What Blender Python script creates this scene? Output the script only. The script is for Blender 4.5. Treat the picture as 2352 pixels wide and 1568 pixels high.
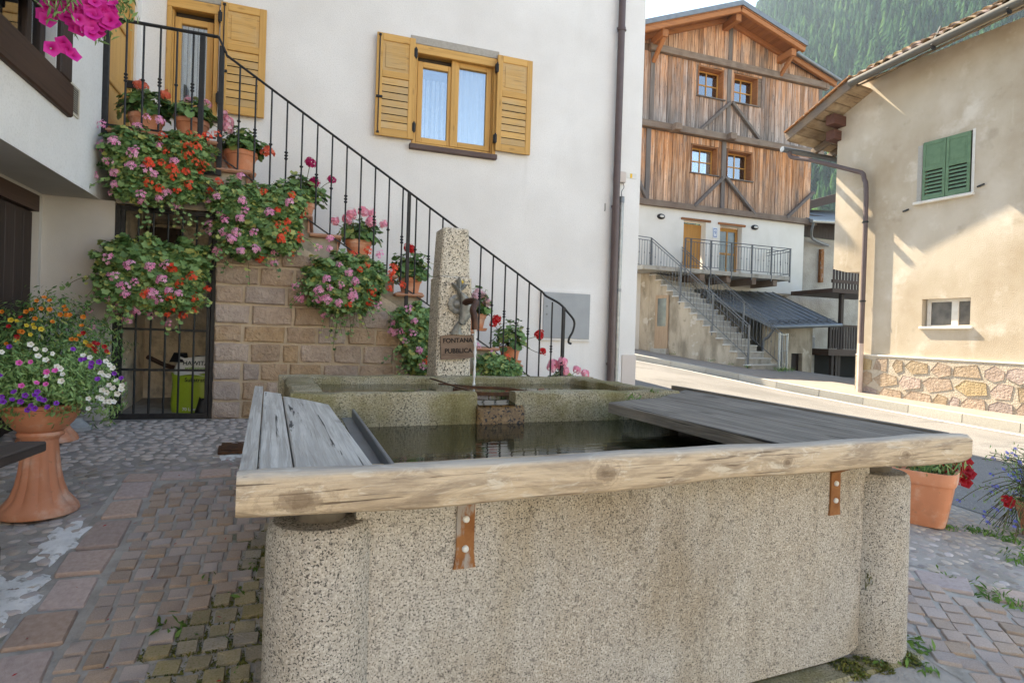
import bpy, bmesh, math, random
import numpy as np
from mathutils import Vector, Matrix
random.seed(7); RNG = np.random.default_rng(7)
for o in list(bpy.data.objects): bpy.data.objects.remove(o)
S = bpy.context.scene
COL = S.collection
rad = math.radians
# ------------------------------------------------------------------ camera
CAMZ = 1.3; FPX = 1330.0; ROLL, PITCH, YAW = rad(1.8), rad(-0.25), rad(21.5)
CAM = np.array([0, 0, CAMZ])
FW = np.array([math.sin(YAW)*math.cos(PITCH), math.cos(YAW)*math.cos(PITCH), math.sin(PITCH)])
RT = np.array([math.cos(YAW), -math.sin(YAW), 0.0]); UP = np.cross(RT, FW)
cd = bpy.data.cameras.new('camera'); cam = bpy.data.objects.new('camera', cd); COL.objects.link(cam)
_r = math.cos(ROLL)*RT + math.sin(ROLL)*UP; _u = -math.sin(ROLL)*RT + math.cos(ROLL)*UP
cam.matrix_world = Matrix(((_r[0], _u[0], -FW[0], 0), (_r[1], _u[1], -FW[1], 0), (_r[2], _u[2], -FW[2], CAMZ), (0, 0, 0, 1)))
cd.sensor_width = 36; cd.lens = 36*FPX/2352; cd.clip_start = 0.05; cd.clip_end = 6000
S.camera = cam
# ------------------------------------------------------------------ sky and sun
LDIR = Vector((0.34, -1.0, -1.15)).normalized()          # the way the sunlight travels
EL = math.asin(-LDIR.z); AZ = math.atan2(-LDIR.x, -LDIR.y)   # azimuth from +Y towards +X
W = bpy.data.worlds.new('World'); S.world = W; W.use_nodes = True
wn = W.node_tree.nodes; wl = W.node_tree.links
sky = wn.new('ShaderNodeTexSky'); sky.sky_type = 'NISHITA'; sky.sun_disc = False
sky.sun_elevation = EL; sky.sun_rotation = AZ; sky.air_density = 1.0; sky.dust_density = 0.25; sky.ozone_density = 1.0; sky.altitude = 1200
bg = wn['Background']; bg.inputs['Strength'].default_value = 0.15
wl.new(sky.outputs[0], bg.inputs[0])
sd = bpy.data.lights.new('sun', 'SUN'); sun = bpy.data.objects.new('sun', sd); COL.objects.link(sun)
sd.energy = 5.0; sd.angle = rad(0.53); sd.color = (1.0, 0.955, 0.89)
sun.rotation_euler = LDIR.to_track_quat('-Z', 'Y').to_euler()
S.view_settings.view_transform = 'Standard'; S.view_settings.look = 'None'; S.view_settings.gamma = 1.0
S.view_settings.use_curve_mapping = False
S.view_settings.exposure = 2.12
try:
    S.view_settings.use_white_balance = True
    S.view_settings.white_balance_temperature = 8200; S.view_settings.white_balance_tint = 8
except Exception as e: print('wb', e)
S.render.engine = 'CYCLES'
# ------------------------------------------------------------------ measuring helpers
def ray(px, py):
    ix = (px-1176)/FPX; iy = -(py-784)/FPX
    return FW + (ix*math.cos(ROLL)-iy*math.sin(ROLL))*RT + (ix*math.sin(ROLL)+iy*math.cos(ROLL))*UP
def at_z(px, py, z): d = ray(px, py); return CAM + d*((z-CAMZ)/d[2])
def at_y(px, py, y): d = ray(px, py); return CAM + d*(y/d[1])
def at_d(px, py, dep): return CAM + ray(px, py)*dep
class Fr:
    """upright frame of a building: x along its front, y into it, z up"""
    def __init__(s, o, deg):
        s.o = np.array(o, float); s.a = rad(deg)
        s.x = np.array([math.cos(s.a), math.sin(s.a), 0]); s.y = np.array([-math.sin(s.a), math.cos(s.a), 0])
    def _pl(s, px, py, q, n): d = ray(px, py); p = CAM + d*(np.dot(q-CAM, n)/np.dot(d, n)) - s.o; return np.array([p@s.x, p@s.y, p[2]])
    def pl(s, px, py, ly=0.0): return s._pl(px, py, s.o+s.y*ly, s.y)
    def plx(s, px, py, lx=0.0): return s._pl(px, py, s.o+s.x*lx, s.x)
    def w(s, l): return s.o + s.x*l[0] + s.y*l[1] + np.array([0, 0, l[2]])
    def loc(s, p): v = np.array(p, float)-s.o; return np.array([v@s.x, v@s.y, v[2]])
FF = Fr((-.091, 1.466, 0), 1.335)     # fountain
HF = Fr((4.3, 6.5, 0), -3.0)          # white house
WF = Fr((12.2, 16.47, 0), -2.1)       # timber house
RF = Fr((11.8, 7.27, 0), -85.2)       # plastered house
# ground height from surveyed spots (thin plate)
CP = np.array([(0,0,-.2),(4,0,-.2),(9,0,-.22),(-4,0,-.2),(-4,4,.3),(-4,8,.6),(2.5,1.75,0),(.1,1.7,0),(-.85,2.4,.1),(-1.15,3.8,.27),(-1.3,5.7,.5),(-.4,5.7,.5),(1.5,5.75,.5),(4.3,6.3,.46),(4.4,2.6,.1),(6,3.2,.08),(8,6,.12),(10.9,5.5,.05),(11.2,8.6,.2),(8,9,.45),(12,12,.42),(9,13.4,.8),(13.5,14.2,.5),(6,12,.9),(16,17,.5),(14,5,0.0),(14,10,.25),(9,18,1.2),(3,14,1.2)])
def _k(r2): return np.where(r2 > 1e-9, r2*np.log(np.maximum(r2, 1e-12)), 0)
_n = len(CP); _K = np.zeros((_n+3, _n+3)); _K[:_n,:_n] = _k(((CP[:,None,:2]-CP[None,:,:2])**2).sum(-1))+np.eye(_n)
_K[:_n,_n] = 1; _K[:_n,_n+1:] = CP[:,:2]; _K[_n,:_n] = 1; _K[_n+1:,:_n] = CP[:,:2].T
_S = np.linalg.solve(_K, np.r_[CP[:,2],0,0,0])
def g(x, y):
    x = min(max(x, -4.5), 17); y = min(max(y, -1.2), 19)
    return float(_k((CP[:,0]-x)**2+(CP[:,1]-y)**2)@_S[:_n]+_S[_n]+_S[_n+1]*x+_S[_n+2]*y)
def on_ground(px, py):
    d = ray(px, py); t = .5; q = CAM
    while t < 60:
        q = CAM+d*t
        if q[2] < g(q[0], q[1]): break
        t += .02
    return q
# ------------------------------------------------------------------ objects and meshes
def tag(o, label=None, cat=None, group=None, kind=None):
    if label: o['label'] = label
    if cat: o['category'] = cat
    if group: o['group'] = group
    if kind: o['kind'] = kind
    return o
def thing(name, label, cat, loc=(0,0,0), rz=0.0, group=None, parent=None):
    o = bpy.data.objects.new(name, None); COL.objects.link(o); o.empty_display_size = .1
    o.location = loc; o.rotation_euler = (0, 0, rz)
    return tag(o, label, cat, group)
def fthing(name, fr, label, cat, group=None): return thing(name, label, cat, tuple(fr.o), fr.a, group)
def put(name, mesh, parent=None, loc=None, rot=None, scale=None):
    o = bpy.data.objects.new(name, mesh); COL.objects.link(o)
    if parent: o.parent = parent
    if loc is not None: o.location = loc
    if rot is not None: o.rotation_euler = rot
    if scale is not None: o.scale = (scale,)*3 if isinstance(scale, (int, float)) else scale
    return o
class MB:
    """collects solids, builds them as one mesh"""
    def __init__(s): s.v = []; s.f = []
    def add(s, vs, fs):
        n = len(s.v); s.v += [tuple(map(float, p)) for p in vs]; s.f += [tuple(i+n for i in f) for f in fs]; return s
    def hexa(s, p):      # 8 corners: bottom ring 0-3, top ring 4-7 (counter-clockwise from above)
        return s.add(p, [(3,2,1,0),(4,5,6,7),(0,1,5,4),(1,2,6,5),(2,3,7,6),(3,0,4,7)])
    def box(s, x0, x1, y0, y1, z0, z1, ch=0.0, M=None):
        if x0 > x1: x0, x1 = x1, x0
        if y0 > y1: y0, y1 = y1, y0
        if z0 > z1: z0, z1 = z1, z0
        if ch <= 0:
            p = [(x0,y0,z0),(x1,y0,z0),(x1,y1,z0),(x0,y1,z0),(x0,y0,z1),(x1,y0,z1),(x1,y1,z1),(x0,y1,z1)]
            if M is not None: p = [M@Vector(q) for q in p]
            return s.hexa(p)
        c = ((x0+x1)/2, (y0+y1)/2, (z0+z1)/2); h = ((x1-x0)/2, (y1-y0)/2, (z1-z0)/2); ch = min(ch, min(h)*.9)
        vs = []; idx = {}
        for sx in (-1,1):
            for sy in (-1,1):
                for sz in (-1,1):
                    for a in range(3):
                        q = [sx*h[0], sy*h[1], sz*h[2]]
                        sg = (sx, sy, sz)
                        for b in range(3):
                            if b != a: q[b] -= sg[b]*ch
                        idx[(sx,sy,sz,a)] = len(vs); vs.append([c[i]+q[i] for i in range(3)])
        fs = []
        for a in range(3):
            b, d = (a+1)%3, (a+2)%3
            for sa in (-1,1):
                def K(sb, sd, ax=a, sa_=sa):
                    k = [0,0,0]; k[a] = sa_; k[b] = sb; k[d] = sd; return idx[(k[0],k[1],k[2],ax)]
                q = [K(-1,-1), K(1,-1), K(1,1), K(-1,1)]
                fs.append(q if sa > 0 else q[::-1])
            for sb in (-1,1):
                for sd in (-1,1):     # edge along axis a
                    def K2(sa, ax):
                        k = [0,0,0]; k[a] = sa; k[b] = sb; k[d] = sd; return idx[(k[0],k[1],k[2],ax)]
                    fs.append([K2(-1,b), K2(1,b), K2(1,d), K2(-1,d)])
        for sx in (-1,1):
            for sy in (-1,1):
                for sz in (-1,1): fs.append([idx[(sx,sy,sz,0)], idx[(sx,sy,sz,1)], idx[(sx,sy,sz,2)]])
        out = []
        for f in fs:
            P = [np.array(vs[i])-np.array(c) for i in f]
            nn = np.cross(P[1]-P[0], P[2]-P[0])
            out.append(tuple(f) if nn@sum(P) > 0 else tuple(f[::-1]))
        if M is not None: vs = [M@Vector(q) for q in vs]
        return s.add(vs, out)
    def bar(s, a, b, w, h, up=(0,0,1), ch=0.0, ext=0.0):
        a, b = Vector(a), Vector(b); d = b-a; L = d.length; d.normalize()
        u = Vector(up); sd = d.cross(u)
        if sd.length < 1e-6: sd = d.cross(Vector((0,1,0)))
        sd.normalize(); u = sd.cross(d)
        M = Matrix(((d.x, sd.x, u.x, a.x), (d.y, sd.y, u.y, a.y), (d.z, sd.z, u.z, a.z), (0,0,0,1)))
        return s.box(-ext, L+ext, -w/2, w/2, -h/2, h/2, ch, M)
    def tube(s, pts, r, n=8, caps=True):
        pts = [Vector(p) for p in pts]; m = len(pts); rs = r if isinstance(r, (list, tuple)) else [r]*m
        base = len(s.v); prev = None
        for i, p in enumerate(pts):
            d = (pts[min(i+1, m-1)]-pts[max(i-1, 0)]).normalized()
            if prev is None:
                t = Vector((0,0,1)) if abs(d.z) < .9 else Vector((1,0,0)); a = d.cross(t).normalized()
            else: a = (prev-d*prev.dot(d)).normalized()
            prev = a; b = d.cross(a)
            for k in range(n):
                q = p+(a*math.cos(2*math.pi*k/n)+b*math.sin(2*math.pi*k/n))*rs[i]; s.v.append(tuple(q))
        for i in range(m-1):
            for k in range(n):
                k2 = (k+1)%n; s.f.append((base+i*n+k, base+i*n+k2, base+(i+1)*n+k2, base+(i+1)*n+k))
        if caps: s.f.append(tuple(base+k for k in range(n))[::-1]); s.f.append(tuple(base+(m-1)*n+k for k in range(n)))
        return s
    def lathe(s, prof, n=20, c=(0,0,0), sx=1.0, sy=1.0, caps=True, mod=None):
        base = len(s.v); m = len(prof)
        for i, (r, z) in enumerate(prof):
            for k in range(n):
                t = 2*math.pi*k/n; rr = r*(mod(t, i) if mod else 1); s.v.append((c[0]+rr*sx*math.cos(t), c[1]+rr*sy*math.sin(t), c[2]+z))
        for i in range(m-1):
            for k in range(n):
                k2 = (k+1)%n; s.f.append((base+i*n+k, base+i*n+k2, base+(i+1)*n+k2, base+(i+1)*n+k))
        if caps: s.f.append(tuple(base+k for k in range(n))[::-1]); s.f.append(tuple(base+(m-1)*n+k for k in range(n)))
        return s
    def prism(s, poly, a0, a1, axis='z', ch=0.0):
        """polygon (counter-clockwise in u,v) pushed along an axis; x:(y,z) y:(x,z) z:(x,y)"""
        n = len(poly)
        ar = sum(poly[i][0]*poly[(i+1)%n][1]-poly[(i+1)%n][0]*poly[i][1] for i in range(n))
        if ar < 0: poly = poly[::-1]
        def P(u, v, a): return {'z':(u,v,a), 'y':(u,a,v), 'x':(a,u,v)}[axis]
        flip = axis == 'y'
        cu = sum(p[0] for p in poly)/n; cv = sum(p[1] for p in poly)/n
        def shr(p):
            du, dv = cu-p[0], cv-p[1]; L = math.hypot(du, dv) or 1; k = min(ch*1.3/L, .45); return (p[0]+du*k, p[1]+dv*k)
        rings = [[P(*q, a0) for q in poly], [P(*q, a1-ch) for q in poly]] if ch >= 0 else []
        if ch > 0: rings.append([P(*shr(q), a1) for q in poly])
        vs = [q for r in rings for q in r]; fs = []
        for i in range(len(rings)-1):
            for k in range(n):
                k2 = (k+1)%n; fs.append((i*n+k, i*n+k2, (i+1)*n+k2, (i+1)*n+k))
        fs.append(tuple(range(n))[::-1]); fs.append(tuple((len(rings)-1)*n+k for k in range(n)))
        neg = (a1 < a0) != flip
        if neg: fs = [f[::-1] for f in fs]
        return s.add(vs, fs)
    def quad(s, a, b, c, d): return s.add([a,b,c,d], [(0,1,2,3)])
    def mesh(s, name, mat=None, smooth=None):
        me = bpy.data.meshes.new(name); me.from_pydata(s.v, [], s.f); me.update()
        if mat: me.materials.append(mat)
        if smooth is not None:
            me.polygons.foreach_set('use_smooth', [True]*len(me.polygons))
            if smooth < 180: me.set_sharp_from_angle(angle=rad(smooth))
        return me
    def build(s, name, mat=None, parent=None, smooth=None, **k): return put(name, s.mesh(name, mat, smooth), parent, **k)
def np_mesh(name, V, Fidx, mat=None, rnd=None, smooth=False):
    """triangle mesh from arrays, with a per-vertex value 'rnd' for colour variety"""
    me = bpy.data.meshes.new(name); nf = len(Fidx)
    me.vertices.add(len(V)); me.vertices.foreach_set('co', np.asarray(V, np.float32).ravel())
    me.loops.add(nf*3); me.loops.foreach_set('vertex_index', np.asarray(Fidx, np.int32).ravel())
    me.polygons.add(nf); me.polygons.foreach_set('loop_start', np.arange(0, nf*3, 3, dtype=np.int32))
    me.polygons.foreach_set('loop_total', np.full(nf, 3, np.int32))
    if smooth: me.polygons.foreach_set('use_smooth', np.ones(nf, bool))
    if rnd is not None:
        a = me.attributes.new('rnd', 'FLOAT', 'POINT'); a.data.foreach_set('value', np.asarray(rnd, np.float32))
    me.update(); me.validate()
    if mat: me.materials.append(mat)
    return me
# ------------------------------------------------------------------ materials
def lin(r, g_, b): return tuple((c/255/12.92 if c/255 <= .04045 else ((c/255+.055)/1.055)**2.4) for c in (r, g_, b))
class NT:
    def __init__(s, name):
        s.m = bpy.data.materials.new(name); s.m.use_nodes = True; s.t = s.m.node_tree; s.N = s.t.nodes; s.L = s.t.links
        s.b = s.N['Principled BSDF']; s.out = s.N['Material Output']
        s.tc = s.N.new('ShaderNodeTexCoord'); s.co = s.tc.outputs['Object']
    def link(s, a, b): s.L.new(a, b)
    def rand_off(s):
        oi = s.N.new('ShaderNodeObjectInfo'); s.oi = oi
        m = s.N.new('ShaderNodeMath'); m.operation = 'MULTIPLY'; m.inputs[1].default_value = 37.0; s.link(oi.outputs['Random'], m.inputs[0])
        a = s.N.new('ShaderNodeVectorMath'); a.operation = 'ADD'; s.link(s.co, a.inputs[0]); s.link(m.outputs[0], a.inputs[1]); s.co = a.outputs[0]
    def noise(s, scale, det=4, rough=.55, dist=0.0, kind='noise'):
        mp = s.N.new('ShaderNodeMapping'); s.link(s.co, mp.inputs[0])
        sc = scale if isinstance(scale, (tuple, list)) else (scale,)*3
        mp.inputs['Scale'].default_value = sc
        if kind == 'voronoi':
            n = s.N.new('ShaderNodeTexVoronoi'); n.inputs['Scale'].default_value = 1; s.link(mp.outputs[0], n.inputs['Vector']); return n.outputs['Distance']
        n = s.N.new('ShaderNodeTexNoise'); n.inputs['Scale'].default_value = 1; n.inputs['Detail'].default_value = det
        n.inputs['Roughness'].default_value = rough; n.inputs['Distortion'].default_value = dist
        s.link(mp.outputs[0], n.inputs['Vector']); return n.outputs['Fac']
    def ramp(s, f, lo, hi):
        r = s.N.new('ShaderNodeMapRange'); r.inputs['From Min'].default_value = lo; r.inputs['From Max'].default_value = hi; r.clamp = True
        s.link(f, r.inputs['Value']); return r.outputs['Result']
    def mul(s, a, b):
        m = s.N.new('ShaderNodeMath'); m.operation = 'MULTIPLY'
        for i, q in enumerate((a, b)):
            if isinstance(q, (int, float)): m.inputs[i].default_value = q
            else: s.link(q, m.inputs[i])
        return m.outputs[0]
    def mix(s, f, a, b, mode='MIX'):
        m = s.N.new('ShaderNodeMix'); m.data_type = 'RGBA'; m.blend_type = mode
        if isinstance(f, (int, float)): m.inputs[0].default_value = f
        else: s.link(f, m.inputs[0])
        for i, q in ((6, a), (7, b)):
            if isinstance(q, tuple): m.inputs[i].default_value = (*q[:3], 1)
            else: s.link(q, m.inputs[i])
        return m.outputs[2]
    def sep(s, k):
        x = s.N.new('ShaderNodeSeparateXYZ'); s.link(s.tc.outputs['Object'], x.inputs[0]); return x.outputs[k]
    def bump(s, h, strength, dist=.01):
        b = s.N.new('ShaderNodeBump'); b.inputs['Strength'].default_value = strength; b.inputs['Distance'].default_value = dist
        s.link(h, b.inputs['Height'])
        if s.b.inputs['Normal'].is_linked: s.link(s.b.inputs['Normal'].links[0].from_socket, b.inputs['Normal'])
        s.link(b.outputs[0], s.b.inputs['Normal'])
    def col(s, c):
        if isinstance(c, tuple): s.b.inputs['Base Color'].default_value = (*c[:3], 1)
        else: s.link(c, s.b.inputs['Base Color'])
    def set(s, rough=.8, metal=0.0, spec=.3, ior=None, trans=None):
        s.b.inputs['Roughness'].default_value = rough; s.b.inputs['Metallic'].default_value = metal
        s.b.inputs['Specular IOR Level'].default_value = spec
        if ior: s.b.inputs['IOR'].default_value = ior
        return s.m
def mat(name, base, var=None, vs=3.0, lo=.35, hi=.65, det=5, rough=.85, metal=0.0, spec=.3, bump=0.0, bs=60.0, bd=.004, rnd=0.0, layers=(), hue=0.0):
    n = NT(name)
    if rnd or hue: n.rand_off()
    c = base
    if var is not None: c = n.mix(n.ramp(n.noise(vs, det), lo, hi), base, var)
    for L in layers:       # (colour, scale, lo, hi, amount[, kind])
        f = n.ramp(n.noise(L[1], 6, .6, kind=L[5] if len(L) > 5 else 'noise'), L[2], L[3]); c = n.mix(n.mul(f, L[4]), c, L[0])
    if rnd or hue:
        h = n.N.new('ShaderNodeHueSaturation')
        if isinstance(c, tuple): h.inputs['Color'].default_value = (*c, 1)
        else: n.link(c, h.inputs['Color'])
        mr = n.N.new('ShaderNodeMapRange'); mr.inputs['To Min'].default_value = 1-rnd; mr.inputs['To Max'].default_value = 1+rnd
        n.link(n.oi.outputs['Random'], mr.inputs['Value']); n.link(mr.outputs[0], h.inputs['Value'])
        if hue:
            wn_ = n.N.new('ShaderNodeTexWhiteNoise'); wn_.noise_dimensions = '1D'; n.link(n.oi.outputs['Random'], wn_.inputs['W'])
            m2 = n.N.new('ShaderNodeMapRange'); m2.inputs['To Min'].default_value = .5-hue; m2.inputs['To Max'].default_value = .5+hue
            n.link(wn_.outputs['Value'], m2.inputs['Value']); n.link(m2.outputs[0], h.inputs['Hue'])
            m3 = n.N.new('ShaderNodeMapRange'); m3.inputs['To Min'].default_value = .65; m3.inputs['To Max'].default_value = 1.35
            n.link(wn_.outputs['Value'], m3.inputs['Value']); n.link(m3.outputs[0], h.inputs['Saturation'])
        c = h.outputs[0]
    n.col(c)
    if bump:
        n.bump(n.noise(bs, 5, .6), bump, bd)
    return n.set(rough, metal, spec)
def wood(name, c1, c2, dark, axis, along=1.2, across=28.0, rough=.75, rnd=.12, bump=.35, grey=None, cracks=.5, hue=0.0, knots=0.0, bd=.004):
    """streaky boards; axis = grain direction in the object's own space"""
    n = NT(name); n.rand_off()
    sc = [across]*3; sc['xyz'.index(axis)] = along
    warp = [3.0]*3
    f1 = n.noise(tuple(sc), 6, .6, .6); c = n.mix(n.ramp(f1, .32, .68), c1, c2)
    sc2 = [across*2.2]*3; sc2['xyz'.index(axis)] = along*1.4
    f2 = n.noise(tuple(sc2), 3, .6, .3); c = n.mix(n.mul(n.ramp(f2, .56, .7), cracks), c, dark)
    if grey:
        f3 = n.noise(2.2, 5, .6); c = n.mix(n.mul(n.ramp(f3, .4, .65), .8), c, grey)
    if knots:
        kv = [9.0]*3; kv['xyz'.index(axis)] = 3.2
        f4 = n.noise(tuple(kv), 0, kind='voronoi'); c = n.mix(n.mul(n.ramp(f4, .16, .06), knots), c, dark)
    h = n.N.new('ShaderNodeHueSaturation'); n.link(c, h.inputs['Color'])
    mr = n.N.new('ShaderNodeMapRange'); mr.inputs['To Min'].default_value = 1-rnd; mr.inputs['To Max'].default_value = 1+rnd
    n.link(n.oi.outputs['Random'], mr.inputs['Value']); n.link(mr.outputs[0], h.inputs['Value'])
    n.col(h.outputs[0]); n.bump(f1, bump, bd); n.bump(f2, bump, bd*.6)
    return n.set(rough, 0, .25)
def plankmat(name, c1, c2, c3, dark, axis, rnd=.1, k=1.0):
    """grey weathered board: broad bands, fine grain, open checks"""
    n = NT(name); n.rand_off(); A = 'xyz'.index(axis)
    def sc(along, across): v = [across*k]*3; v[A] = along; return tuple(v)
    f1 = n.noise(sc(.8,16), 5, .6, 1.2); c = n.mix(n.ramp(f1, .34, .66), c1, c2); c = n.mix(n.mul(n.ramp(n.noise(sc(1.6,60), 5, .65, .6), .46, .62), .75), c, c3)
    f2 = n.noise(sc(1.1,34), 4, .6, .8); c = n.mix(n.mul(n.ramp(f2, .625, .66), .95), c, dark); kn = n.noise(sc(1.9,6), 0, kind='voronoi'); c = n.mix(n.mul(n.ramp(kn, .16, .07), .7), c, dark)
    c = n.mix(n.mul(n.ramp(n.noise(2.3, 5), .48, .68), .5), c, c2)
    h = n.N.new('ShaderNodeHueSaturation'); n.link(c, h.inputs['Color']); mr = n.N.new('ShaderNodeMapRange'); mr.inputs['To Min'].default_value = 1-rnd; mr.inputs['To Max'].default_value = 1+rnd
    n.link(n.oi.outputs['Random'], mr.inputs['Value']); n.link(mr.outputs[0], h.inputs['Value']); n.col(h.outputs[0]); n.bump(f1, .5, .006); n.bump(f2, .9, .008); return n.set(.85, 0, .2)
def granite(name, light, tan, dark, moss=None, mossamt=0.0, sc=105.0, dk=.85, stain=None, rough=.8, wet=None):
    n = NT(name)
    c = n.mix(n.ramp(n.noise(1.7, 5), .35, .65), light, tan)
    c = n.mix(n.mul(n.ramp(n.noise(sc*.8, 2, .5), .5, .62), .55), c, tuple(min(1, k*1.55) for k in light))
    c = n.mix(n.mul(n.ramp(n.noise(sc*.6, 2, .5), .56, .66), .6), c, tan)
    f = n.noise(sc, 2, .5); c = n.mix(n.mul(n.ramp(f, .56, .62), dk), c, dark)
    c = n.mix(n.mul(n.ramp(n.noise(sc*.33, 3, .6), .58, .66), dk*.55), c, dark)
    if stain: c = n.mix(n.mul(n.ramp(n.noise((2.2, 2.2, .9), 6, .65), .47, .66), stain[1]), c, stain[0], 'MULTIPLY')
    if stain:
        c = n.mix(n.mul(n.ramp(n.noise((7, 7, .8), 6, .7, .4), .52, .70), stain[1]*.4), c, tuple(k*.75 for k in stain[0]), 'MULTIPLY'); c = n.mix(n.mul(n.ramp(n.noise(.9, 6, .65), .50, .66), .5), c, (1.12,1.08,1.0), 'MULTIPLY')
    if moss: c = n.mix(n.mul(n.ramp(n.noise(3.4, 7, .65), .42, .62), mossamt), c, moss)
    n.col(c); n.bump(f, .25, .003); n.bump(n.noise(14, 5), .25, .006)
    return n.set(rough, 0, .35)
def leafmat(name, c1, c2, c3=None, tr=.28, rough=.5):
    n = NT(name)
    at = n.N.new('ShaderNodeAttribute'); at.attribute_name = 'rnd'
    c = n.mix(at.outputs['Fac'], c1, c2)
    if c3: c = n.mix(n.ramp(at.outputs['Fac'], .86, .9), c, c3)
    n.col(c); n.set(rough, 0, .4)
    t = n.N.new('ShaderNodeBsdfTranslucent')
    if isinstance(c, tuple): t.inputs[0].default_value = (*c, 1)
    else: n.link(c, t.inputs[0])
    mx = n.N.new('ShaderNodeMixShader'); mx.inputs[0].default_value = tr
    n.link(n.b.outputs[0], mx.inputs[1]); n.link(t.outputs[0], mx.inputs[2]); n.link(mx.outputs[0], n.out.inputs[0])
    return n.m
def petalmat(name, c, c2=None, tr=.3):
    return leafmat(name, c, c2 or tuple(min(1, k*1.25+.02) for k in c), None, tr, .55)
def glassmat(name, tint=(.02,.025,.03), refl=.3, clear=.55):
    n = NT(name); t = n.N.new('ShaderNodeBsdfTransparent'); t.inputs[0].default_value = (.82,.86,.88,1)
    gl = n.N.new('ShaderNodeBsdfGlossy'); gl.inputs['Roughness'].default_value = .02; gl.inputs[0].default_value = (.95,.97,1,1)
    fr = n.N.new('ShaderNodeFresnel'); fr.inputs[0].default_value = 1.5
    ad = n.N.new('ShaderNodeMath'); ad.operation = 'ADD'; ad.use_clamp = True; ad.inputs[1].default_value = refl; n.link(fr.outputs[0], ad.inputs[0])
    m1 = n.N.new('ShaderNodeMixShader'); n.link(ad.outputs[0], m1.inputs[0]); n.link(t.outputs[0], m1.inputs[1]); n.link(gl.outputs[0], m1.inputs[2])
    n.link(m1.outputs[0], n.out.inputs[0]); return n.m
M = {}
M['plaster'] = mat('white_plaster', (.68,.66,.64), (.77,.755,.74), 1.1, bump=.6, bs=95, bd=.005, layers=(((.56,.54,.52), (.9,.9,.35), .56, .75, .4), ((.60,.58,.56), 70, .50, .64, .45), ((.50,.48,.45), (3.5,3.5,.5), .64, .76, .25)))
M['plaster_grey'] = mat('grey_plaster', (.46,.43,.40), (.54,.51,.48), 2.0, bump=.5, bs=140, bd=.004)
M['plinth'] = mat('plinth_paint', (.55,.48,.44), (.6,.53,.49), 2, bump=.25, bs=120, bd=.003)
M['terracotta'] = mat('terracotta', (.60,.235,.125), (.66,.28,.155), 5, rough=.7, bump=.1, bs=90, rnd=.08, layers=(((.76,.56,.45), 5, .52, .68, .65), ((.36,.16,.10), 3, .54, .70, .55), ((.30,.16,.10), 40, .62, .7, .4),))
M['tile_nose'] = mat('terracotta_tread', (.38,.19,.12), (.46,.24,.155), 6, rough=.7, bump=.2, bs=80, rnd=.1, layers=(((.16,.10,.07), 9, .55, .75, .6),))
M['iron'] = mat('black_iron', (.011,.011,.012), (.02,.02,.021), 30, rough=.5, spec=.35, bump=.15, bs=150, bd=.001, layers=(((.06,.05,.04), 38, .66, .74, .4),))
M['steel'] = mat('painted_steel', (.075,.08,.09), (.10,.105,.115), 12, rough=.4, spec=.5)
M['galv'] = mat('galvanised', (.30,.31,.31), (.38,.39,.39), 20, rough=.45, metal=.6, layers=(((.22,.20,.18), 9, .55, .7, .5),))
M['zinc'] = mat('zinc_sheet', (.17,.185,.20), (.21,.225,.24), 6, rough=.45, metal=.5)
M['pipe_brown'] = mat('brown_pipe', (.10,.07,.068), (.12,.085,.082), 8, rough=.45, spec=.4)
M['rust'] = mat('rusty_strap', (.20,.075,.025), (.30,.13,.05), 18, rough=.85, bump=.3, bs=120, bd=.002, layers=(((.33,.32,.30), (14,14,5), .56, .62, .8),))
M['rusty_iron'] = mat('rusty_ring', (.055,.028,.016), (.12,.05,.02), 25, rough=.7, bump=.2, bs=150, bd=.002)
M['bronze'] = mat('aged_bronze', (.20,.20,.185), (.28,.28,.26), 20, rough=.45, metal=.35, layers=(((.06,.045,.03), 30, .5, .7, .6),))
M['gilt'] = mat('gilt', (.62,.42,.07), (.7,.5,.12), 30, rough=.4, metal=.5)
M['pipe_iron'] = mat('brown_iron', (.055,.03,.022), (.10,.05,.035), 20, rough=.4, metal=.5)
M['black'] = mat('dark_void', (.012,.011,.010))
M['white_paint'] = mat('white_paint', (.72,.71,.68), (.62,.61,.58), 9, rough=.7)
M['rubber'] = mat('black_plastic', (.012,.012,.013), rough=.4)
# ================================================================== ground, road, pavement
M['asphalt'] = mat('pale_asphalt', (.155,.148,.142), (.20,.19,.182), 60, lo=.4, hi=.6, rough=.9, bump=.6, bs=90, bd=.006, layers=(((.32,.305,.29), 75, .55, .65, .8), ((.06,.06,.06), 60, .60, .68, .7), ((.11,.105,.10), .6, .48, .66, .6), ((.09,.088,.085), (.7,2.5,1), .58, .66, .5)))
M['soil'] = mat('gravelly_soil', (.25,.23,.20), (.32,.295,.26), 2, bump=.5, bs=30, bd=.01)
M['mortar'] = mat('courtyard_mortar', (.30,.27,.24), (.38,.345,.31), 9, bump=.7, bs=60, bd=.01, layers=(((.20,.175,.14), 3.1, .5, .7, .5), ((.10,.105,.03), 2.3, .62, .72, .6)))
M['joint'] = mat('joint_mortar_grey', (.33,.30,.265), (.44,.405,.365), 12, bump=.8, bs=60, bd=.01, layers=(((.22,.20,.17), 5, .52, .68, .6), ((.10,.11,.03), 3.1, .60, .70, .8)))
M['lime'] = mat('lime_mortar', (.80,.79,.77), (.64,.63,.61), 14, bump=.7, bs=70, bd=.01, layers=(((.20,.18,.15), 22, .55, .68, .8),))
M['sett'] = mat('porphyry_sett', (.43,.335,.285), (.52,.42,.365), 18, bump=.7, bs=60, bd=.008, rnd=.13, hue=.010, layers=(((.21,.18,.16), 30, .58, .7, .5),))
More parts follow.
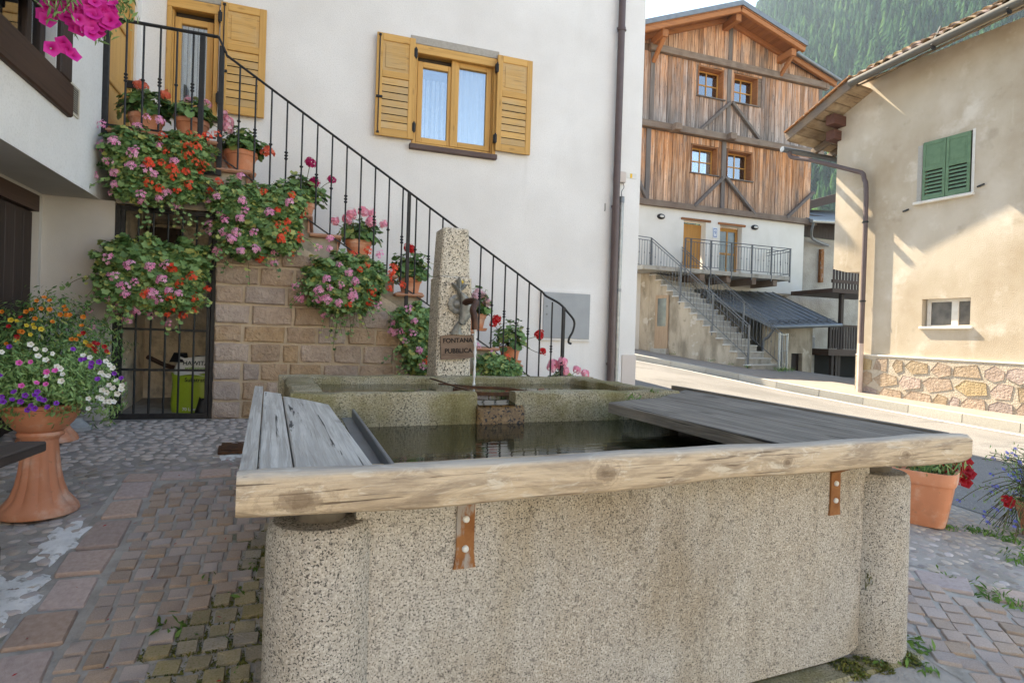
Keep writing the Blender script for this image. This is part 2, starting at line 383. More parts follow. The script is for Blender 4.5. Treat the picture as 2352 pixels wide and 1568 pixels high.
M['mossy_sett'] = mat('mossy_sett', (.33,.28,.19), (.40,.335,.255), 14, bump=.6, bs=60, bd=.008, rnd=.15, hue=.010, layers=(((.17,.17,.05), 11, .5, .66, .6),))
M['slab'] = mat('porphyry_slab', (.42,.31,.265), (.50,.385,.335), 9, bump=.6, bs=50, bd=.007, rnd=.16, hue=.014)
M['cobble'] = mat('river_cobble', (.36,.30,.265), (.44,.38,.34), 20, bump=.25, bs=60, rnd=.35, hue=.02, layers=(((.22,.19,.175), 13, .55, .7, .6),))
M['kerb'] = mat('granite_kerb', (.36,.34,.30), (.42,.40,.36), 40, bump=.3, bs=110, rnd=.1, layers=(((.12,.11,.10), 130, .58, .66, .7),))
M['paving'] = mat('pavement_slab', (.22,.19,.165), (.27,.235,.205), 6, bump=.5, bs=80)
M['roadpaint'] = mat('road_paint', (.66,.66,.63), (.5,.49,.47), 30, lo=.5, hi=.75, bump=.3, bs=90)
def axis_steps(lo, hi, step, far):
    a = list(np.arange(lo, hi+1e-6, step)); d = step*2; x = a[-1]; y = a[0]
    while x < far: x += d; a.append(x); y -= d; a.insert(0, y); d *= 1.5
    return a
def sheet(name, xs_of, ys, off, mat_, parent=None, nu=14, kind='structure'):
    """strip between two edges x0(y), x1(y), following the ground"""
    b = MB()
    for y in ys:
        x0, x1 = xs_of(y)
        for i in range(nu+1):
            x = x0+(x1-x0)*i/nu; b.v.append((x, y, g(x, y)+off))
    for j in range(len(ys)-1):
        for i in range(nu):
            k = j*(nu+1)+i; b.f.append((k, k+1, k+nu+2, k+nu+1))
    o = b.build(name, mat_, parent, smooth=180)
    if kind: o['kind'] = kind
    return o
b = MB(); xs = axis_steps(-6, 18, .75, 2500); ys = axis_steps(-3, 20, .75, 2500)
for y in ys:
    for x in xs: b.v.append((x, y, g(x, y)-.06))
nx = len(xs)
for j in range(len(ys)-1):
    for i in range(nx-1): k = j*nx+i; b.f.append((k, k+1, k+nx+1, k+nx))
tag(b.build('ground', M['soil'], smooth=180), kind='structure')
KERB = [(10.75,-2.0),(10.85,2.0),(11.0,5.6),(11.0,7.4),(10.9,8.7),(10.55,9.6),(10.35,11.0),(9.95,12.4),(9.1,13.6),(7.6,15.0),(5.0,16.6)]
def kerb_x(y):
    for (xa, ya), (xb, yb) in zip(KERB, KERB[1:]):
        if ya <= y <= yb: t = (y-ya)/(yb-ya); t = t*t*(3-2*t)*.4+t*.6; return xa+(xb-xa)*t
    return KERB[0][0] if y < KERB[0][1] else KERB[-1][0]
def road_x(y): return 4.72 + (0.25 if y < 2 else 0.25*max(0, (5.5-y)/3.5))
sheet('courtyard', lambda y: (-4.2, road_x(y)), list(np.arange(-1.6, 7.0, .2)), 0.0, M['mortar'], nu=40)
court = bpy.data.objects['courtyard']
sheet('road', lambda y: (road_x(y), kerb_x(y)), list(np.arange(-1.8, 16.4, .25)), 0.004, M['asphalt'], nu=24)
# painted edge line following the kerb
sheet('road_marking', lambda y: (kerb_x(y)-.36, kerb_x(y)-.25), list(np.arange(-1.8, 15.6, .25)), 0.010, M['roadpaint'], nu=2)
# raised pavement with kerb stones
def pave_out(y):
    P = [(11.95,-2),(11.95,5.6),(11.82,7.5),(11.72,8.8),(13.4,9.6),(14.6,11),(15.2,12.5),(15.4,15.2),(15.4,16.8)]
    for (xa, ya), (xb, yb) in zip(P, P[1:]):
        if ya <= y <= yb: return xa+(xb-xa)*(y-ya)/(yb-ya)
    return P[-1][0]
def pave_z(x, y):
    k = kerb_x(y); return g(x, y)+.15+min(max(x-k, 0), 1.0)*.05
b = MB(); ys_ = list(np.arange(-1.8, 16.5, .25)); nu = 10
for y in ys_:
    x0, x1 = kerb_x(y)+.12, pave_out(y)
    for i in range(nu+1): x = x0+(x1-x0)*i/nu; b.v.append((x, y, pave_z(x, y)))
for j in range(len(ys_)-1):
    for i in range(nu): k = j*(nu+1)+i; b.f.append((k, k+1, k+nu+2, k+nu+1))
pav = tag(b.build('pavement', M['paving'], smooth=180), kind='structure')
y = -1.7
while y < 15.4:
    L = random.uniform(.85, 1.05); y2 = y+L
    a0, a1 = kerb_x(y), kerb_x(y2-.012); bb = MB()
    bb.hexa([(a0,y,g(a0,y)-.1),(a0+.13,y,g(a0,y)-.1),(a1+.13,y2-.012,g(a1,y2)-.1),(a1,y2-.012,g(a1,y2)-.1),
             (a0+.012,y,pave_z(a0,y)+.006),(a0+.13,y,pave_z(a0,y)+.006),(a1+.13,y2-.012,pave_z(a1,y2)+.006),(a1+.012,y2-.012,pave_z(a1,y2)+.006)])
    bb.build('kerb_stone', M['kerb'], pav); y = y2
# ---- setts and slabs around the fountain
def sett_mesh(i):
    r = random.Random(i); b = MB(); h = .5
    pts = [(-h+r.uniform(0,.07), -h+r.uniform(0,.07)), (h-r.uniform(0,.07), -h+r.uniform(0,.07)), (h-r.uniform(0,.07), h-r.uniform(0,.07)), (-h+r.uniform(0,.07), h-r.uniform(0,.07))]
    c = .035
    ring = []
    for k in range(4):
        a, d = pts[k], pts[(k+1)%4]; e = pts[k-1]
        def to(p, q, t): return (p[0]+(q[0]-p[0])*t, p[1]+(q[1]-p[1])*t)
        ring += [to(a, e, c), to(a, d, c)]
    n = len(ring); vs = [(x, y_, -.6) for x, y_ in ring]+[(x, y_, -.06) for x, y_ in ring]+[(x*.94, y_*.94, .02+r.uniform(-.02,.03)) for x, y_ in ring]+[(0,0,.05)]
    fs = []
    for q in range(2):
        for k in range(n): k2 = (k+1)%n; fs.append((q*n+k, q*n+k2, (q+1)*n+k2, (q+1)*n+k))
    for k in range(n): fs.append((2*n+k, 2*n+(k+1)%n, 3*n))
    return b.add(vs, fs)
def tilt_at(x, y): return (math.atan2(g(x,y+.1)-g(x,y-.1), .2), -math.atan2(g(x+.1,y)-g(x-.1,y), .2))
SETT = [sett_mesh(i).mesh('sett', M['sett'], smooth=40) for i in range(7)]
MSETT = [sett_mesh(i+20).mesh('sett', M['mossy_sett'], smooth=40) for i in range(5)]
SLAB = [sett_mesh(i+40).mesh('paving_slab', M['slab'], smooth=40) for i in range(5)]
def lay(x, y, sx, sy, meshes, name, rz=0.0, lift=.012, parent=court):
    tx, ty = tilt_at(x, y); r = random.Random(hash((round(x,3), round(y,3))))
    return put(name, r.choice(meshes), parent, (x, y, g(x,y)+lift+r.uniform(-.006,.006)), (tx+r.uniform(-.045,.045), ty+r.uniform(-.045,.045), rz+r.uniform(-.05,.05)), (sx, sy, .07))
sheet('sett_bed', lambda y: (-.93, .14), list(np.arange(.7, 4.45, .2)), .003, M['joint'], court, 6, None)
n_set = 0
y = 1.02; row = 0
while y < 4.22 and n_set < 300:
    dy = random.uniform(.088, .108)
    x = -.70+random.uniform(-.015,.015)
    while x < (.06 if y < 1.9 else .12):
        dx = random.uniform(.075, .105)
        mossy = (y < 3.4 and x > -.42+.08*math.sin(y*5) + max(0, y-2.5)*.40)
        lay(x+dx/2, y+dy/2, dx-.012, dy-.013, MSETT if mossy else SETT, 'sett'); x += dx; n_set += 1
    y += dy
y = .8
while y < 4.2:
    dy = random.uniform(.24, .36); w = random.uniform(.17,.21); lay(-.72-w/2, y+dy/2, w-.01, dy-.015, SLAB, 'paving_slab'); y += dy
x = -.92
while x < .05:
    dx = random.uniform(.18,.28); lay(x+dx/2, 4.30, dx-.012, .15, SLAB, 'paving_slab'); x += dx
# right-hand setts: laid askew towards the road
sp = sheet('sett_paving', lambda y: (2.60, 3.9), list(np.arange(.2, 2.4, .2)), .002, M['joint'], nu=6)
ca, sa = math.cos(rad(-38)), math.sin(rad(-38)); n2 = 0
for i in range(-14, 26):
    for j in range(-14, 24):
        u = i*.105+random.uniform(-.012,.012); v = j*.098; x = 3.0+u*ca-v*sa; y = 1.35+u*sa+v*ca
        edge = 2.08-(x-3.2)*.95
        if 2.62 < x < 4.3 and .55 < y < edge and n2 < 290 and (x-2.55)**2+(y-1.75)**2 > .16**2:
            lay(x, y, .095+random.uniform(-.008,.006), .088+random.uniform(-.006,.006), SETT, 'sett', rad(-38), parent=sp); n2 += 1
for k in range(9):
    x = 2.78+k*.2; y = 2.2-(x-3.2)*.95+.02; lay(x, y, .25, .17, SLAB, 'paving_slab', math.atan(-.95), parent=sp)
# ---- cobbles set in mortar
def cob_mesh(i):
    r = random.Random(i+90); n = 7; b = MB(); e = r.uniform(.65, 1.0)
    for R, z in ((1.0,-.3),(.94,.14),(.60,.34)):
        for k in range(n): t = 2*math.pi*k/n+.2*i; q = R*(1+r.uniform(-.08,.08)); b.v.append((q*math.cos(t), q*e*math.sin(t), z))
    b.v.append((0,0,.40))
    for q in range(2):
        for k in range(n): k2 = (k+1)%n; b.f.append((q*n+k, q*n+k2, (q+1)*n+k2, (q+1)*n+k))
    for k in range(n): b.f.append((2*n+k, 2*n+(k+1)%n, 3*n))
    return b
COBB = [cob_mesh(i) for i in range(6)]; COBM = [c.mesh('cobble', M['cobble'], smooth=180) for c in COBB]
rc = random.Random(5); spots = []
def cob_area(x0, x1, y0, y1, test, st):
    y = y0
    while y < y1:
        x = x0+rc.uniform(0, st)
        while x < x1:
            px, py = x+rc.uniform(-.02,.02), y+rc.uniform(-.02,.02)
            if test(px, py): spots.append((px, py, st*rc.uniform(.38,.60)))
            x += st*rc.uniform(.85,1.15)
        y += st*.88
cob_area(-3.0, .1, 1.6, 5.75, lambda x, y: x < -.95 or y > 4.42, .078)
nl = len(spots)
def right_ok(x, y): return y > 2.36-(x-3.2)*.95 and x < road_x(y)-.05
cob_area(2.8, 4.95, .9, 3.3, right_ok, .072)
def place_cob(s): x, y, r = s; return Matrix.Translation((x, y, g(x,y)-.002)) @ Matrix.Rotation(hash(s)%63*.1, 4, 'Z') @ Matrix.Diagonal((r*1.08, r, r*.55, 1))
def cobs(lst, parent):
    lst = sorted(lst, key=lambda s: s[0]**2+s[1]**2 + (40 if abs(s[0]-math.tan(YAW-.75)*s[1]) < 0 else 0))
    vis = [s for s in lst if -.78 < math.atan2(s[0], s[1])-YAW < .78]
    first = set(vis[:270]); rest = MB()
    for s in lst:
        if s in first:
            o = put('cobble', COBM[hash(s)%6], parent); o.matrix_local = place_cob(s)
        else:
            Mx = place_cob(s); c = COBB[hash(s)%6]; rest.add([Mx@Vector(v) for v in c.v], c.f)
    if rest.v: tag(rest.build('cobbles', M['cobble'], parent, smooth=180), kind='stuff')
cobs(spots[:nl], court)
cr = sheet('cobbled_strip', lambda y: (max(2.9, 3.2-(y-2.40)/.95+.04), road_x(y)-.02), list(np.arange(1.0, 3.4, .2)), .003, M['mortar'], nu=8)
cobs(spots[nl:], cr)
# lime mortar smears between the cobbles
def smear(cx, cy, pts, h=.006):
    b = MB(); n = 40
    for i in range(n):
        t = 2*math.pi*i/n; k = i/n*len(pts); a = pts[int(k)%len(pts)]; c = pts[(int(k)+1)%len(pts)]; R = a+(c-a)*(k-int(k)); R *= 1+.22*math.sin(t*7+cx*9)+.13*math.sin(t*13+cy*7)
        x, y = cx+R*math.cos(t)*.45, cy+R*math.sin(t); b.v.append((x, y, g(x,y)+.001))
    b.v.append((cx, cy, g(cx,cy)+h*1.6)); r2 = []
    for i in range(n):
        v = b.v[i]; x, y = cx+(v[0]-cx)*.82, cy+(v[1]-cy)*.82; b.v.append((x, y, g(x,y)+h))
    for i in range(n): j = (i+1)%n; b.f += [(i, j, n+1+j, n+1+i), (n+1+i, n+1+j, n)]
    b.build('mortar_smear', M['lime'], court, smooth=180)
smear(-1.03, 2.95, (.28,.20,.30,.2)); smear(-1.0, 3.45, (.2,.26,.15,.2)); smear(-.12, 4.62, (.22,.3,.2,.25)); smear(-1.12, 2.45, (.2,.15,.24,.2)); smear(-.35, 4.72, (.22,.16,.2,.14), .007); smear(.05, 5.2, (.28,.2,.24,.2))
# drain cover
p = on_ground(545, 1030); dcv = thing('drain_cover', 'small rusty ribbed iron drain cover set in the cobbles', 'drain cover', (p[0], p[1], g(p[0],p[1])+.012), rad(4))
MB().box(-.13,.13,-.17,.17,-.02,.004,.004).build('plate', M['rust_dark'] if 'rust_dark' in M else M['rusty_iron'], dcv)
for i in range(7): MB().box(-.11,.11,-.15+i*.046,-.125+i*.046,.004,.012,.003).build('rib', M['rusty_iron'], dcv)
# ================================================================== fountain
M['gran'] = granite('fountain_granite', (.43,.40,.36), (.37,.325,.275), (.040,.037,.034), sc=185, dk=.9, stain=((.74,.66,.54), .75))
M['gran_moss'] = granite('mossy_granite', (.33,.295,.215), (.27,.22,.13), (.06,.052,.04), sc=130, moss=(.15,.13,.035), mossamt=.6, stain=((.62,.55,.4), .5))
M['gran_light'] = granite('pillar_granite', (.56,.52,.45), (.46,.385,.285), (.05,.045,.04), sc=85, dk=.95, stain=((.85,.76,.62), .5))
M['gran_side'] = granite('pillar_side', (.44,.40,.345), (.36,.29,.20), (.045,.042,.038), sc=80)
M['gran_rust'] = granite('rusty_granite', (.20,.12,.05), (.14,.075,.025), (.012,.010,.008), sc=70, dk=.95, rough=.45)
def beammat():
    n = NT('weathered_beam'); f1 = n.noise((2.2,75,75), 6, .65, .5); c = n.mix(n.ramp(f1, .30, .70), (.66,.525,.375), (.43,.325,.225))
    c = n.mix(n.mul(n.ramp(n.noise((3.5,16,16), 6, .7, .8), .46, .62), .75), c, (.27,.205,.15)); c = n.mix(n.mul(n.ramp(n.noise((7,22,22), 5, .7, 1.2), .54, .66), .8), c, (.66,.585,.48))
    c = n.mix(n.mul(n.ramp(n.noise((3,130,130), 3, .6), .60, .68), .85), c, (.09,.06,.04)); k = n.noise((2.1,7,7), 0, kind='voronoi'); c = n.mix(n.mul(n.ramp(k, .20, .10), .75), c, (.15,.095,.06))
    def M2(op, a, b):
        m = n.N.new('ShaderNodeMath'); m.operation = op
        for i, q in enumerate((a, b)):
            if isinstance(q, (int, float)): m.inputs[i].default_value = q
            else: n.link(q, m.inputs[i])
        return m.outputs[0]
    for kx, kz, ra, rb in ((.135,.895,.075,.038),(.985,.912,.045,.036),(1.72,.905,.03,.02),(2.35,.90,.035,.02)):
        u = M2('DIVIDE', M2('SUBTRACT', n.sep('X'), kx), ra); v = M2('DIVIDE', M2('SUBTRACT', n.sep('Z'), kz), rb); d = M2('SQRT', M2('ADD', M2('MULTIPLY', u, u), M2('MULTIPLY', v, v)), 0)
        d = M2('ADD', d, M2('MULTIPLY', M2('SUBTRACT', n.noise(15, 6, .75), .5), 2.0)); w = M2('SINE', M2('MULTIPLY', d, 13), 0)
        c = n.mix(n.mul(n.mul(n.ramp(d, 1.9, .9), n.ramp(w, .1, .9)), .32), c, (.20,.14,.095)); c = n.mix(n.mul(n.ramp(d, .85, .25), .75), c, (.17,.115,.075))
    c = n.mix(n.mul(n.ramp(n.sep('Z'), .948, .958), .55), c, (.42,.40,.37))
    n.col(c); n.bump(f1, .7, .006); n.bump(n.noise((5,30,30), 5, .7), .6, .008); return n.set(.85, 0, .2)
M['beam'] = beammat()
M['board_l'] = plankmat('silver_board', (.43,.40,.36), (.30,.275,.245), (.53,.50,.455), (.03,.027,.025), 'y')
M['board_r'] = plankmat('dark_board', (.22,.19,.155), (.11,.095,.08), (.29,.255,.215), (.02,.017,.015), 'y')
def watermat(name, c, bump=.06, sc=(3.5, 22, 1)):
    n = NT(name); n.col(c); n.set(.015, 0, .5, 1.333)
    n.bump(n.noise(sc, 3, .5, .6), bump, .02); n.bump(n.noise(1.4, 2), bump*.5, .05)
    return n.m
M['water'] = watermat('trough_water', (.016,.016,.007), .055, (3.5, 24, 1))
M['darkstone'] = mat('dark_packing', (.10,.085,.07), (.15,.13,.11), 20)
ft = fthing('fountain_trough', FF, 'granite water trough with round corner columns and weathered wooden rim boards', 'fountain')
def fcol(x, y):
    b = MB(); n = 40; b.lathe([(.150,-.2),(.149,.0),(.146,.4),(.144,.74),(.138,.766),(.128,.775),(.0005,.778)], n, (x, y, 0)); return b
for x in (.21, 2.53): fcol(x, .265).build('column', M['gran'], ft, smooth=40)
for x in (.21, 2.53): MB().lathe([(.07,.776),(.075,.80),(.075,.859)], 24, (x, .265, 0)).build('spacer_block', M['darkstone'], ft, smooth=40)
# front panel with worn lower corner
poly = [(.30,.05),(.55,.02),(1.2,.012),(2.26,.012),(2.34,.022),(2.39,.045),(2.425,.09),(2.432,.15),(2.435,.5),(2.43,.858),(.30,.858)]
fp = MB().prism(poly, .205, .34, 'y'); fpo = fp.build('front_panel', M['gran'], ft)
MB().prism([(.12,.0),(.245,.0),(.245,.93),(.12,.885)][::-1] if False else [(.12,0),(.245,0),(.245,.90),(.12,.90)], .34, 1.56, 'y').build('side_panel', M['gran'], ft)
MB().prism([(2.48,0),(2.62,0),(2.62,.90),(2.48,.90)], .34, 1.56, 'y').build('side_panel', M['gran'], ft)
MB().box(.05,2.70,.10,1.6,-.22,.0,.02).build('base_slab', M['gran_moss'], ft)
MB().box(.24,2.49,.335,1.6,.55,.60).build('trough_floor', M['gran_moss'], ft)
# front beam: lip and seat, a little uneven along its length
def wavy_beam(x0, x1, y0, y1, z0, z1, n=46, ch=.009, amp=.003, seed=1):
    r = random.Random(seed); b = MB(); m = 8
    ph = [r.uniform(0,6) for _ in range(8)]
    for i in range(n+1):
        x = x0+(x1-x0)*i/n
        e = ch*(2.2 if i in (0, n) else 1)
        dz = amp*(math.sin(x*5+ph[0])+.6*math.sin(x*13+ph[1])); dzb = amp*1.6*(math.sin(x*3.3+ph[2])+.7*math.sin(x*9+ph[3])); dy = amp*(math.sin(x*6+ph[4])+.7*math.sin(x*17+ph[5]))
        a, c = y0+dy, y1
        zb, zt = z0+dzb, z1+dz
        for (yy, zz) in ((a+e,zb),(a,zb+e),(a,zt-e),(a+e,zt),(c-e,zt),(c,zt-e),(c,zb+e),(c-e,zb)): b.v.append((x, yy, zz))
    for i in range(n):
        for k in range(m): k2 = (k+1)%m; b.f.append((i*m+k, (i+1)*m+k, (i+1)*m+k2, i*m+k2)[::-1])
    b.f.append(tuple(range(m))[::-1]); b.f.append(tuple(n*m+k for k in range(m)))
    return b
bm = wavy_beam(-.002, 2.755, 0, .068, .856, .962, seed=4); fb = bm.build('front_beam', M['beam'], ft, smooth=50)
MB().box(.08, 2.68, .0685, .36, .860, .898, .006).build('beam_seat', M['beam'], ft)
# left draining board: batten and two planks, rising slightly to the back and sloping inwards
def plank(x0, x1, y0, y1, z00, z10, z01, z11, t, xe=0.0, n=10, bow=.0):
    """top corner heights z(x0,y0) z(x1,y0) z(x0,y1) z(x1,y1), far end cut askew by xe"""
    b = MB(); e = .004
    for j in range(n+1):
        v = j/n
        for (u, dz) in ((0,-t),(0,-e),(.02,0),(.5,bow),(.98,0),(1,-e),(1,-t)):
            yy = y0+(y1+xe*u-y0)*v; z = (z00*(1-u)+z10*u)*(1-v)+(z01*(1-u)+z11*u)*v
            b.v.append((x0+(x1-x0)*u, yy, z+dz))
    m = 7
    for j in range(n):
        for k in range(m): k2 = (k+1)%m; b.f.append((j*m+k, j*m+k2, (j+1)*m+k2, (j+1)*m+k))
    b.f.append(tuple(range(m))[::-1]); b.f.append(tuple(n*m+k for k in range(m)))
    b.f = [f[::-1] for f in b.f]
    return b
plank(.0, .04, .070, 1.78, .963, .963, 1.018, 1.016, .09).build('edge_batten', M['board_l'], ft)
plank(.044, .125, .070, 1.66, .955, .951, 1.002, .992, .03, -.03).build('plank', M['board_l'], ft)
plank(.130, .335, .070, 1.53, .950, .938, .990, .958, .035, -.11, bow=.003).build('plank', M['board_l'], ft)
MB().bar((.40,.2,.905), (.455,1.48,.905), .014, .045, ch=.003).build('metal_channel', M['zinc'], ft)
MB().bar((.372,.2,.884), (.427,1.48,.884), .05, .006).build('channel_flange', M['zinc'], ft)
# right draining board
plank(1.80, 2.255, .070, 1.27, .948, .945, .966, .972, .055, .14, bow=.003).build('plank', M['board_r'], ft)
plank(2.262, 2.685, .070, 1.42, .945, .955, .972, .992, .05, .28, bow=.003).build('plank', M['board_r'], ft)
plank(2.69, 2.73, .070, 1.86, .962, .962, 1.008, 1.006, .08).build('edge_batten', M['board_r'], ft)
MB().bar((1.86,.2,.905), (1.985,1.40,.912), .016, .036, ch=.005).build('metal_rail', M['galv'], ft)
# iron straps bolted to the front panel
def strap(x, z0, z1, w, flare):
    b = MB(); prof = [(z1,w*.5),(z1-.03,w*.5),(z0+.05,w*.5),(z0+.01,w*.5+flare*.6),(z0,w*.5+flare)]
    poly = [(x+h_, z) for z, h_ in prof][::-1]+[(x-h_, z) for z, h_ in prof]
    b.prism(poly, .205, .197, 'y'); s = b.build('strap', M['rust'], ft)
    MB().bar((x, .197, z1-.004), (x, .08, .858), w, .006, (0,0,1)).build('strap_arm', M['rust'], ft)
    for z in (z1-.05, z0+.06): MB().lathe([(.011,0),(.010,.006),(.005,.009),(.0005,.0095)], 12, (0,0,0)).build('bolt', M['white_paint'], s, smooth=50, loc=(x, .197, z), rot=(rad(90),0,0))
strap(.625, .60, .80, .056, .008); strap(2.22, .62, .80, .052, .006)
# water
wt = MB(); nx_, ny_ = 40, 24
for j in range(ny_+1):
    for i in range(nx_+1): x, y = .25+2.23*i/nx_, .341+1.19*j/ny_; wt.v.append((*FF.w((x, y, .828))[:2], .828))
for j in range(ny_):
    for i in range(nx_): k = j*(nx_+1)+i; wt.f.append((k, k+1, k+nx_+2, k+nx_+1))
tag(wt.build('water', M['water'], smooth=180), 'dark still water in the front trough', None, kind='structure')
# ------------------------------------------------ upper basin
ub = fthing('fountain_basin', FF, 'mossy granite upper basin notched at the front behind the wooden-rimmed trough', 'basin')
def uneven_box(x0, x1, y0, y1, z0, z1, n=14, amp=.006, seed=0, ch=.014):
    """stone slab with slightly wandering edges, long axis x or y"""
    r = random.Random(seed); b = MB(); along = 'x' if (x1-x0) > (y1-y0) else 'y'; m = 8
    a0, a1, c0, c1 = (x0, x1, y0, y1) if along == 'x' else (y0, y1, x0, x1)
    for i in range(n+1):
        a = a0+(a1-a0)*i/n; e = ch*r.uniform(.6,1.5); d = [r.uniform(-amp, amp) for _ in range(8)]
        if i in (0, n): d = [0]*8
        ring = ((c0+e,z0),(c0,z0+e),(c0+d[0],z1-e+d[1]),(c0+e+d[0],z1+d[2]),(c1-e,z1+d[3]),(c1+d[4],z1-e),(c1,z0+e),(c1-e,z0))
        for c, z in ring: b.v.append((a, c, z) if along == 'x' else (c, a, z))
    for i in range(n):
        for k in range(m):
            k2 = (k+1)%m; f = (i*m+k, (i+1)*m+k, (i+1)*m+k2, i*m+k2); b.f.append(f[::-1] if along == 'x' else f)
    f0, f1 = tuple(range(m)), tuple(n*m+k for k in range(m))
    b.f += [f0[::-1], f1] if along == 'x' else [f0, f1[::-1]]
    return b
uneven_box(.165, 1.125, 1.535, 1.635, .60, 1.0, seed=2).build('front_wall', M['gran_moss'], ub, smooth=45)
uneven_box(1.355, 2.50, 1.535, 1.635, .60, 1.0, seed=3).build('front_wall', M['gran_moss'], ub, smooth=45)
uneven_box(1.12, 1.40, 1.508, 1.66, .60, .928, 6, seed=4, ch=.02).build('overflow_step', M['gran_rust'], ub, smooth=45)
uneven_box(.165, .335, 1.6355, 2.70, .60, 1.001, seed=5).build('side_wall', M['gran_moss'], ub, smooth=45)
uneven_box(2.34, 2.50, 1.6355, 2.70, .60, 1.001, seed=6).build('side_wall', M['gran_moss'], ub, smooth=45)
uneven_box(.13, 2.56, 2.7005, 2.86, .45, 1.002, 20, seed=7).build('back_wall', M['gran_moss'], ub, smooth=45)
MB().box(.2,2.45,1.58,2.75,.3,.72).build('basin_floor', M['gran_moss'], ub)
MB().box(.17,2.48,1.60,2.85,-.1,.60).build('basin_base', M['gran_moss'], ub)
w2 = MB()
for j in range(9):
    for i in range(21): x, y = .33+2.015*i/20, 1.634+1.068*j/8; w2.v.append((*FF.w((x,y,0))[:2], .950))
for j in range(8):
    for i in range(20): k = j*21+i; w2.f.append((k, k+1, k+22, k+21))
tag(w2.build('water', M['water'], smooth=180), 'dark water filling the upper basin', None, kind='structure')
w3 = MB(); c4 = [FF.w(p) for p in ((1.13,1.512,.9325),(1.352,1.512,.9325),(1.352,1.633,.948),(1.13,1.633,.948))]; w3.quad(*c4); tag(w3.build('water', M['water']), 'film of water sliding over the notch of the upper basin', None, kind='structure')
# iron ring laid over the notch
ring = fthing('iron_ring', FF, 'flat rusty iron ring with a cross bar resting on the basin rim', 'ring')
rb = MB(); n = 40; cx, cy, R = 1.33, 1.93, .205
for k in range(n):
    t = 2*math.pi*k/n
    for rr, z in ((R,.962),(R,.982),(R+.010,.982),(R+.010,.962)): rb.v.append((cx+rr*math.cos(t), cy+rr*math.sin(t), z))
for k in range(n):
    for q in range(4): rb.f.append((k*4+q, ((k+1)%n)*4+q, ((k+1)%n)*4+(q+1)%4, k*4+(q+1)%4))
rb.build('hoop', M['rusty_iron'], ring, smooth=40)
MB().bar((1.08,2.16,.995),(1.56,1.66,.990), .012, .008).build('cross_bar', M['rusty_iron'], ring)
MB().bar((1.13,1.70,.994),(1.17,2.69,.990), .012, .008).build('cross_bar', M['rusty_iron'], ring)
# ------------------------------------------------ pillar with spout and sign
pl = fthing('fountain_pillar', FF, 'tall tapered granite pillar carrying the spout and a carved wooden sign', 'pillar')
def taper(cx, y0, y1, z0, z1, w0, w1, d1=.0, ch=.012):
    b = MB(); rings = []
    for z, w, dd, e in ((z0, w0, 0, ch), (z1-ch, w1, d1, ch), (z1, w1-ch, d1+ch, ch)):
        a, c, p, q = cx-w, cx+w, y0+dd, y1-dd
        rings.append([(a+e,p,z),(c-e,p,z),(c,p+e,z),(c,q-e,z),(c-e,q,z),(a+e,q,z),(a,q-e,z),(a,p+e,z)])
    n = 8; vs = [v for r_ in rings for v in r_]; fs = []
    for i in range(2):
        for k in range(n): k2 = (k+1)%n; fs.append((i*n+k, i*n+k2, (i+1)*n+k2, (i+1)*n+k))
    fs += [tuple(range(n))[::-1], tuple(2*n+k for k in range(n))]
    return b.add(vs, fs)
taper(1.392, 2.862, 3.14, .40, 1.772, .150, .130).build('lower_block', M['gran_light'], pl)
taper(1.392, 2.885, 3.12, 1.776, 2.155, .122, .103).build('upper_block', M['gran_light'], pl)
# ornament: rosette, leaf-fish and curved pipe
PY = 2.862; S0 = lambda px, py: FF.pl(px, py, PY)
ro = MB(); nseg = 48
rc_ = S0(1050, 699)
prof = []
ro.lathe([(.076,0),(.076,.012),(.056,.022),(.036,.014),(.022,.028),(.0005,.032)], 36, (0,0,0), mod=lambda t, i: 1+.05*math.cos(t*10) if i in (0,1,2) else 1)
orn = ro.build('rosette', M['bronze'], pl, smooth=50, loc=(rc_[0], PY, rc_[2]), rot=(rad(90),0,0))
def ribbon(pts, widths, y, th=.010, belly=.012):
    """flat forged leaf following a centre line on the pillar face"""
    b = MB(); m = len(pts); pts = [np.array(p) for p in pts]
    for i, p in enumerate(pts):
        d = pts[min(i+1,m-1)]-pts[max(i-1,0)]; d = d/np.linalg.norm(d); nn = np.array([-d[1], d[0]]); w = widths[i]
        for u, yy in ((-1,0),(-.55,belly),(0,belly*1.5),(.55,belly),(1,0)):
            q = p+nn*w*u; b.v.append((q[0], y-th-yy, q[1]))
        for u in (1,-1): q = p+nn*w*u; b.v.append((q[0], y, q[1]))
    k = 7
    for i in range(m-1):
        for q in range(k): q2 = (q+1)%k; b.f.append((i*k+q, i*k+q2, (i+1)*k+q2, (i+1)*k+q))
    b.f += [tuple(range(k))[::-1], tuple((m-1)*k+q for q in range(k))]
    return b
def PP(*l): return [(S0(x,y)[0], S0(x,y)[2]) for x, y in l]
ribbon(PP((1056,676),(1064,688),(1068,702),(1067,718),(1061,733),(1055,744)), [.016,.034,.050,.048,.032,.020], PY-.02, .03).build('leaf_body', M['bronze'], pl, smooth=60)
ribbon(PP((1050,664),(1053,672),(1058,682)), [.012,.016,.018], PY-.02, .02).build('stem', M['bronze'], pl, smooth=60)
ribbon(PP((1055,740),(1050,752),(1048,762),(1048,768)), [.018,.028,.042,.050], PY-.004, .012).build('tail_fan', M['bronze'], pl, smooth=60)
ribbon(PP((1053,668),(1047,661),(1041,655),(1036,650)), [.010,.015,.013,.004], PY-.01, .014).build('petal', M['bronze'], pl, smooth=60)
ribbon(PP((1053,668),(1060,662),(1066,656),(1072,654)), [.010,.015,.013,.004], PY-.01, .014).build('petal', M['bronze'], pl, smooth=60)
ribbon(PP((1053,666),(1053,655),(1053,645),(1053,637)), [.010,.020,.016,.004], PY-.012, .014).build('petal', M['bronze'], pl, smooth=60)
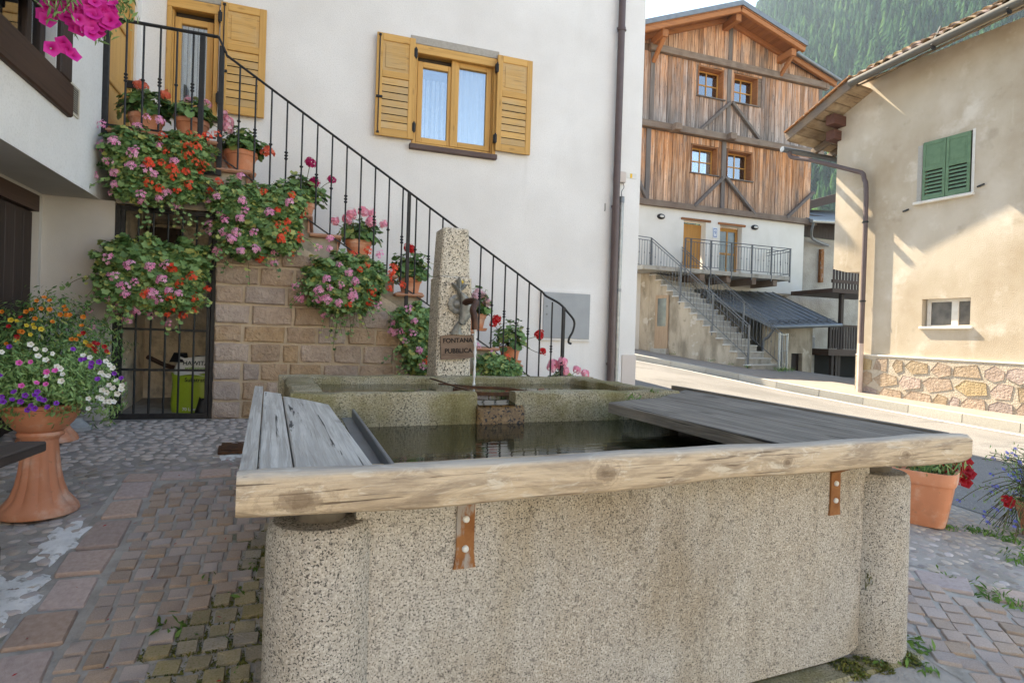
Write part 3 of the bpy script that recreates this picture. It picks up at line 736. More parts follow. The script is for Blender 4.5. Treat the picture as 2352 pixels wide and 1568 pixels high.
for q in PP((1060,648),(1059,664)): MB().lathe([(.016,0),(.012,.010),(.0005,.014)], 8, mod=lambda t, i: 1+.25*math.cos(3*t)).build('gilt_leaf', M['gilt'], pl, smooth=60, loc=(q[0], PY-.012, q[1]), rot=(rad(90),0,.3))
a = S0(1060, 699); tip = FF.pl(1090, 757, 2.60)
path = [(a[0], PY-.01, a[2]), (a[0]+.03, PY-.09, a[2]+.022), (a[0]+.06, PY-.17, a[2]+.012), (tip[0]-.008, 2.63, a[2]-.05), (tip[0], 2.605, a[2]-.11), (tip[0]+.004, 2.60, tip[2])]
def smoothpath(P, n=6):
    P = [np.array(p, float) for p in P]; out = []
    for i in range(len(P)-1):
        p0, p1, p2, p3 = P[max(i-1,0)], P[i], P[i+1], P[min(i+2,len(P)-1)]
        for k in range(n):
            t = k/n; out.append(.5*((2*p1)+(-p0+p2)*t+(2*p0-5*p1+4*p2-p3)*t*t+(-p0+3*p1-3*p2+p3)*t**3))
    out.append(P[-1]); return out
sp_ = smoothpath(path); MB().tube(sp_, [.027]*6+[.025]*(len(sp_)-7)+[.026], 14).build('spout_pipe', M['pipe_iron'], pl, smooth=50)
# sign
sg = thing('wooden_sign', 'small brown carved wooden sign reading FONTANA PUBBLICA on the pillar', 'sign', tuple(FF.w((1.413, PY-.002, 1.222))), FF.a)
M['signwood'] = wood('sign_wood', (.19,.125,.09), (.13,.085,.062), (.05,.03,.02), 'x', along=3, across=40, rnd=.03, grey=(.27,.19,.14), bump=.5)
poly = [(-.128,-.098),(-.02,-.092),(.06,-.087),(.132,-.075),(.130,.10),(.04,.094),(-.05,.096),(-.138,.084)]
MB().prism(poly, 0, -.022, 'y', .004).build('board', M['signwood'], sg)
def text_mesh(s, size, ext=.002, bold=.0):
    c = bpy.data.curves.new('t', 'FONT'); c.body = s; c.size = size; c.extrude = ext; c.align_x = 'CENTER'; c.align_y = 'CENTER'; c.offset = bold; c.resolution_u = 3
    o = bpy.data.objects.new('t', c); COL.objects.link(o); bpy.context.view_layer.update()
    me = bpy.data.meshes.new_from_object(o.evaluated_get(bpy.context.evaluated_depsgraph_get())); bpy.data.objects.remove(o); return me
M['burnt'] = mat('burnt_letters', (.022,.018,.016), rough=.8)
for s, z, x in (('FONTANA', .052, .0), ('PUBBLICA', -.028, .008)):
    me = text_mesh(s, .050, .0012, .0012); me.materials.append(M['burnt']); put('lettering', me, sg, (x, -.0235, z), (rad(90), rad(-3), 0))
# falling water
n = NT('falling_water'); n.b.inputs['Transmission Weight'].default_value = .45; n.col((.95,.96,.97)); n.set(.12, 0, .8, 1.33); n.bump(n.noise((60,60,9), 3), .5, .01); M['jet'] = n.m
t0 = (tip[0]+.004, 2.60, tip[2]+.004); t1 = FF.pl(1079, 890, 2.05)
jet = [np.array(t0), np.array((t0[0]-.001, 2.585, t0[2]-.10)), np.array((t0[0]-.004, 2.572, t0[2]-.25)), np.array((t0[0]-.008, 2.565, .945))]
js = smoothpath(jet, 8); jr = [.011+.0028*math.sin(i*1.7) - .00012*i for i in range(len(js))]
jb = MB().tube([FF.w(p) for p in js], jr, 10)
tag(jb.build('water_jet', M['jet'], smooth=180), 'thin stream of water falling from the spout into the upper basin', 'water jet')
# ================================================================== white house
M['larch'] = wood('larch_joinery', (.62,.36,.12), (.53,.295,.09), (.15,.075,.03), 'z', along=1.3, across=30, rough=.5, rnd=.08, bump=.1, cracks=.25, knots=.35)
M['larch_h'] = wood('larch_joinery_cross', (.62,.36,.12), (.53,.295,.09), (.15,.075,.03), 'x', along=1.3, across=30, rough=.5, rnd=.08, bump=.1, cracks=.25, knots=.35)
M['larch_worn'] = wood('larch_worn', (.62,.375,.14), (.53,.305,.10), (.12,.08,.05), 'x', along=2, across=26, rough=.6, rnd=.1, bump=.15, grey=(.50,.36,.20), cracks=.5)
M['darkwood'] = wood('dark_timber', (.075,.042,.030), (.055,.030,.022), (.015,.009,.007), 'y', along=1.2, across=24, rough=.55, rnd=.1, cracks=.6)
M['darkwood_z'] = wood('dark_planks', (.052,.034,.028), (.038,.025,.021), (.012,.008,.007), 'z', along=1.2, across=24, rough=.6, rnd=.15, cracks=.5)
M['sillstone'] = mat('brown_sill', (.10,.065,.058), (.12,.08,.07), 9, rough=.6)
M['lintel'] = mat('concrete_lintel', (.34,.315,.28), (.40,.37,.33), 40, bump=.5, bs=120)
M['glass'] = glassmat('window_glass', refl=.22)
M['curtain'] = mat('net_curtain', (.60,.60,.58), (.72,.72,.70), (30,2,1.5), lo=.3, hi=.7, rough=.95, bump=.3, bs=(1), layers=(((.85,.85,.84), (15,15,11), .22, .1, .9, 'voronoi'),))
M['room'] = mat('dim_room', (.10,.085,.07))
hs = fthing('white_house', HF, 'white plastered house with larch shutters beside the flowered stairs', 'house')
H0 = -10.5
def wall_holes(b, a0, a1, z0, z1, holes, P, depth):
    """rectangle wall with real openings; P(a,z,d) gives a point at depth d"""
    A = sorted({a0, a1, *[h for q in holes for h in q[:2]]}); Z = sorted({z0, z1, *[h for q in holes for h in q[2:]]})
    for i in range(len(A)-1):
        for j in range(len(Z)-1):
            ca, cz = (A[i]+A[i+1])/2, (Z[j]+Z[j+1])/2
            if any(q[0] < ca < q[1] and q[2] < cz < q[3] for q in holes): continue
            b.quad(P(A[i],Z[j],0), P(A[i+1],Z[j],0), P(A[i+1],Z[j+1],0), P(A[i],Z[j+1],0))
    for (p, q, r, s) in holes:
        for (u, v) in (((p,r),(p,s)), ((p,s),(q,s)), ((q,s),(q,r)), ((q,r),(p,r))):
            b.quad(P(*u,0), P(*u,depth), P(*v,depth), P(*v,0))
WIN1 = (-3.005, -1.995, 3.50, 4.655); WIN2 = (-5.50, -5.02, 3.50, 4.66)
b = MB()
Pm = lambda a, z, d: (a, d, z)
wall_holes(b, -5.72, 0, .2, 8.2, [WIN1, WIN2], Pm, .16)
b.quad((0,0,.2),(0,7,.2),(0,7,8.2),(0,0,8.2)); b.quad((0,7,.2),(H0,7,.2),(H0,7,8.2),(0,7,8.2)); b.quad((H0,7,.2),(H0,-7,.2),(H0,-7,8.2),(H0,7,8.2))
b.prism([(0,8.2),(7,8.2),(3.5,10.4)], -.01, -.02, 'x')
b.build('wall', M['plaster'], hs)
# wing over the cellar door: face looks across the courtyard
b = MB(); Px = lambda a, z, d: (-5.72-d, a, z)
WDOOR = (-.93, -.14, 2.96, 5.0); WWIN = (-3.6, -1.915, 3.045, 4.4)
wall_holes(b, -7.0, 0.0, 2.36, 8.2, [WDOOR, WWIN], Px, .14)
b.quad((-5.72,-7,2.36),(-5.72,-7,8.2),(H0,-7,8.2),(H0,-7,2.36))
b.build('wing_wall', M['plaster'], hs)
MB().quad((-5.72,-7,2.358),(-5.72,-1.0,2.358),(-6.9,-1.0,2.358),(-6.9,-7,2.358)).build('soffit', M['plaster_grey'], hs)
b = MB(); LD = (-2.6, -1.03, .3, 2.33)
wall_holes(b, -7.0, -1.0, .0, 2.357, [(-2.6,-1.05,.05,2.335)], lambda a, z, d: (-6.12-d, a, z), .1)
b.quad((-6.12,-1.0,.2),(-5.612,-1.0,.2),(-5.612,-1.0,2.357),(-6.12,-1.0,2.357))
b.quad((-5.612,-1.0,.2),(-5.612,-.6,.2),(-5.612,-.6,2.357),(-5.612,-1.0,2.357))
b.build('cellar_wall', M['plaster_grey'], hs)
# cellar door of vertical dark boards
for i in range(11):
    y0 = -2.59+i*.14; MB().box(-6.19,-6.165,y0,y0+.136,.1,2.20,.004).build('door_plank', M['darkwood_z'], hs)
MB().box(-6.20,-6.12,-2.598,-1.052,2.205,2.334).build('door_lintel', M['darkwood'], hs)
MB().box(-6.163,-6.15,-1.60,-1.585,1.86,2.02,.003).build('door_hinge', M['iron'], hs)
# roof
b = MB(); th = .18
for s in (0, 1):
    y0, z0 = (-.75, 8.0) if s == 0 else (7.75, 8.0)
    b.hexa([(.6,y0,z0-.02),(.6,3.5,10.55),(H0,3.5,10.55),(H0,y0,z0-.02),(.6,y0,z0+th),(.6,3.5,10.55+th),(H0,3.5,10.55+th),(H0,y0,z0+th)] if s else
           [(H0,y0,z0-.02),(.6,y0,z0-.02),(.6,3.5,10.55),(H0,3.5,10.55),(H0,y0,z0+th),(.6,y0,z0+th),(.6,3.5,10.55+th),(H0,3.5,10.55+th)])
b.box(H0,-4.8,-7.4,0,8.21,8.4)
b.build('roof', M['tile_nose'], hs)
# plinth course at the corner
MB().box(-.19,.016,-.014,.6,.1,.72,.004).build('plinth', M['plinth'], hs); MB().box(-.19,.016,-.014,.6,.726,1.14,.004).build('plinth', M['plinth'], hs)
# ---- window joinery
def window(o, dbl=True, curtain=True):
    x0, x1, z0, z1 = o; y = .05
    fr = MB(); t = .055
    fr.box(x0,x0+t,y,y+.09,z0,z1,.004).box(x1-t,x1,y,y+.09,z0,z1,.004).box(x0+t-.002,x1-t+.002,y+.001,y+.088,z1-.085,z1-.001,.004).box(x0+t-.002,x1-t+.002,y+.001,y+.088,z0+.001,z0+.05,.004); w = fr.build('window', M['larch'], hs)
    mid = (x0+x1)/2-.02
    leaves = [(x0+t+.005, mid-.004, .012), (mid+.004, x1-t-.005, 0)] if dbl else [(x0+t+.005, x1-t-.005, .01)]
    for k, (a, c, dy) in enumerate(leaves):
        s_ = .062; zz0, zz1 = z0+.055, z1-(.16 if k == 0 else .095)
        sash = MB().box(a,a+s_,y+dy,y+.06+dy,zz0,zz1,.004).box(c-s_,c,y+dy,y+.06+dy,zz0,zz1,.004).build('sash', M['larch'], w)
        MB().box(a+s_,c-s_,y+dy,y+.058+dy,zz0,zz0+s_,.004).box(a+s_,c-s_,y+dy,y+.058+dy,zz1-s_,zz1,.004).build('sash_rail', M['larch_h'], w)
        MB().box(a+s_-.004,c-s_+.004,y+.028+dy,y+.034+dy,zz0+s_-.004,zz1-s_+.004).build('pane', M['glass'], w)
        cu = MB(); n = 40
        for i in range(n+1):
            x = a+s_-.02+(c-a-2*s_+.04)*i/n; yy = y+.10+dy+.008*math.sin(i*.9)+.004*math.sin(i*2.3)
            cu.v += [(x,yy,zz0+.03),(x,yy,zz1-.03 - (.13 if (k == 0 and dbl) else 0))]
        for i in range(n): cu.f.append((i*2,i*2+2,i*2+3,i*2+1))
        cu.build('curtain', M['curtain'], w, smooth=180)
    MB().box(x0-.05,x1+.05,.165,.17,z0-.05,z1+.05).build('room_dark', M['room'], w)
    if dbl: MB().box(mid-.03,mid+.03,y-.008,y+.02,z0+.05,z1-.09,.006).build('mullion', M['larch'], w)
    return w
window(WIN1); window(WIN2, False)
MB().box(-3.03,-1.985,-.06,.06,3.44,3.498,.006).build('sill', M['sillstone'], hs)
MB().box(-5.53,-4.98,-.06,.06,3.44,3.498,.006).build('sill', M['sillstone'], hs)
MB().box(-3.045,-1.985,-.012,.10,4.657,4.745,.004).build('lintel', M['lintel'], hs)
MB().box(-5.54,-4.99,-.012,.10,4.662,4.75,.004).build('lintel', M['lintel'], hs)
# outer casing boards
for o in (WIN1, WIN2):
    MB().box(o[0]+.001,o[1]-.001,-.012,.045,o[3]-.10,o[3]-.001,.004).build('casing_head', M['larch_h'], hs)
    MB().box(o[0]+.001,o[0]+.045,-.011,.045,o[2]+.001,o[3]-.101,.004).build('casing', M['larch'], hs); MB().box(o[1]-.045,o[1]-.001,-.011,.045,o[2]+.001,o[3]-.101,.004).build('casing', M['larch'], hs)
def shutter(x0, x1, z0, z1, hinge_right, bolt=False, skew=.012):
    """opened flat against the wall; local origin at its hinge edge"""
    w = x1-x0; h = z1-z0; s = .068; d = .034
    sh = MB().box(0,s,-d,0,0,h,.004).box(w-s,w,-d,0,0,h,.004)
    o = sh.build('shutter', M['larch'], hs, loc=(x0, -.032, z0), rot=(0, 0, -skew if hinge_right else skew))
    
    for ra, rb_ in ((0,.085),(h-.08,h),(h*.575,h*.575+.075)): MB().box(s,w-s,-d+.001,-.001,ra,rb_,.004).build('rail', M['larch_h'], o)
    zp0, zp1 = h*.575+.075, h-.08
    MB().box(s,w-s,-.022,-.008,zp0,zp1).box(s+.03,w-s-.03,-.029,-.022,zp0+.035,zp1-.035,.006).build('panel', M['larch_worn'], o)
    n = 7; zz0, zz1 = .085, h*.575; dz = (zz1-zz0)/n
    for i in range(n):
        za = zz0+i*dz; b = MB(); b.hexa([(s,-.030,za+.002),(w-s,-.030,za+.002),(w-s,-.010,za+.012),(s,-.010,za+.012),(s,-.024,za+dz-.006),(w-s,-.024,za+dz-.006),(w-s,-.006,za+dz+.002),(s,-.006,za+dz+.002)])
        b.build('slat', M['larch_worn'], o)
    MB().box(s,w-s,-.005,-.002,.08,h*.58).build('slat_back', M['black'], o)
    if bolt:
        MB().tube([(s*.5,-d-.008,.03),(s*.5,-d-.008,h-.03)], .006, 6).build('bolt_rod', M['iron'], o)
        MB().box(s*.5-.014,s*.5+.014,-d-.018,-d,.02,.04).box(s*.5-.014,s*.5+.014,-d-.018,-d,h-.04,h-.02).box(.005,.075,-d-.022,-d-.004,h*.36,h*.36+.026,.004).build('bolt_handle', M['iron'], o)
    xh = w+.005 if hinge_right else -.005
    for z in (.14, h-.16): MB().box(xh-.02,xh+.02,-d-.006,.01,z-.05,z+.05,.006).tube([(xh,-d-.004,z-.06),(xh,-d-.004,z+.06)], .009, 6).build('hinge', M['iron'], o)
    return o
shutter(-3.425, -2.995, 3.535, 4.68, True, True); shutter(-2.015, -1.570, 3.545, 4.685, False)
shutter(-5.000, -4.565, 3.545, 4.68, False, True)
# landing door seen edge-on, and timber window with flower basket in the wing
dd = MB().box(-5.80,-5.74,-.93,-.86,2.9,5.0,.004).box(-5.80,-5.74,-.21,-.14,2.9,5.0,.004).build('door', M['larch'], hs)
MB().box(-5.81,-5.775,-.86,-.21,2.9,5.0).build('door_leaf', M['larch'], dd)
for z in (3.12, 3.50, 4.1): MB().bar((-5.765,-.80,z),(-5.765,-.27,z), .02, .09, ch=.008).build('door_rail', M['larch_h'], dd)
MB().box(-5.77,-5.70,-.235,-.205,3.60,3.67,.004).build('door_lock', M['iron'], dd)
tw = MB().box(-5.75,-5.685,-3.7,-1.69,2.80,3.04,.012).build('timber_window', M['darkwood'], hs)
MB().box(-5.75,-5.69,-1.905,-1.715,3.0405,4.5,.01).build('post', M['darkwood_z'], tw)
MB().box(-5.84,-5.80,-3.6,-1.92,3.045,4.4).build('pane', M['glass'], tw)
MB().box(-5.83,-5.775,-2.20,-2.13,3.045,4.4,.006).box(-5.83,-5.775,-2.0,-1.93,3.045,4.4,.006).build('sash', M['darkwood_z'], tw)
MB().box(-5.90,-5.86,-3.65,-1.9,3.0,4.45).build('room_dark', M['room'], tw)
for i in range(4): MB().box(-5.70,-5.68,-3.6+i*.36,-3.6+i*.36+.35,3.30,4.5,.004).build('shutter_plank', M['darkwood_z'], tw)
# vent grille
M['vent'] = mat('vent_cream', (.58,.53,.45), rough=.6)
vg = MB().box(-5.722,-5.708,-1.685,-1.672,2.85,3.07).box(-5.722,-5.708,-1.53,-1.517,2.85,3.07).box(-5.722,-5.708,-1.672,-1.53,3.057,3.07).box(-5.722,-5.708,-1.672,-1.53,2.85,2.863).build('vent_grille', M['vent'], hs)
MB().box(-5.719,-5.716,-1.672,-1.53,2.863,3.057).build('vent_back', M['black'], vg)
for i in range(12): z = 2.868+i*.0158; MB().hexa([(-5.709,-1.672,z),(-5.709,-1.53,z),(-5.716,-1.53,z+.006),(-5.716,-1.672,z+.006),(-5.709,-1.672,z+.004),(-5.709,-1.53,z+.004),(-5.716,-1.53,z+.010),(-5.716,-1.672,z+.010)]).build('vent_slat', M['vent'], vg)
# downpipe, conduit, meter cabinet
dp = MB().tube([(-.385,-.075,8.0),(-.385,-.075,3.02)], .045, 14).tube([(-.385,-.075,3.03),(-.385,-.075,.3)], .050, 14).build('downpipe', M['pipe_brown'], hs, smooth=50)
for z in (3.03, 1.02, 5.3): MB().tube([(-.385,-.075,z-.02),(-.385,-.075,z+.02)], .054, 14).box(-.45,-.32,-.082,-.068,z-.012,z+.012).box(-.39,-.38,-.06,0.0,z-.01,z+.01).build('pipe_clip', M['pipe_brown'], dp, smooth=50)
cn = MB().tube([(-.285,-.04,3.16),(-.29,-.04,1.9),(-.29,-.04,.35)], .030, 12).build('conduit', M['galv'], hs, smooth=50)
MB().tube([(-.285,-.04,3.10),(-.285,-.04,3.18)], .034, 12).tube([(-.29,-.04,1.95),(-.29,-.04,1.99)], .035, 12).build('conduit_collar', M['zinc'], cn, smooth=50)
jb_ = MB().box(-.34,-.245,-.07,0,3.36,3.50,.008).build('junction_box', M['plinth'], hs)
MB().tube(smoothpath([(-.285,-.05,3.36),(-.27,-.06,3.30),(-.30,-.055,3.24),(-.285,-.04,3.18)]), .004, 5).build('cable', M['rubber'], jb_)
M['warn'] = mat('warning_yellow', (.75,.45,.02), rough=.4)
ws = MB().box(-.20,-.06,-.006,0,3.44,3.51).build('warning_plate', M['white_paint'], hs)
MB().box(-.155,-.125,-.009,-.0062,3.447,3.503).build('warning_mark', M['warn'], ws)
M['cabinet'] = mat('cabinet_grey', (.27,.29,.31), (.31,.33,.35), 4, rough=.45, spec=.4, layers=(((.42,.43,.44), 45, .62, .7, .5),))
cb = MB().box(-1.35,-.66,-.035,.0,1.30,1.92).build('cabinet_surround', M['plaster'], hs)
cdoor = MB().box(-1.325,-.69,-.045,-.036,1.325,1.895,.003).build('cabinet_door', M['cabinet'], hs)
for z in (1.62, 1.72): MB().lathe([(.012,0),(.012,.006),(.0005,.008)], 10).build('cabinet_lock', M['zinc'], cdoor, loc=(-1.28,-.045,z), rot=(rad(90),0,0))
MB().tube([(-.505,-.003,2.98),(-.505,-.012,3.0),(-.505,-.006,3.08)], .004, 5).build('wall_hook', M['iron'], hs)
# ================================================================== outside stair
M['stairplaster'] = mat('stained_plaster', (.38,.33,.26), (.46,.41,.34), 4, bump=.5, bs=60, layers=(((.22,.175,.115), (3,3,1.6), .48, .66, .75), ((.14,.13,.08), 9, .6, .72, .5)))
M['wallmortar'] = mat('joint_mortar', (.50,.40,.29), (.58,.475,.355), 9, bump=.7, bs=70, bd=.01)
M['porphyry'] = mat('porphyry_block', (.43,.315,.235), (.53,.40,.305), 9, bump=1.0, bs=34, bd=.03, rnd=.13, hue=.007, layers=(((.31,.225,.175), 22, .5, .7, .5), ((.46,.32,.205), 5, .6, .72, .5)))
st = fthing('outside_stair', HF, 'outside stair with terracotta treads on a porphyry block wall', 'stair')
SF = -1.0; RISE, RUN = .170, .265
STEPS = [(-4.86+RUN*k, 2.735-RISE*k) for k in range(14)]     # left edge, tread height
# plaster body (stepped), above the stone wall line
poly = [(-5.615,2.345),(-5.615,2.925),(-4.86,2.925)]
for x, z in STEPS: poly += [(x, z-.035), (x+RUN, z-.035)]
xe = STEPS[-1][0]+RUN
def stone_top(x): return 2.15-.634*(x+4.26)
poly += [(xe,.2),(-1.4,.2)]; low = [(-1.40, stone_top(-1.40)), (-4.56, stone_top(-4.56)), (-4.83, 2.345)]
MB().prism([p for p in poly if p[1] > .25]+[(xe, max(.3, stone_top(xe)-.02))]+low[1:], SF+.03, -.02, 'y').build('stair_body', M['stairplaster'], st)
MB().prism([(-4.83,.15),(xe+.3,.15),(xe+.3,max(.25,stone_top(xe+.3))),(-4.56,stone_top(-4.56)-.005),(-4.83,2.34)], SF+.008, -.04, 'y').build('wall_core', M['wallmortar'], st)
MB().box(-5.611,-4.83,SF+.02,-.02,2.345,2.40).build('gate_lintel', M['stairplaster'], st)
for k, (x, z) in enumerate(STEPS):
    b = MB(); n = 5; y0 = SF-.035
    prof = [(y0+.02, z-.036),(y0+.006,z-.032),(y0,z-.018),(y0+.006,z-.004),(y0+.02,z)]
    # tread slab, rounded nose along the right edge and the front end
    xr = x+RUN+.03
    b.box(x+.002, xr, y0, -.021, z-.034, z, .013)
    b.build('tread', M['tile_nose'], st)
    MB().box(x+RUN-.012,x+RUN,SF+.0,-.022,z-RISE+.001,z-.035).build('riser', M['tile_nose'], st)
MB().box(-5.70,-4.83,SF-.035,-.001,2.925,2.96,.013).build('landing_slab', M['tile_nose'], st)
MB().box(-4.872,-4.86,SF,-.022,2.737,2.924).build('riser', M['tile_nose'], st)
# porphyry blocks, laid in courses
rs = random.Random(21); z = .34; course = 0; heights = [.165,.16,.18,.165,.18,.16,.185,.17,.175,.165,.18,.165,.17,.165]
def block(x0, x1, z0, z1):
    top0, top1 = stone_top(x0)-.02, stone_top(x1)-.02
    if top1 < z0+.03: return
    j = lambda a: a+rs.uniform(-.006,.006)
    p = [(j(x0+.013), j(z0+.011)), (j((x0+x1)/2), j(z0+.010)), (j(x1-.013), j(z0+.011)), (j(x1-.011), j((z0+z1)/2)), (j(x1-.013), j(min(z1-.011, top1))), (j((x0+x1)/2), j(min(z1-.010, (top0+top1)/2))), (j(x0+.013), j(min(z1-.011, top0))), (j(x0+.011), j((z0+min(z1,top0))/2))]
    b = MB(); n = 8; cx = sum(q[0] for q in p)/n; cz = sum(q[1] for q in p)/n; vs = []
    for (sc, y) in ((1.0, SF+.03), (1.0, SF-.006), (.86, SF-.018)):
        for q in p: vs.append((cx+(q[0]-cx)*(sc if sc == 1 else 1-.014/max(.03,abs(q[0]-cx)) if abs(q[0]-cx) > .03 else 1), y+(rs.uniform(-.006,.006) if sc != 1 else 0), cz+(q[1]-cz)*(sc if sc == 1 else .84)))
    vs.append((cx+rs.uniform(-.02,.02), SF-.021+rs.uniform(-.006,.006), cz))
    fs = []
    for i in range(2):
        for k in range(n): k2 = (k+1)%n; fs.append((i*n+k, i*n+k2, (i+1)*n+k2, (i+1)*n+k))
    for k in range(n): fs.append((2*n+k, 2*n+(k+1)%n, 3*n))
    b.add(vs, fs).build('stone_block', M['porphyry'], st)
while z < 2.3:
    h = heights[course%len(heights)]; x = -4.84
    while x < -1.55:
        w = rs.choice((.15,.20,.24,.27,.30,.33,.36)) if rs.random() < .85 else .11
        if x == -4.84 and course%2: w = .24
        block(x, min(x+w, -1.4), z, z+h); x += w
    z += h; course += 1
# ---- iron railing
rl = fthing('stair_railing', HF, 'black wrought iron railing with collared balusters climbing the outside stair', 'railing')
RY = SF-.02
def hr(x): return 3.75-.627*(x+4.83)
def br(x): return 2.80-.640*(x+4.79)
MB().bar((-5.69,RY,3.875),(-4.86,RY,3.875), .034, .022, ch=.006).build('handrail', M['iron'], rl)
MB().bar((-4.86,RY,3.875),(-4.795,RY,3.742), .034, .018, ch=.004).build('handrail', M['iron'], rl)
pts = [(-4.80,RY,hr(-4.80)),(-1.72,RY,hr(-1.72))]
MB().bar(pts[0], pts[1], .030, .018, ch=.006).build('handrail', M['iron'], rl)
e = pts[1]; sw = [FF and HF.pl(*q, RY) for q in ((1255,680),(1285,697),(1305,718),(1319,738),(1316,760),(1308,775),(1306,786),(1312,789))]
MB().tube(smoothpath([e]+sw, 4), .0125, 8).build('volute', M['iron'], rl, smooth=50)
MB().bar((-5.69,RY,2.985),(-4.86,RY,2.985), .020, .012).build('bottom_rail', M['iron'], rl)
MB().bar((-4.79,RY,br(-4.79)),(-1.66,RY,br(-1.66)), .018, .012).build('bottom_rail', M['iron'], rl)
def collar(b, x, z, kind):
    for dz in ((0,) if kind else (-.028,0,.028)): b.lathe([(.007,-.012),(.015,-.006),(.017,0),(.015,.006),(.007,.012)], 8, (x, RY, z+dz))
def baluster(x, z0, z1, kind):
    b = MB(); b.tube([(x,RY,z0),(x,RY,z1)], .0085, 6); o = b.build('baluster', M['iron'], rl, smooth=50)
    c = MB(); collar(c, x, z0+(z1-z0)*.47, kind); c.build('collar', M['iron'], o, smooth=60)
k = 0; x = -5.56
for x in (-5.555,-5.43,-5.305,-5.18,-5.055): baluster(x, 2.985, 3.865, k%2); k += 1
x = -4.68
while x < -1.5:
    if abs(x+3.15) > .05 and abs(x+1.50) > .05: baluster(x, br(x), hr(x)-.008 if x < -1.72 else HF.pl(1278,694,RY)[2], k%2)
    k += 1; x += .1335
def post(x, z0, z1, w=.032): MB().box(x-w/2,x+w/2,RY-.012,RY+.02,z0,z1,.004).build('post', M['iron'], rl)
post(-5.70, 2.90, 3.885, .045); post(-4.985, 2.62, 3.865, .042); post(-4.83, 2.66, 3.80, .040); post(-3.15, 1.55, hr(-3.15), .034); post(-1.475, .60, HF.pl(1297,706,RY)[2], .034)
MB().box(-4.97,-4.83,RY-.01,RY+.01,2.66,2.69).box(-4.97,-4.83,RY-.01,RY+.01,2.78,2.80).build('bracket', M['iron'], rl)
# ---- gate to the space under the landing
gt = fthing('iron_gate', HF, 'black iron bar gate in the doorway beneath the stair landing', 'gate')
x0, x1, z0, z1 = -5.585, -4.855, .535, 2.30; GY = SF+.03
MB().box(x0-.03,x0+.012,GY-.02,GY+.02,z0-.03,z1+.03,.004).box(x1-.012,x1+.03,GY-.02,GY+.02,z0-.03,z1+.03,.004).box(x0+.012,x1-.012,GY-.019,GY+.019,z1-.008,z1+.029).box(x0+.012,x1-.012,GY-.019,GY+.019,z0-.03,z0+.02).build('frame', M['iron'], gt)
for t in (x0+.03, x1-.03): MB().box(t-.014,t+.014,GY-.016,GY+.012,z0+.021,z1-.009).build('stile', M['iron'], gt)
for i in range(5): x = x0+.03+(x1-x0-.06)*(i+1)/6; MB().tube([(x,GY,z0),(x,GY,z1)], .009, 6).build('bar', M['iron'], gt, smooth=50)
for z in (.935, 1.285, 1.86): MB().box(x0+.045,x1-.045,GY-.011,GY-.004,z-.01,z+.01).build('cross_bar', M['iron'], gt)
MB().box(x0-.03,x1+.03,SF-.06,SF+.3,.44,.503,.008).build('threshold', M['darkwood'], gt)
# recess behind the gate
b = MB(); X0, X1 = -5.608, -4.832
b.quad((X0,SF+.06,.5),(X1,SF+.06,.5),(X1,-.03,.5),(X0,-.03,.5))
b.quad((X1,-.03,.3),(X0,-.03,.3),(X0,-.03,2.343),(X1,-.03,2.343)); b.quad((X0,-.03,.3),(X0,SF+.05,.3),(X0,SF+.05,2.343),(X0,-.03,2.343)); b.quad((X1,SF+.05,.3),(X1,-.03,.3),(X1,-.03,2.343),(X1,SF+.05,2.343)); b.quad((X0,SF+.05,2.343),(X1,SF+.05,2.343),(X1,-.03,2.343),(X0,-.03,2.343))
b.f = [f[::-1] for f in b.f]
M['roughwall'] = mat('rough_render', (.72,.61,.47), (.78,.69,.56), 4, bump=1.0, bs=14, bd=.03, layers=(((.20,.155,.11), 6, .5, .66, .6),))
b.build('under_stair_niche', M['roughwall'], st)
MB().box(-5.60,-5.30,-.12,-.04,1.75,2.30).build('niche_board', M['darkwood_z'], st)
# sack of potting soil and other things in the niche
M['sack'] = mat('green_sack', (.30,.42,.022), (.34,.47,.03), 9, rough=.35, spec=.5, bump=.5, bs=16, bd=.01)
M['sackw'] = mat('white_sack', (.66,.66,.62), (.74,.74,.70), 9, rough=.35, spec=.5, bump=.5, bs=16, bd=.01)
sk = thing('soil_sack', 'bright green and white plastic sack of potting soil standing behind the gate', 'sack', tuple(HF.w((-5.04,-.66,.503))), HF.a+rad(-6))
def sack(z0, z1, w, d, fold=0):
    b = MB(); n = 24; m = 9
    for j in range(m+1):
        v = j/m; z = z0+(z1-z0)*v
        for k in range(n):
            t = 2*math.pi*k/n; q = (abs(math.cos(t))**4+abs(math.sin(t))**4)**-.25; bul = 1+.03*math.sin(v*9+t*3)
            b.v.append((w*q*math.cos(t)*bul*(1-fold*v), d*q*math.sin(t)*bul*(1-fold*v*.8), z+.012*math.sin(t*3+v*4)))
    for j in range(m):
        for k in range(n): k2 = (k+1)%n; b.f.append((j*n+k, j*n+k2, (j+1)*n+k2, (j+1)*n+k))
    b.f.append(tuple(m*n+k for k in range(n))); return b
sk.scale = (1.22,1.1,1.22)
sack(0,.31,.145,.09).build('sack_body', M['sack'], sk, smooth=180); sack(.30,.44,.146,.09,.35).build('sack_top', M['sackw'], sk, smooth=180)
MB().hexa([(-.16,-.06,.40),(-.06,-.08,.40),(-.05,.02,.42),(-.15,.03,.42),(-.14,-.02,.47),(-.07,-.04,.46),(-.06,.02,.47),(-.13,.02,.47)]).build('sack_flap', M['rubber'], sk)
M['ink'] = mat('printed_ink', (.02,.03,.02), rough=.5)
M['inkg'] = mat('printed_green', (.20,.36,.03), rough=.5)
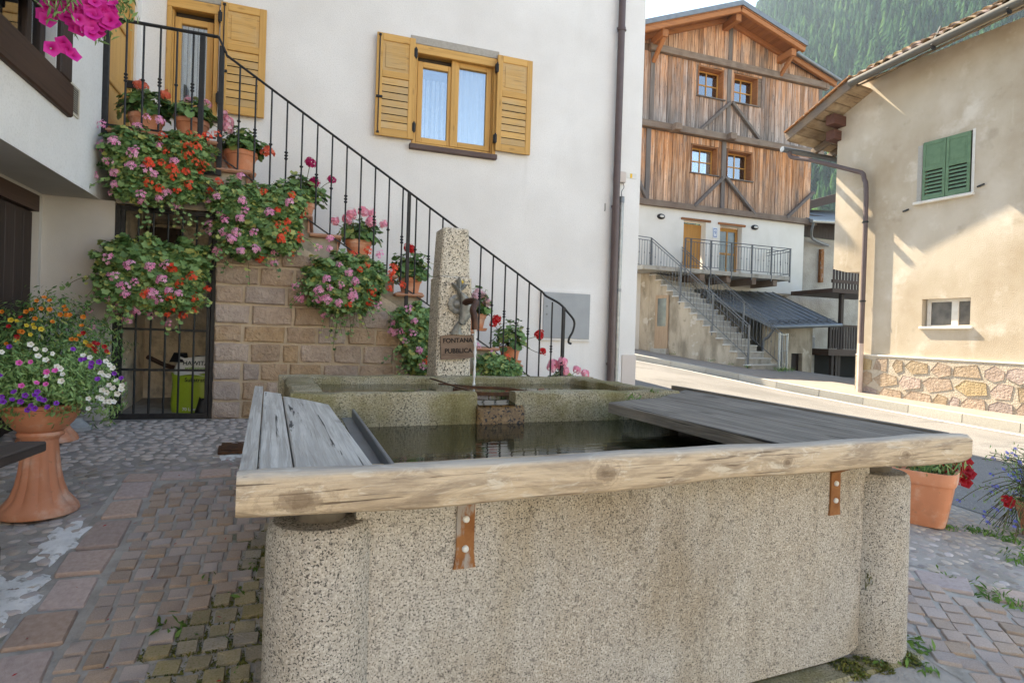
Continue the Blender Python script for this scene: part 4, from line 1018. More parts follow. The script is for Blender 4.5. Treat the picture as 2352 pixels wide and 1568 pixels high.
for s, z, sz, x, m_ in (('HAWITA', .395, .045, .03, 'ink'), ('professional', .358, .030, .03, 'inkg'), ('Substrat', .27, .042, .03, 'ink'), ('70 Liter', .05, .032, .0, 'sackw')):
    me = text_mesh(s, sz, .0006, .0006); me.materials.append(M[m_]); put('print', me, sk, (x, -.099 if z < .3 else -.088, z), (rad(90 if z < .3 else 78),0,0))
lg = MB().tube(smoothpath([(-5.50,-.35,1.02),(-5.3,-.40,.93),(-5.1,-.45,.90),(-4.95,-.48,.86)]), [.022]*19, 8)
tag(put('dry_branch', MB().add([HF.w(v) for v in lg.v], lg.f).mesh('dry_branch', M['darkwood'], 60)), 'crooked dry branch propped inside the niche behind the gate', 'branch')
bg_ = sack(0,.17,.09,.09,.5); tag(put('rubbish_bag', bg_.mesh('rubbish_bag', M['rubber'], 180), None, tuple(HF.w((-4.92,-.80,.504)))), 'small black plastic bag beside the soil sack', 'bag')
# ================================================================== plants
M['ivy'] = leafmat('ivy_geranium_leaf', (.045,.125,.034), (.31,.48,.18), (.42,.44,.13), tr=.25)
M['zonal'] = leafmat('geranium_leaf', (.035,.10,.026), (.23,.39,.13), (.34,.38,.11), tr=.25)
M['petleaf'] = leafmat('petunia_leaf', (.09,.19,.055), (.30,.45,.16), tr=.3)
M['weed'] = leafmat('weed_leaf', (.06,.14,.02), (.17,.30,.05), tr=.35)
M['moss'] = mat('moss', (.045,.055,.012), (.09,.085,.02), 30, bump=1.0, bs=90, bd=.01)
M['stem'] = mat('stem', (.085,.105,.035), (.12,.09,.045), 12)
PET = {'pink': petalmat('pink_petal', (.88,.235,.50), (.94,.50,.68)), 'red': petalmat('red_petal', (.88,.055,.028), (.94,.13,.055)), 'scarlet': petalmat('scarlet_petal', (.60,.006,.012), (.72,.012,.016)),
       'salmon': petalmat('salmon_petal', (.80,.13,.07), (.86,.22,.13)), 'magenta': petalmat('magenta_petal', (.42,.004,.10), (.52,.01,.15)), 'rose': petalmat('rose_petal', (.90,.28,.44), (.95,.50,.60)),
       'palepink': petalmat('pale_petal', (.80,.46,.54), (.84,.62,.66)), 'whitepink': petalmat('white_pink_petal', (.80,.55,.60), (.78,.22,.34)), 'fuchsia': petalmat('fuchsia_petal', (.66,.010,.26), (.76,.04,.40)),
       'white': petalmat('white_petal', (.76,.75,.68), (.82,.81,.76)), 'violet': petalmat('violet_petal', (.16,.015,.36), (.26,.04,.48)), 'orange': petalmat('orange_petal', (.70,.16,.018), (.78,.27,.03)),
       'yellow': petalmat('yellow_petal', (.75,.52,.03), (.8,.6,.08)), 'crimson': petalmat('crimson_petal', (.36,.004,.008), (.46,.008,.016)), 'blue': petalmat('lobelia_petal', (.10,.11,.55), (.18,.2,.7)), 'pinkpet': petalmat('pink_petunia', (.68,.07,.38), (.76,.16,.48))}
def tmpl_lobed(l=5, notch=.70, cup=.14, n=None):
    """leaf outline with lobes, stalk at -y"""
    o = []; m = l*2+1
    for k in range(m):
        t = -math.pi/2+2*math.pi*k/m; r = .30 if k == 0 else (1.0 if k%2 == 0 else notch)
        if k in (1, m-1): r = .80
        o.append((r*math.cos(t), r*math.sin(t)+.05, cup*r*r+.05*math.sin(k*2.3)))
    V = np.array(o+[(0,-.12,0)]); F_ = np.array([(k, (k+1)%m, m) for k in range(m)]); return V, F_
def tmpl_round(cup=.16):
    o = []; m = 10
    for k in range(m):
        t = -math.pi/2+2*math.pi*k/m; r = .35 if k == 0 else (1.0 if k%2 else .93)
        o.append((r*math.cos(t), r*math.sin(t), cup*r*r+.07*math.sin(k*1.9)))
    return np.array(o+[(0,-.1,0)]), np.array([(k, (k+1)%m, m) for k in range(m)])
def tmpl_narrow(w=.3, bend=.18):
    V = np.array([(0,-1,0),(w*.8,-.35,.03),(w,.15,.02),(0,1,-bend),(-w,.15,.02),(-w*.8,-.35,.03)]); return V, np.array([(0,1,5),(1,2,5),(2,4,5),(2,3,4)])
T_IVY, T_ROUND, T_NARROW, T_LANCE = tmpl_lobed(), tmpl_round(), tmpl_narrow(), tmpl_narrow(.2, .3)
def scatter(pos, nrm, size, tm, rng, droop=None):
    """copies of a leaf template at pos facing nrm; returns V, F, rnd"""
    pos = np.asarray(pos, float); nrm = np.asarray(nrm, float); N = len(pos)
    nrm = nrm/np.maximum(np.linalg.norm(nrm, axis=1, keepdims=True), 1e-6)
    ref = np.tile(np.array([[0,0,1.0]]), (N,1))+rng.normal(0,.35,(N,3))     # tips point down
    ref = -ref
    a = ref-(ref*nrm).sum(1,keepdims=True)*nrm; a /= np.maximum(np.linalg.norm(a,axis=1,keepdims=True),1e-6)
    spin = rng.normal(0,.6,N)[:,None]; c = np.cross(nrm, a); y = a*np.cos(spin)+c*np.sin(spin); x = np.cross(y, nrm)
    V, F_ = tm; k = len(V); size = np.asarray(size)[:,None,None]
    out = pos[:,None,:]+size*(V[None,:,0:1]*x[:,None,:]+V[None,:,1:2]*y[:,None,:]+V[None,:,2:3]*nrm[:,None,:])
    FF_ = (F_[None,:,:]+(np.arange(N)*k)[:,None,None]).reshape(-1,3); r = np.repeat(rng.random(N), k)
    return out.reshape(-1,3), FF_, r
def floret(c, nrm, R, petals=5, w=.42, rng=None, cup=.25):
    """one five-petalled flower, as arrays"""
    nrm = np.array(nrm, float); nrm /= np.linalg.norm(nrm); t = np.cross(nrm, [.3,.5,.8]); t /= np.linalg.norm(t); s = np.cross(nrm, t); V = []; F_ = []
    ph = rng.random()*6.28
    for k in range(petals):
        a = ph+2*math.pi*k/petals+rng.normal(0,.1); d = math.cos(a)*t+math.sin(a)*s; e = -math.sin(a)*t+math.cos(a)*s; b_ = len(V)
        V += [c+nrm*0, c+d*R*.55+e*R*w+nrm*R*cup*.6, c+d*R+nrm*R*cup*.5, c+d*R*.55-e*R*w+nrm*R*cup*.6]; F_ += [(b_,b_+1,b_+2),(b_,b_+2,b_+3)]
    return V, F_
def head_mesh(name, col, nfl, R, spread, kind, seed, col2=None):
    rng = np.random.default_rng(seed); V = []; F_ = []; rn = []
    for i in range(nfl):
        if kind == 'ball':
            z = 1-1.55*(i+.5)/nfl; t = i*2.399; q = math.sqrt(max(0,1-z*z)); n_ = np.array([q*math.cos(t), q*math.sin(t), z])+rng.normal(0,.15,3); c = n_*spread*rng.uniform(.85,1.05)
        else:
            t = i*2.399; q = math.sqrt((i+.5)/nfl); c = np.array([q*math.cos(t)*spread, q*math.sin(t)*spread, spread*.35*(1-q*q)])+rng.normal(0,spread*.12,3); n_ = np.array([c[0],c[1],spread*.9])+rng.normal(0,spread*.25,3)
        v, f = floret(c, n_, R*rng.uniform(.85,1.12), 5, .42 if kind == 'ball' else .30, rng); b_ = len(V); V += v; F_ += [tuple(k+b_ for k in q_) for q_ in f]; rn += [rng.random()]*len(v)
    return np_mesh(name, np.array(V), np.array(F_), PET[col], rn)
IVY = {c: [head_mesh('flower_head', c, n_, .021, .040, 'umbel', 10*i+j) for j, n_ in enumerate((7,9,11,6))] for i, c in enumerate(('pink','red','salmon'))}
BALL = {c: [head_mesh('flower_head', c, 30, .020, .042, 'ball', 77+10*i+j) for j in range(2)] for i, c in enumerate(('salmon','whitepink','magenta','rose','scarlet','palepink','red'))}
def trumpet(col, R, seed, throat=None):
    rng = np.random.default_rng(seed); n = 15; V = []; F_ = []
    for R_, z in ((.12,-.75),(.34,-.12),(1.0,.0)):
        for k in range(n):
            t = 2*math.pi*k/n; lob = 1+(.13*math.cos(5*t) if R_ > .9 else 0); V.append((R*R_*lob*math.cos(t), R*R_*lob*math.sin(t), R*z+(R*.10*math.cos(10*t)*rng.uniform(.3,1) if R_ > .9 else 0)))
    for q in range(2):
        for k in range(n): k2 = (k+1)%n; a, b_, c, d = q*n+k, q*n+k2, (q+1)*n+k2, (q+1)*n+k; F_ += [(a,b_,c),(a,c,d)]
    rn = [0.0]*n+[.25]*n+[.8]*n
    return np_mesh('flower', np.array(V), np.array(F_), PET[col], rn, True)
TRUMP = {c: [trumpet(c, 1.0, 5+i*3+j) for j in range(2)] for i, c in enumerate(('fuchsia','white','violet','orange','yellow','crimson','pinkpet'))}
def face(nrm, spin=0.0):
    return (Vector(nrm).to_track_quat('Z','Y') @ Matrix.Rotation(spin,3,'Z').to_quaternion()).to_euler()
def stems_mesh(name, paths, r, parent, mat_=None):
    b = MB()
    for p in paths: b.tube(p, r, 4, False)
    return tag(b.build(name, mat_ or M['stem'], parent, smooth=180), kind='stuff')
# ------------------------------------------------ cascading ivy geraniums
def cascade(label, blobs, heads, box, seed, shoots=14, dens=1.0, size=.024, ymid=-1.10, thick=.16):
    """blobs: (px,py,rx,ry) in the photo's 2352 px grid, on the stair front; heads: list of (px,py,colour)"""
    rng = np.random.default_rng(seed); r_ = random.Random(seed)
    cen = HF.pl(blobs[0][0], blobs[0][1], ymid-.09); org = HF.w((cen[0], ymid, cen[2]))
    th = thing('geranium_planter', label, 'planter', tuple(org), HF.a, 'trailing geranium planters along the stair')
    def L(px, py, ly=ymid): return HF.pl(px, py, ly)-np.array([cen[0], ymid, cen[2]])
    P_, N_, Z_ = [], [], []; ell = []
    for (px, py, rx, ry) in blobs:
        c = L(px, py, ymid-.10); e = L(px+rx, py, ymid-.10)-c; f = L(px, py-ry, ymid-.10)-c; c = c+np.array([0,.08,0]); a, h = abs(e[0]), abs(f[2]); ell.append((c, a, thick, h))
        n = int(dens*2600*a*h/.06*1.25)+80
        d = rng.normal(0,1,(n,3)); d /= np.linalg.norm(d,axis=1,keepdims=True); d[:,1] = -np.abs(d[:,1])*1.0+rng.random(n)*.35
        R = np.where(rng.random(n) < .72, rng.uniform(.74,1.08,n), rng.uniform(.35,.74,n))*(1+.16*np.sin(d[:,0]*9+seed)*np.sin(d[:,2]*8+seed)+.14*np.sin(d[:,2]*13+2*seed+d[:,0]*5))
        q = c+d*R[:,None]*np.array([a,thick,h]); P_.append(q); N_.append(d*np.array([.6,1.1,.6])+np.array([0,-.25,.75])+rng.normal(0,.45,(n,3))); Z_.append(size*(.45+.95*rng.random(n)**1.3))
    paths = []
    for k in range(shoots):
        c, a, t, h = ell[r_.randrange(len(ell))]; ang = r_.uniform(-math.pi*1.15, .15*math.pi)+.0; d = np.array([math.cos(ang), 0, math.sin(ang)])
        s0 = c+d*np.array([a,0,h])*.75+np.array([0,-t*.6,0]); Ln = r_.uniform(.08,.26)
        e = s0+d*Ln+np.array([0,-.03,-.05*Ln/.1]); m = s0*.5+e*.5+np.array([0,-.02,.035]); pth = smoothpath([s0,m,e],4); paths.append(pth)
        for i, p in enumerate(pth[2:]):
            P_.append(np.array([p+rng.normal(0,.012,3)])); N_.append(np.array([[d[0]*.3,-.8,.6]])+rng.normal(0,.3,(1,3))); Z_.append(np.array([size*rng.uniform(.55,.95)]))
    pos = np.concatenate(P_); V, F_, rn = scatter(pos, np.concatenate(N_), np.concatenate(Z_), T_IVY, rng)
    tag(put('foliage', np_mesh('foliage', V, F_, M['ivy'], rn), th), kind='stuff')
    for (px, py, col) in heads:
        p0 = L(px, py, ymid-thick*.55); yy = 0
        for (c, a, t, h) in ell:
            u = 1-((p0[0]-c[0])/a)**2-((p0[2]-c[2])/h)**2
            if u > 0: yy = max(yy, t*math.sqrt(u))
        ly = ymid-yy*1.10-.035; p = L(px, py, ly); nn = Vector((r_.uniform(-.35,.35), -1, r_.uniform(.1,.7)))
        put('flower_head', r_.choice(IVY[col]), th, tuple(p), face(nn, r_.uniform(0,6)), r_.uniform(.70,1.08))
        paths.append([np.array(p)+np.array([0,.005,-.004]), np.array(p)+np.array([0,.05,-.03]), np.array(p)+np.array([0,.10,-.02])])
    stems_mesh('stems', paths, .0022, th)
    if box:
        (px, py, w, h) = box; c = L(px, py, -1.10); a = abs(L(px+w, py, -1.10)[0]-c[0])
        b = MB(); b.hexa([(c[0]-a*.93,.02,c[2]-.15),(c[0]+a*.93,.02,c[2]-.15),(c[0]+a*.93,.14,c[2]-.15),(c[0]-a*.93,.14,c[2]-.15),(c[0]-a,.0,c[2]),(c[0]+a,.0,c[2]),(c[0]+a,.16,c[2]),(c[0]-a,.16,c[2])]); b.build('trough', M['terracotta'], th)
    return th
def H_(col, *l): return [(x, y, col) for x, y in l]
z1 = lambda x, y: (.35*x, .35*y)
def Z1(col, *l): return [(.35*x, .35*y, col) for x, y in l]
def Z3(col, *l): return [(.25*x+470.4, .25*y+274.4, col) for x, y in l]      # crop (600,350)-(1100,850)
def Z4(col, *l): return [(548.8+.4*x, 313.6+.4*y, col) for x, y in l]        # crop (700,400)-(1500,1200)
def Zb(col, *l): return [(.35*x, 470.4+.35*y, col) for x, y in l]            # crop (0,600)-(800,1300)
cascade('bushy pink and red trailing geraniums hanging from the stair landing',
    [(350,385,105,68),(300,340,70,50),(420,345,65,45),(330,430,75,38),(415,420,62,42)],
    Z1('pink',(670,815),(745,925),(655,960),(885,985),(860,1010),(720,1055),(855,1080),(745,1125),(600,1150),(755,1210),(1040,950),(1140,1050),(1090,1255),(935,1325),(1150,1345),(1045,1300),(930,1270),(1010,1135),(905,825),(1050,790),(960,770),(730,1260),(965,1110))
    +Z1('red',(1070,890),(975,1065),(1090,990),(1130,1100),(1225,945),(1285,955),(1245,870),(1235,1010),(1285,1055),(1220,1125),(970,1190),(1240,1205),(1160,1245),(1055,1065),(1335,1075),(1310,1130),(1420,875),(1040,1235),(1300,900),(1130,1155),(1360,890)),
    (365,322,95,20), 3, shoots=26)
cascade('trailing pink and orange-red geraniums on the upper steps above the gate corner',
    [(590,500,100,72),(540,460,58,48),(650,460,52,42),(560,555,65,38),(640,540,52,40)],
    Z3('pink',(325,515),(120,700),(30,740),(345,745),(375,830),(150,855),(180,920),(330,900),(445,1030),(600,845),(770,755),(40,950),(30,1030),(180,1030),(285,1040),(250,1095),(335,1200),(475,1185),(635,1215),(105,1200),(640,1310))
    +Z3('red',(125,570),(55,660),(535,665),(800,695),(895,865),(765,935),(665,960),(750,1010),(870,1090),(700,1090),(790,1220),(510,1270),(670,830)),
    (590,440,80,20), 5, shoots=24)
cascade('large dark green trailing geranium with pink flowers spreading over the iron gate',
    [(345,620,100,72),(285,600,70,55),(425,605,55,55),(330,680,75,36),(265,650,50,45),(400,680,60,32)],
    Zb('pink',(700,350),(840,390),(985,405),(1085,395),(745,470),(885,500),(810,525),(825,585),(1055,485),(705,605),(775,650),(755,690),(900,685),(1000,720),(840,750),(1045,620),(1110,775),(575,690),(605,790),(640,570),(1170,580),(995,575),(1105,560),(885,700))
    +Zb('red',(1130,410),(1170,510),(955,575),(1290,555),(1365,550),(1115,605),(1140,675),(1095,715),(1195,725),(1270,685),(1255,465),(1285,610)),
    (345,570,90,20), 8, shoots=40, size=.028)
cascade('trailing pink and red geraniums hanging midway down the stair',
    [(790,640,82,58),(750,655,52,48),(835,640,52,50),(790,690,68,30)],
    Z4('pink',(525,585),(450,635),(520,640),(575,735),(635,780),(500,815),(590,850),(460,875),(670,828),(520,870),(655,890),(500,930),(455,930),(570,955),(320,858),(350,925),(490,1020),(650,915),(805,675),(795,960))
    +Z4('red',(740,735),(695,765),(765,890),(750,955),(635,960),(655,672),(870,820),(880,780),(940,850),(895,750),(740,655),(865,870)),
    (790,600,70,18), 11, shoots=24)
cascade('narrow trailing geranium hanging close beside the granite pillar',
    [(960,740,48,40),(965,790,42,50),(975,835,38,26),(945,730,38,28)],
    Z4('pink',(1005,1055),(900,1072),(885,1115),(935,1115),(1000,1130),(955,1175),(970,990),(1040,1225),(1085,1318),(1050,1318),(1085,1365))+Z4('red',(1080,1290)),
    (955,712,36,16), 14, shoots=12)
cascade('low trailing geranium with few flowers at the stair foot behind the basin',
    [(1150,842,42,22),(1130,835,30,22),(1175,850,25,18)],
    H_('pink',(1132,812),(1098,795))+H_('red',(1165,822)), None, 17, shoots=12, size=.026)
# ------------------------------------------------ potted geraniums
def pot_mesh(name, r0, r1, h, ribs=0, rim=.03):
    b = MB(); mod = (lambda t, i: 1+(.012*math.cos(ribs*t) if 0 < i < 5 else 0)) if ribs else None
    b.lathe([(r0*.96,0),(r0,.006),(r0+(r1-r0)*.3,h*.3),(r0+(r1-r0)*.6,h*.6),(r1*.965,h-rim*1.6),(r1*.97,h-rim*1.55),(r1*1.04,h-rim*1.4),(r1*1.05,h-.004),(r1*1.03,h),(r1*.93,h),(r1*.92,h-.03)], 60 if ribs else 28, mod=mod)
    return b.mesh(name, M['terracotta'], 40)
M['earth'] = mat('potting_soil', (.03,.022,.016), (.05,.038,.028), 40, bump=.8, bs=60, bd=.01)
POT_A = pot_mesh('pot', .095, .135, .20, 36); POT_B = pot_mesh('pot', .085, .115, .17)
SAUC = MB().lathe([(.115,0),(.125,.004),(.135,.03),(.128,.03),(.118,.008),(.0005,.008)], 28).mesh('saucer', M['terracotta'], 40)
SOIL = MB().lathe([(.105,0),(.0005,.006)], 20).mesh('soil', M['earth'], 60)
def potted(label, px, py, z, col, heads, seed, ly=-.62, pot='A', saucer=False, R=.19, hgt=.20, nl=190, lsize=.042, sc=1.0, name='geranium_pot', group='potted geraniums on the steps', heads3d=None, flip=None):
    rng = np.random.default_rng(seed); r_ = random.Random(seed); c = HF.pl(px, py, ly); base = np.array([c[0], ly, z])
    th = thing(name, label, 'potted plant', tuple(HF.w(base)), HF.a, group); zb = .012 if saucer else 0
    put('pot', POT_A if pot == 'A' else POT_B, th, (0,0,zb), (0,0,r_.uniform(0,6)), sc); hp = (.20 if pot == 'A' else .17)*sc+zb
    if saucer: put('saucer', SAUC, th, (0,0,0))
    put('soil', SOIL, th, (0,0,hp-.02), None, sc)
    n = nl; d = rng.normal(0,1,(n,3)); d /= np.linalg.norm(d,axis=1,keepdims=True); d[:,2] = np.abs(d[:,2])*1.0-.25*rng.random(n)
    q = np.array([0,0,hp+.03])+d*np.array([R,R*.85,hgt])*np.where(rng.random(n) < .7, rng.uniform(.8,1.08,n), rng.uniform(.4,.8,n))[:,None]*(1+.14*np.sin(d[:,0]*5+seed)+.12*np.sin(d[:,1]*6+seed*2))[:,None]
    V, F_, rn = scatter(q, d*np.array([.8,.9,.5])+np.array([0,-.15,.75])+rng.normal(0,.28,(n,3)), lsize*rng.uniform(.6,1.2,n), T_ROUND, rng)
    tag(put('foliage', np_mesh('foliage', V, F_, M['zonal'], rn), th), kind='stuff')
    paths = [[np.array([0,0,hp-.03]), p*.5+np.array([0,0,hp*.5]), p] for p in q[:26]]
    for (hx, hy) in heads:
        p = HF.pl(hx, hy, ly-r_.uniform(.02,.14))-base; put('flower_head', r_.choice(BALL[col]), th, tuple(p), face((r_.uniform(-.3,.3), -.5, 1)), r_.uniform(.85,1.15))
        paths.append(smoothpath([np.array([p[0]*.25,p[1]*.25,hp+.05]), np.array([p[0]*.75,p[1]*.7,p[2]*.8+hp*.15]), np.array(p)-np.array([0,0,.02])], 4))
    stems_mesh('stems', paths, .003, th); return th
def tread(k): return STEPS[k][1]
P4 = lambda *l: [(548.8+.4*x, 313.6+.4*y) for x, y in l]; P3 = lambda *l: [(.25*x+470.4, .25*y+274.4) for x, y in l]; P1 = lambda *l: [(.35*x, .35*y) for x, y in l]
P5 = lambda *l: [(1097.6+.175*x, 705.6+.175*y) for x, y in l]    # crop (1400,900)-(1900,1250)
potted('salmon geranium in a ribbed terracotta pot on the landing by the door', 336, 300, 2.961, 'salmon', P1((940,570),(1085,625),(915,560)), 31, -.80, R=.20, hgt=.22)
potted('white and pink geranium in a terracotta pot at the landing edge', 440, 316, 2.961, 'whitepink', P1((1240,668),(1355,690),(1470,755),(1500,800),(1490,840)), 32, -.84, R=.20, hgt=.17)
potted('leafy geranium with one salmon bloom in a ribbed pot on the top step', 553, 392, tread(0), 'salmon', P1((1760,1000),), 33, -.80, saucer=True, R=.21, hgt=.19, nl=230)
potted('magenta geranium in a plain pot on the upper steps', 693, 500, tread(2), 'magenta', P3((970,400),(1010,570),(930,740),(1165,555),(1000,585)), 34, -.66, 'B', R=.21, hgt=.24, nl=230, sc=1.0)
potted('rose pink geranium in a pot midway down the steps', 822, 578, tread(4), 'rose', P4((550,485),(620,475),(645,445),(710,432),(760,440),(755,490),(830,505)), 35, -.62, R=.20, hgt=.19, sc=.95)
potted('red geranium in a plain terracotta pot with saucer beside the iron post', 941, 673, tread(6), 'scarlet', P4((988,648),(975,640)), 36, -.66, 'B', True, R=.20, hgt=.24, nl=220)
potted('pale pink geranium in a pot on the steps behind the pillar', 1090, 775, tread(8), 'palepink', P4((1375,895),(1425,955),(1360,920),(1400,910)), 37, -.66, 'B', True, R=.16, hgt=.26)
potted('bright red geranium in a terracotta pot near the stair foot', 1170, 832, tread(10), 'scarlet', P5((250,160),(205,215),(800,360),(850,580)), 38, -.66, 'B', True, R=.19, hgt=.26, nl=170)
potted('low bright pink geranium on the ground at the foot of the stair', 1290, 905, .62, 'rose', P5((960,790),(1110,800),(1110,715),(1295,820),(1405,870),(1060,770),(990,740),(1140,840)), 39, -.90, 'B', False, R=.22, hgt=.14)
# ------------------------------------------------ petunia bowls, hanging basket, right-hand pots
def bush(th, ell, n, tm, mat_, size, seed, up=.5, name='foliage', inner=.35, front=None):
    rng = np.random.default_rng(seed); P_, N_ = [], []
    tot = sum(a*b_*c for (_, (a,b_,c)) in ell)
    for (c, (a, b_, h)) in ell:
        k = int(n*a*b_*h/tot)+20; d = rng.normal(0,1,(k,3)); d /= np.linalg.norm(d,axis=1,keepdims=True)
        R = np.where(rng.random(k) < .75, rng.uniform(.8,1.08,k), rng.uniform(inner,.8,k))*(1+.12*np.sin(d[:,0]*8+seed)+.12*np.sin(d[:,2]*9+seed))
        P_.append(np.array(c)+d*R[:,None]*np.array([a,b_,h])); N_.append(d+np.array([0,0,up])+rng.normal(0,.4,(k,3)))
    pos = np.concatenate(P_); V, F_, rn = scatter(pos, np.concatenate(N_), size*rng.uniform(.6,1.25,len(pos)), tm, rng)
    tag(put(name, np_mesh(name, V, F_, mat_, rn), th), kind='stuff'); return rng
def trumpets(th, org, lst, R, seed, toward=None):
    """lst: (px,py,depth,colour)"""
    r_ = random.Random(seed)
    for (px, py, dep, col) in lst:
        p = at_d(px, py, dep)-org; nn = Vector(CAM-at_d(px,py,dep)).normalized()*.7+Vector((r_.uniform(-.5,.5), r_.uniform(-.6,.1), r_.uniform(-.1,.8)))
        put('flower', r_.choice(TRUMP[col]), th, tuple(p), face(nn), R*r_.uniform(.85,1.15))
def fluted_urn(loc, sc, label, seed):
    th = thing('terracotta_urn', label, 'planter', loc, 0, 'fluted terracotta urns'); fl = lambda t, i: 1+(.10*abs(math.cos(6*t))-.06 if 3 <= i <= 7 else 0)
    MB().lathe([(.200,0),(.203,.008),(.195,.035),(.170,.062),(.142,.10),(.118,.17),(.103,.25),(.094,.34),(.088,.43),(.094,.45),(.112,.462),(.118,.475),(.108,.49)], 72, mod=fl).build('pedestal', M['terracotta'], th, smooth=45, scale=sc)
    MB().lathe([(.108,.49),(.13,.51),(.165,.55),(.19,.60),(.198,.63),(.21,.636),(.213,.656),(.195,.66),(.18,.62)], 48).build('bowl', M['terracotta'], th, smooth=45, scale=sc)
    MB().lathe([(.183,.625),(.0005,.64)], 24).build('soil', M['earth'], th, scale=sc); return th
U1 = on_ground(80, 1172); U1 = np.array([-1.215, 3.86, g(-1.215, 3.86)]); d1 = 3.1
u1 = fluted_urn(tuple(U1), .90, 'fluted terracotta urn in front, overflowing with white and purple petunias', 1)
bush(u1, [((0,0,.74),(.30,.26,.18)),((.10,.02,.72),(.24,.24,.18)),((-.18,.0,.70),(.28,.28,.20)),((.27,.10,.62),(.11,.14,.17)),((0,-.12,.62),(.27,.12,.12)),((.0,-.1,.68),(.32,.20,.13))], 8200, T_NARROW, M['petleaf'], .017, 61)
z6 = lambda x, y: (.35*x, 470.4+.35*y)
def Tz(dep, col, *l): return [(.35*x, 470.4+.35*y, dep, col) for x, y in l]
trumpets(u1, U1, Tz(2.86,'white',(250,990),(295,950),(345,975),(300,1015),(375,1060),(395,1075),(305,1120),(410,1110),(400,1155),(10,965),(235,945),(200,915))
   + Tz(2.95,'white',(545,985),(590,1000),(680,1115),(695,1025),(720,1050),(715,1180),(670,1215),(740,1070),(760,1150),(795,1210),(800,1185),(580,1270),(665,1270),(580,1335),(720,1290),(745,1290),(700,1230),(640,1260),(770,1240),(660,1100),(710,1120),(740,1200),(690,1290))
   + Tz(2.80,'pinkpet',(240,1165),(300,1175),(140,1185),(200,1030),(305,1095),(360,1085),(125,1035)) + Tz(2.88,'violet',(530,1015),(600,1035),(650,1030),(750,1105),(640,1140),(795,1135),(595,1060),(555,1010),(0,1115),(480,945),(60,930))
   + Tz(2.78,'violet',(230,1245),(200,1315),(165,1250),(90,1225),(10,1260),(80,1275),(135,1290),(260,1270),(310,1325),(225,1335),(290,1280),(370,1300),(20,1290),(180,1345),(245,1225)), .0130, 62)
U2 = np.array([-1.60, 5.22, g(-1.60, 5.22)])
u2 = fluted_urn(tuple(U2), .92, 'fluted terracotta urn behind, topped with orange and yellow flowers', 2)
bush(u2, [((0,0,.78),(.34,.30,.24)),((-.2,-.05,.75),(.28,.26,.22)),((.20,-.05,.70),(.28,.26,.20)),((.02,0,.98),(.20,.18,.16)),((.20,-.1,.62),(.18,.2,.15))], 4200, T_NARROW, M['zonal'], .022, 63)
trumpets(u2, U2, Tz(3.95,'orange',(240,628),(205,685),(270,680),(325,685),(420,665),(432,688),(170,700),(230,745),(395,720),(435,722),(455,722),(345,765),(545,735),(130,830),(145,832),(40,910),(470,880),(500,882),(520,855),(535,790),(10,700),(575,915),(590,920),(545,845),(290,605),(325,625))
   + Tz(3.92,'yellow',(70,755),(110,760),(215,785),(270,815),(200,850),(105,885),(225,805),(175,790),(710,970),(560,900)) + Tz(3.9,'crimson',(135,735),(55,795),(112,865),(620,905),(640,910),(630,960),(615,940),(700,960),(545,840),(685,930)), .0150, 64)
# grey stone urn between
su = thing('stone_urn', 'grey cast stone urn with scrolled body by the cellar wall', 'urn', (-1.53, 5.50, g(-1.53,5.50)))
M['caststone'] = mat('cast_stone', (.34,.34,.33), (.42,.42,.41), 12, bump=.5, bs=60, layers=(((.2,.2,.19), 8, .55, .7, .5),))
MB().lathe([(.12,0),(.125,.03),(.10,.045),(.07,.075),(.062,.10),(.10,.125),(.075,.14)], 28).build('foot', M['caststone'], su, smooth=40)
MB().lathe([(.075,.14),(.13,.18),(.155,.25),(.15,.33),(.165,.36),(.16,.38)], 40, mod=lambda t, i: 1+.05*math.cos(9*t)*(1 if 0 < i < 4 else 0)).build('body', M['caststone'], su, smooth=40)
# hanging basket of petunias on the timber window
hbp = HF.w((-5.32,-2.55,3.22)); hb = thing('hanging_petunias', 'bright fuchsia petunias spilling from a basket on the timber window', 'flower basket', tuple(hbp))
MB().lathe([(.10,-.10),(.15,0),(.17,.12),(.16,.12)], 20).build('basket', M['rubber'], hb, smooth=50, loc=(0,0,.22))
bush(hb, [((-.05,-.05,.16),(.24,.24,.16)),((.02,.18,.12),(.16,.16,.13)),((-.08,-.45,-.05),(.08,.18,.14)),((-.08,-.15,.0),(.12,.14,.12))], 1300, T_NARROW, M['petleaf'], .026, 71)
dH = float((np.array(hbp)-CAM)@FW)
trumpets(hb, np.array(hbp), [(x*.35, y*.35, dH-.34+dd, 'fuchsia') for (x, y, dd) in ((300,15,0),(330,60,0),(310,130,-.05),(400,20,.05),(450,30,0),(430,110,0),(470,150,0),(520,130,-.04),(545,20,.05),(590,70,0),(600,20,.1),(650,80,.05),(640,30,.1),(690,40,.1),(720,60,.1),(735,100,.1),(700,160,.06),(745,150,.1),(620,130,.05),(570,200,0),(640,210,.05),(600,180,0),(530,200,0),(660,120,.05),(340,320,-.1),(415,290,-.05),(440,325,-.05),(480,355,-.02),(560,10,0),(500,60,0),(560,120,.05),(660,10,.1),(700,100,.1),(480,10,0),(380,60,0),(540,75,0),(620,90,0),(350,100,0),(280,90,0),(370,20,0),(430,60,0),(580,40,0),(600,110,0),(660,170,.05),(680,70,.05),(720,130,.05),(640,60,.05),(510,100,0),(470,90,0),(560,160,0),(600,220,0),(490,180,0),(740,20,.05),(350,30,0),(620,10,0))], .036, 72)
paths = []
rr = random.Random(4); sl = []
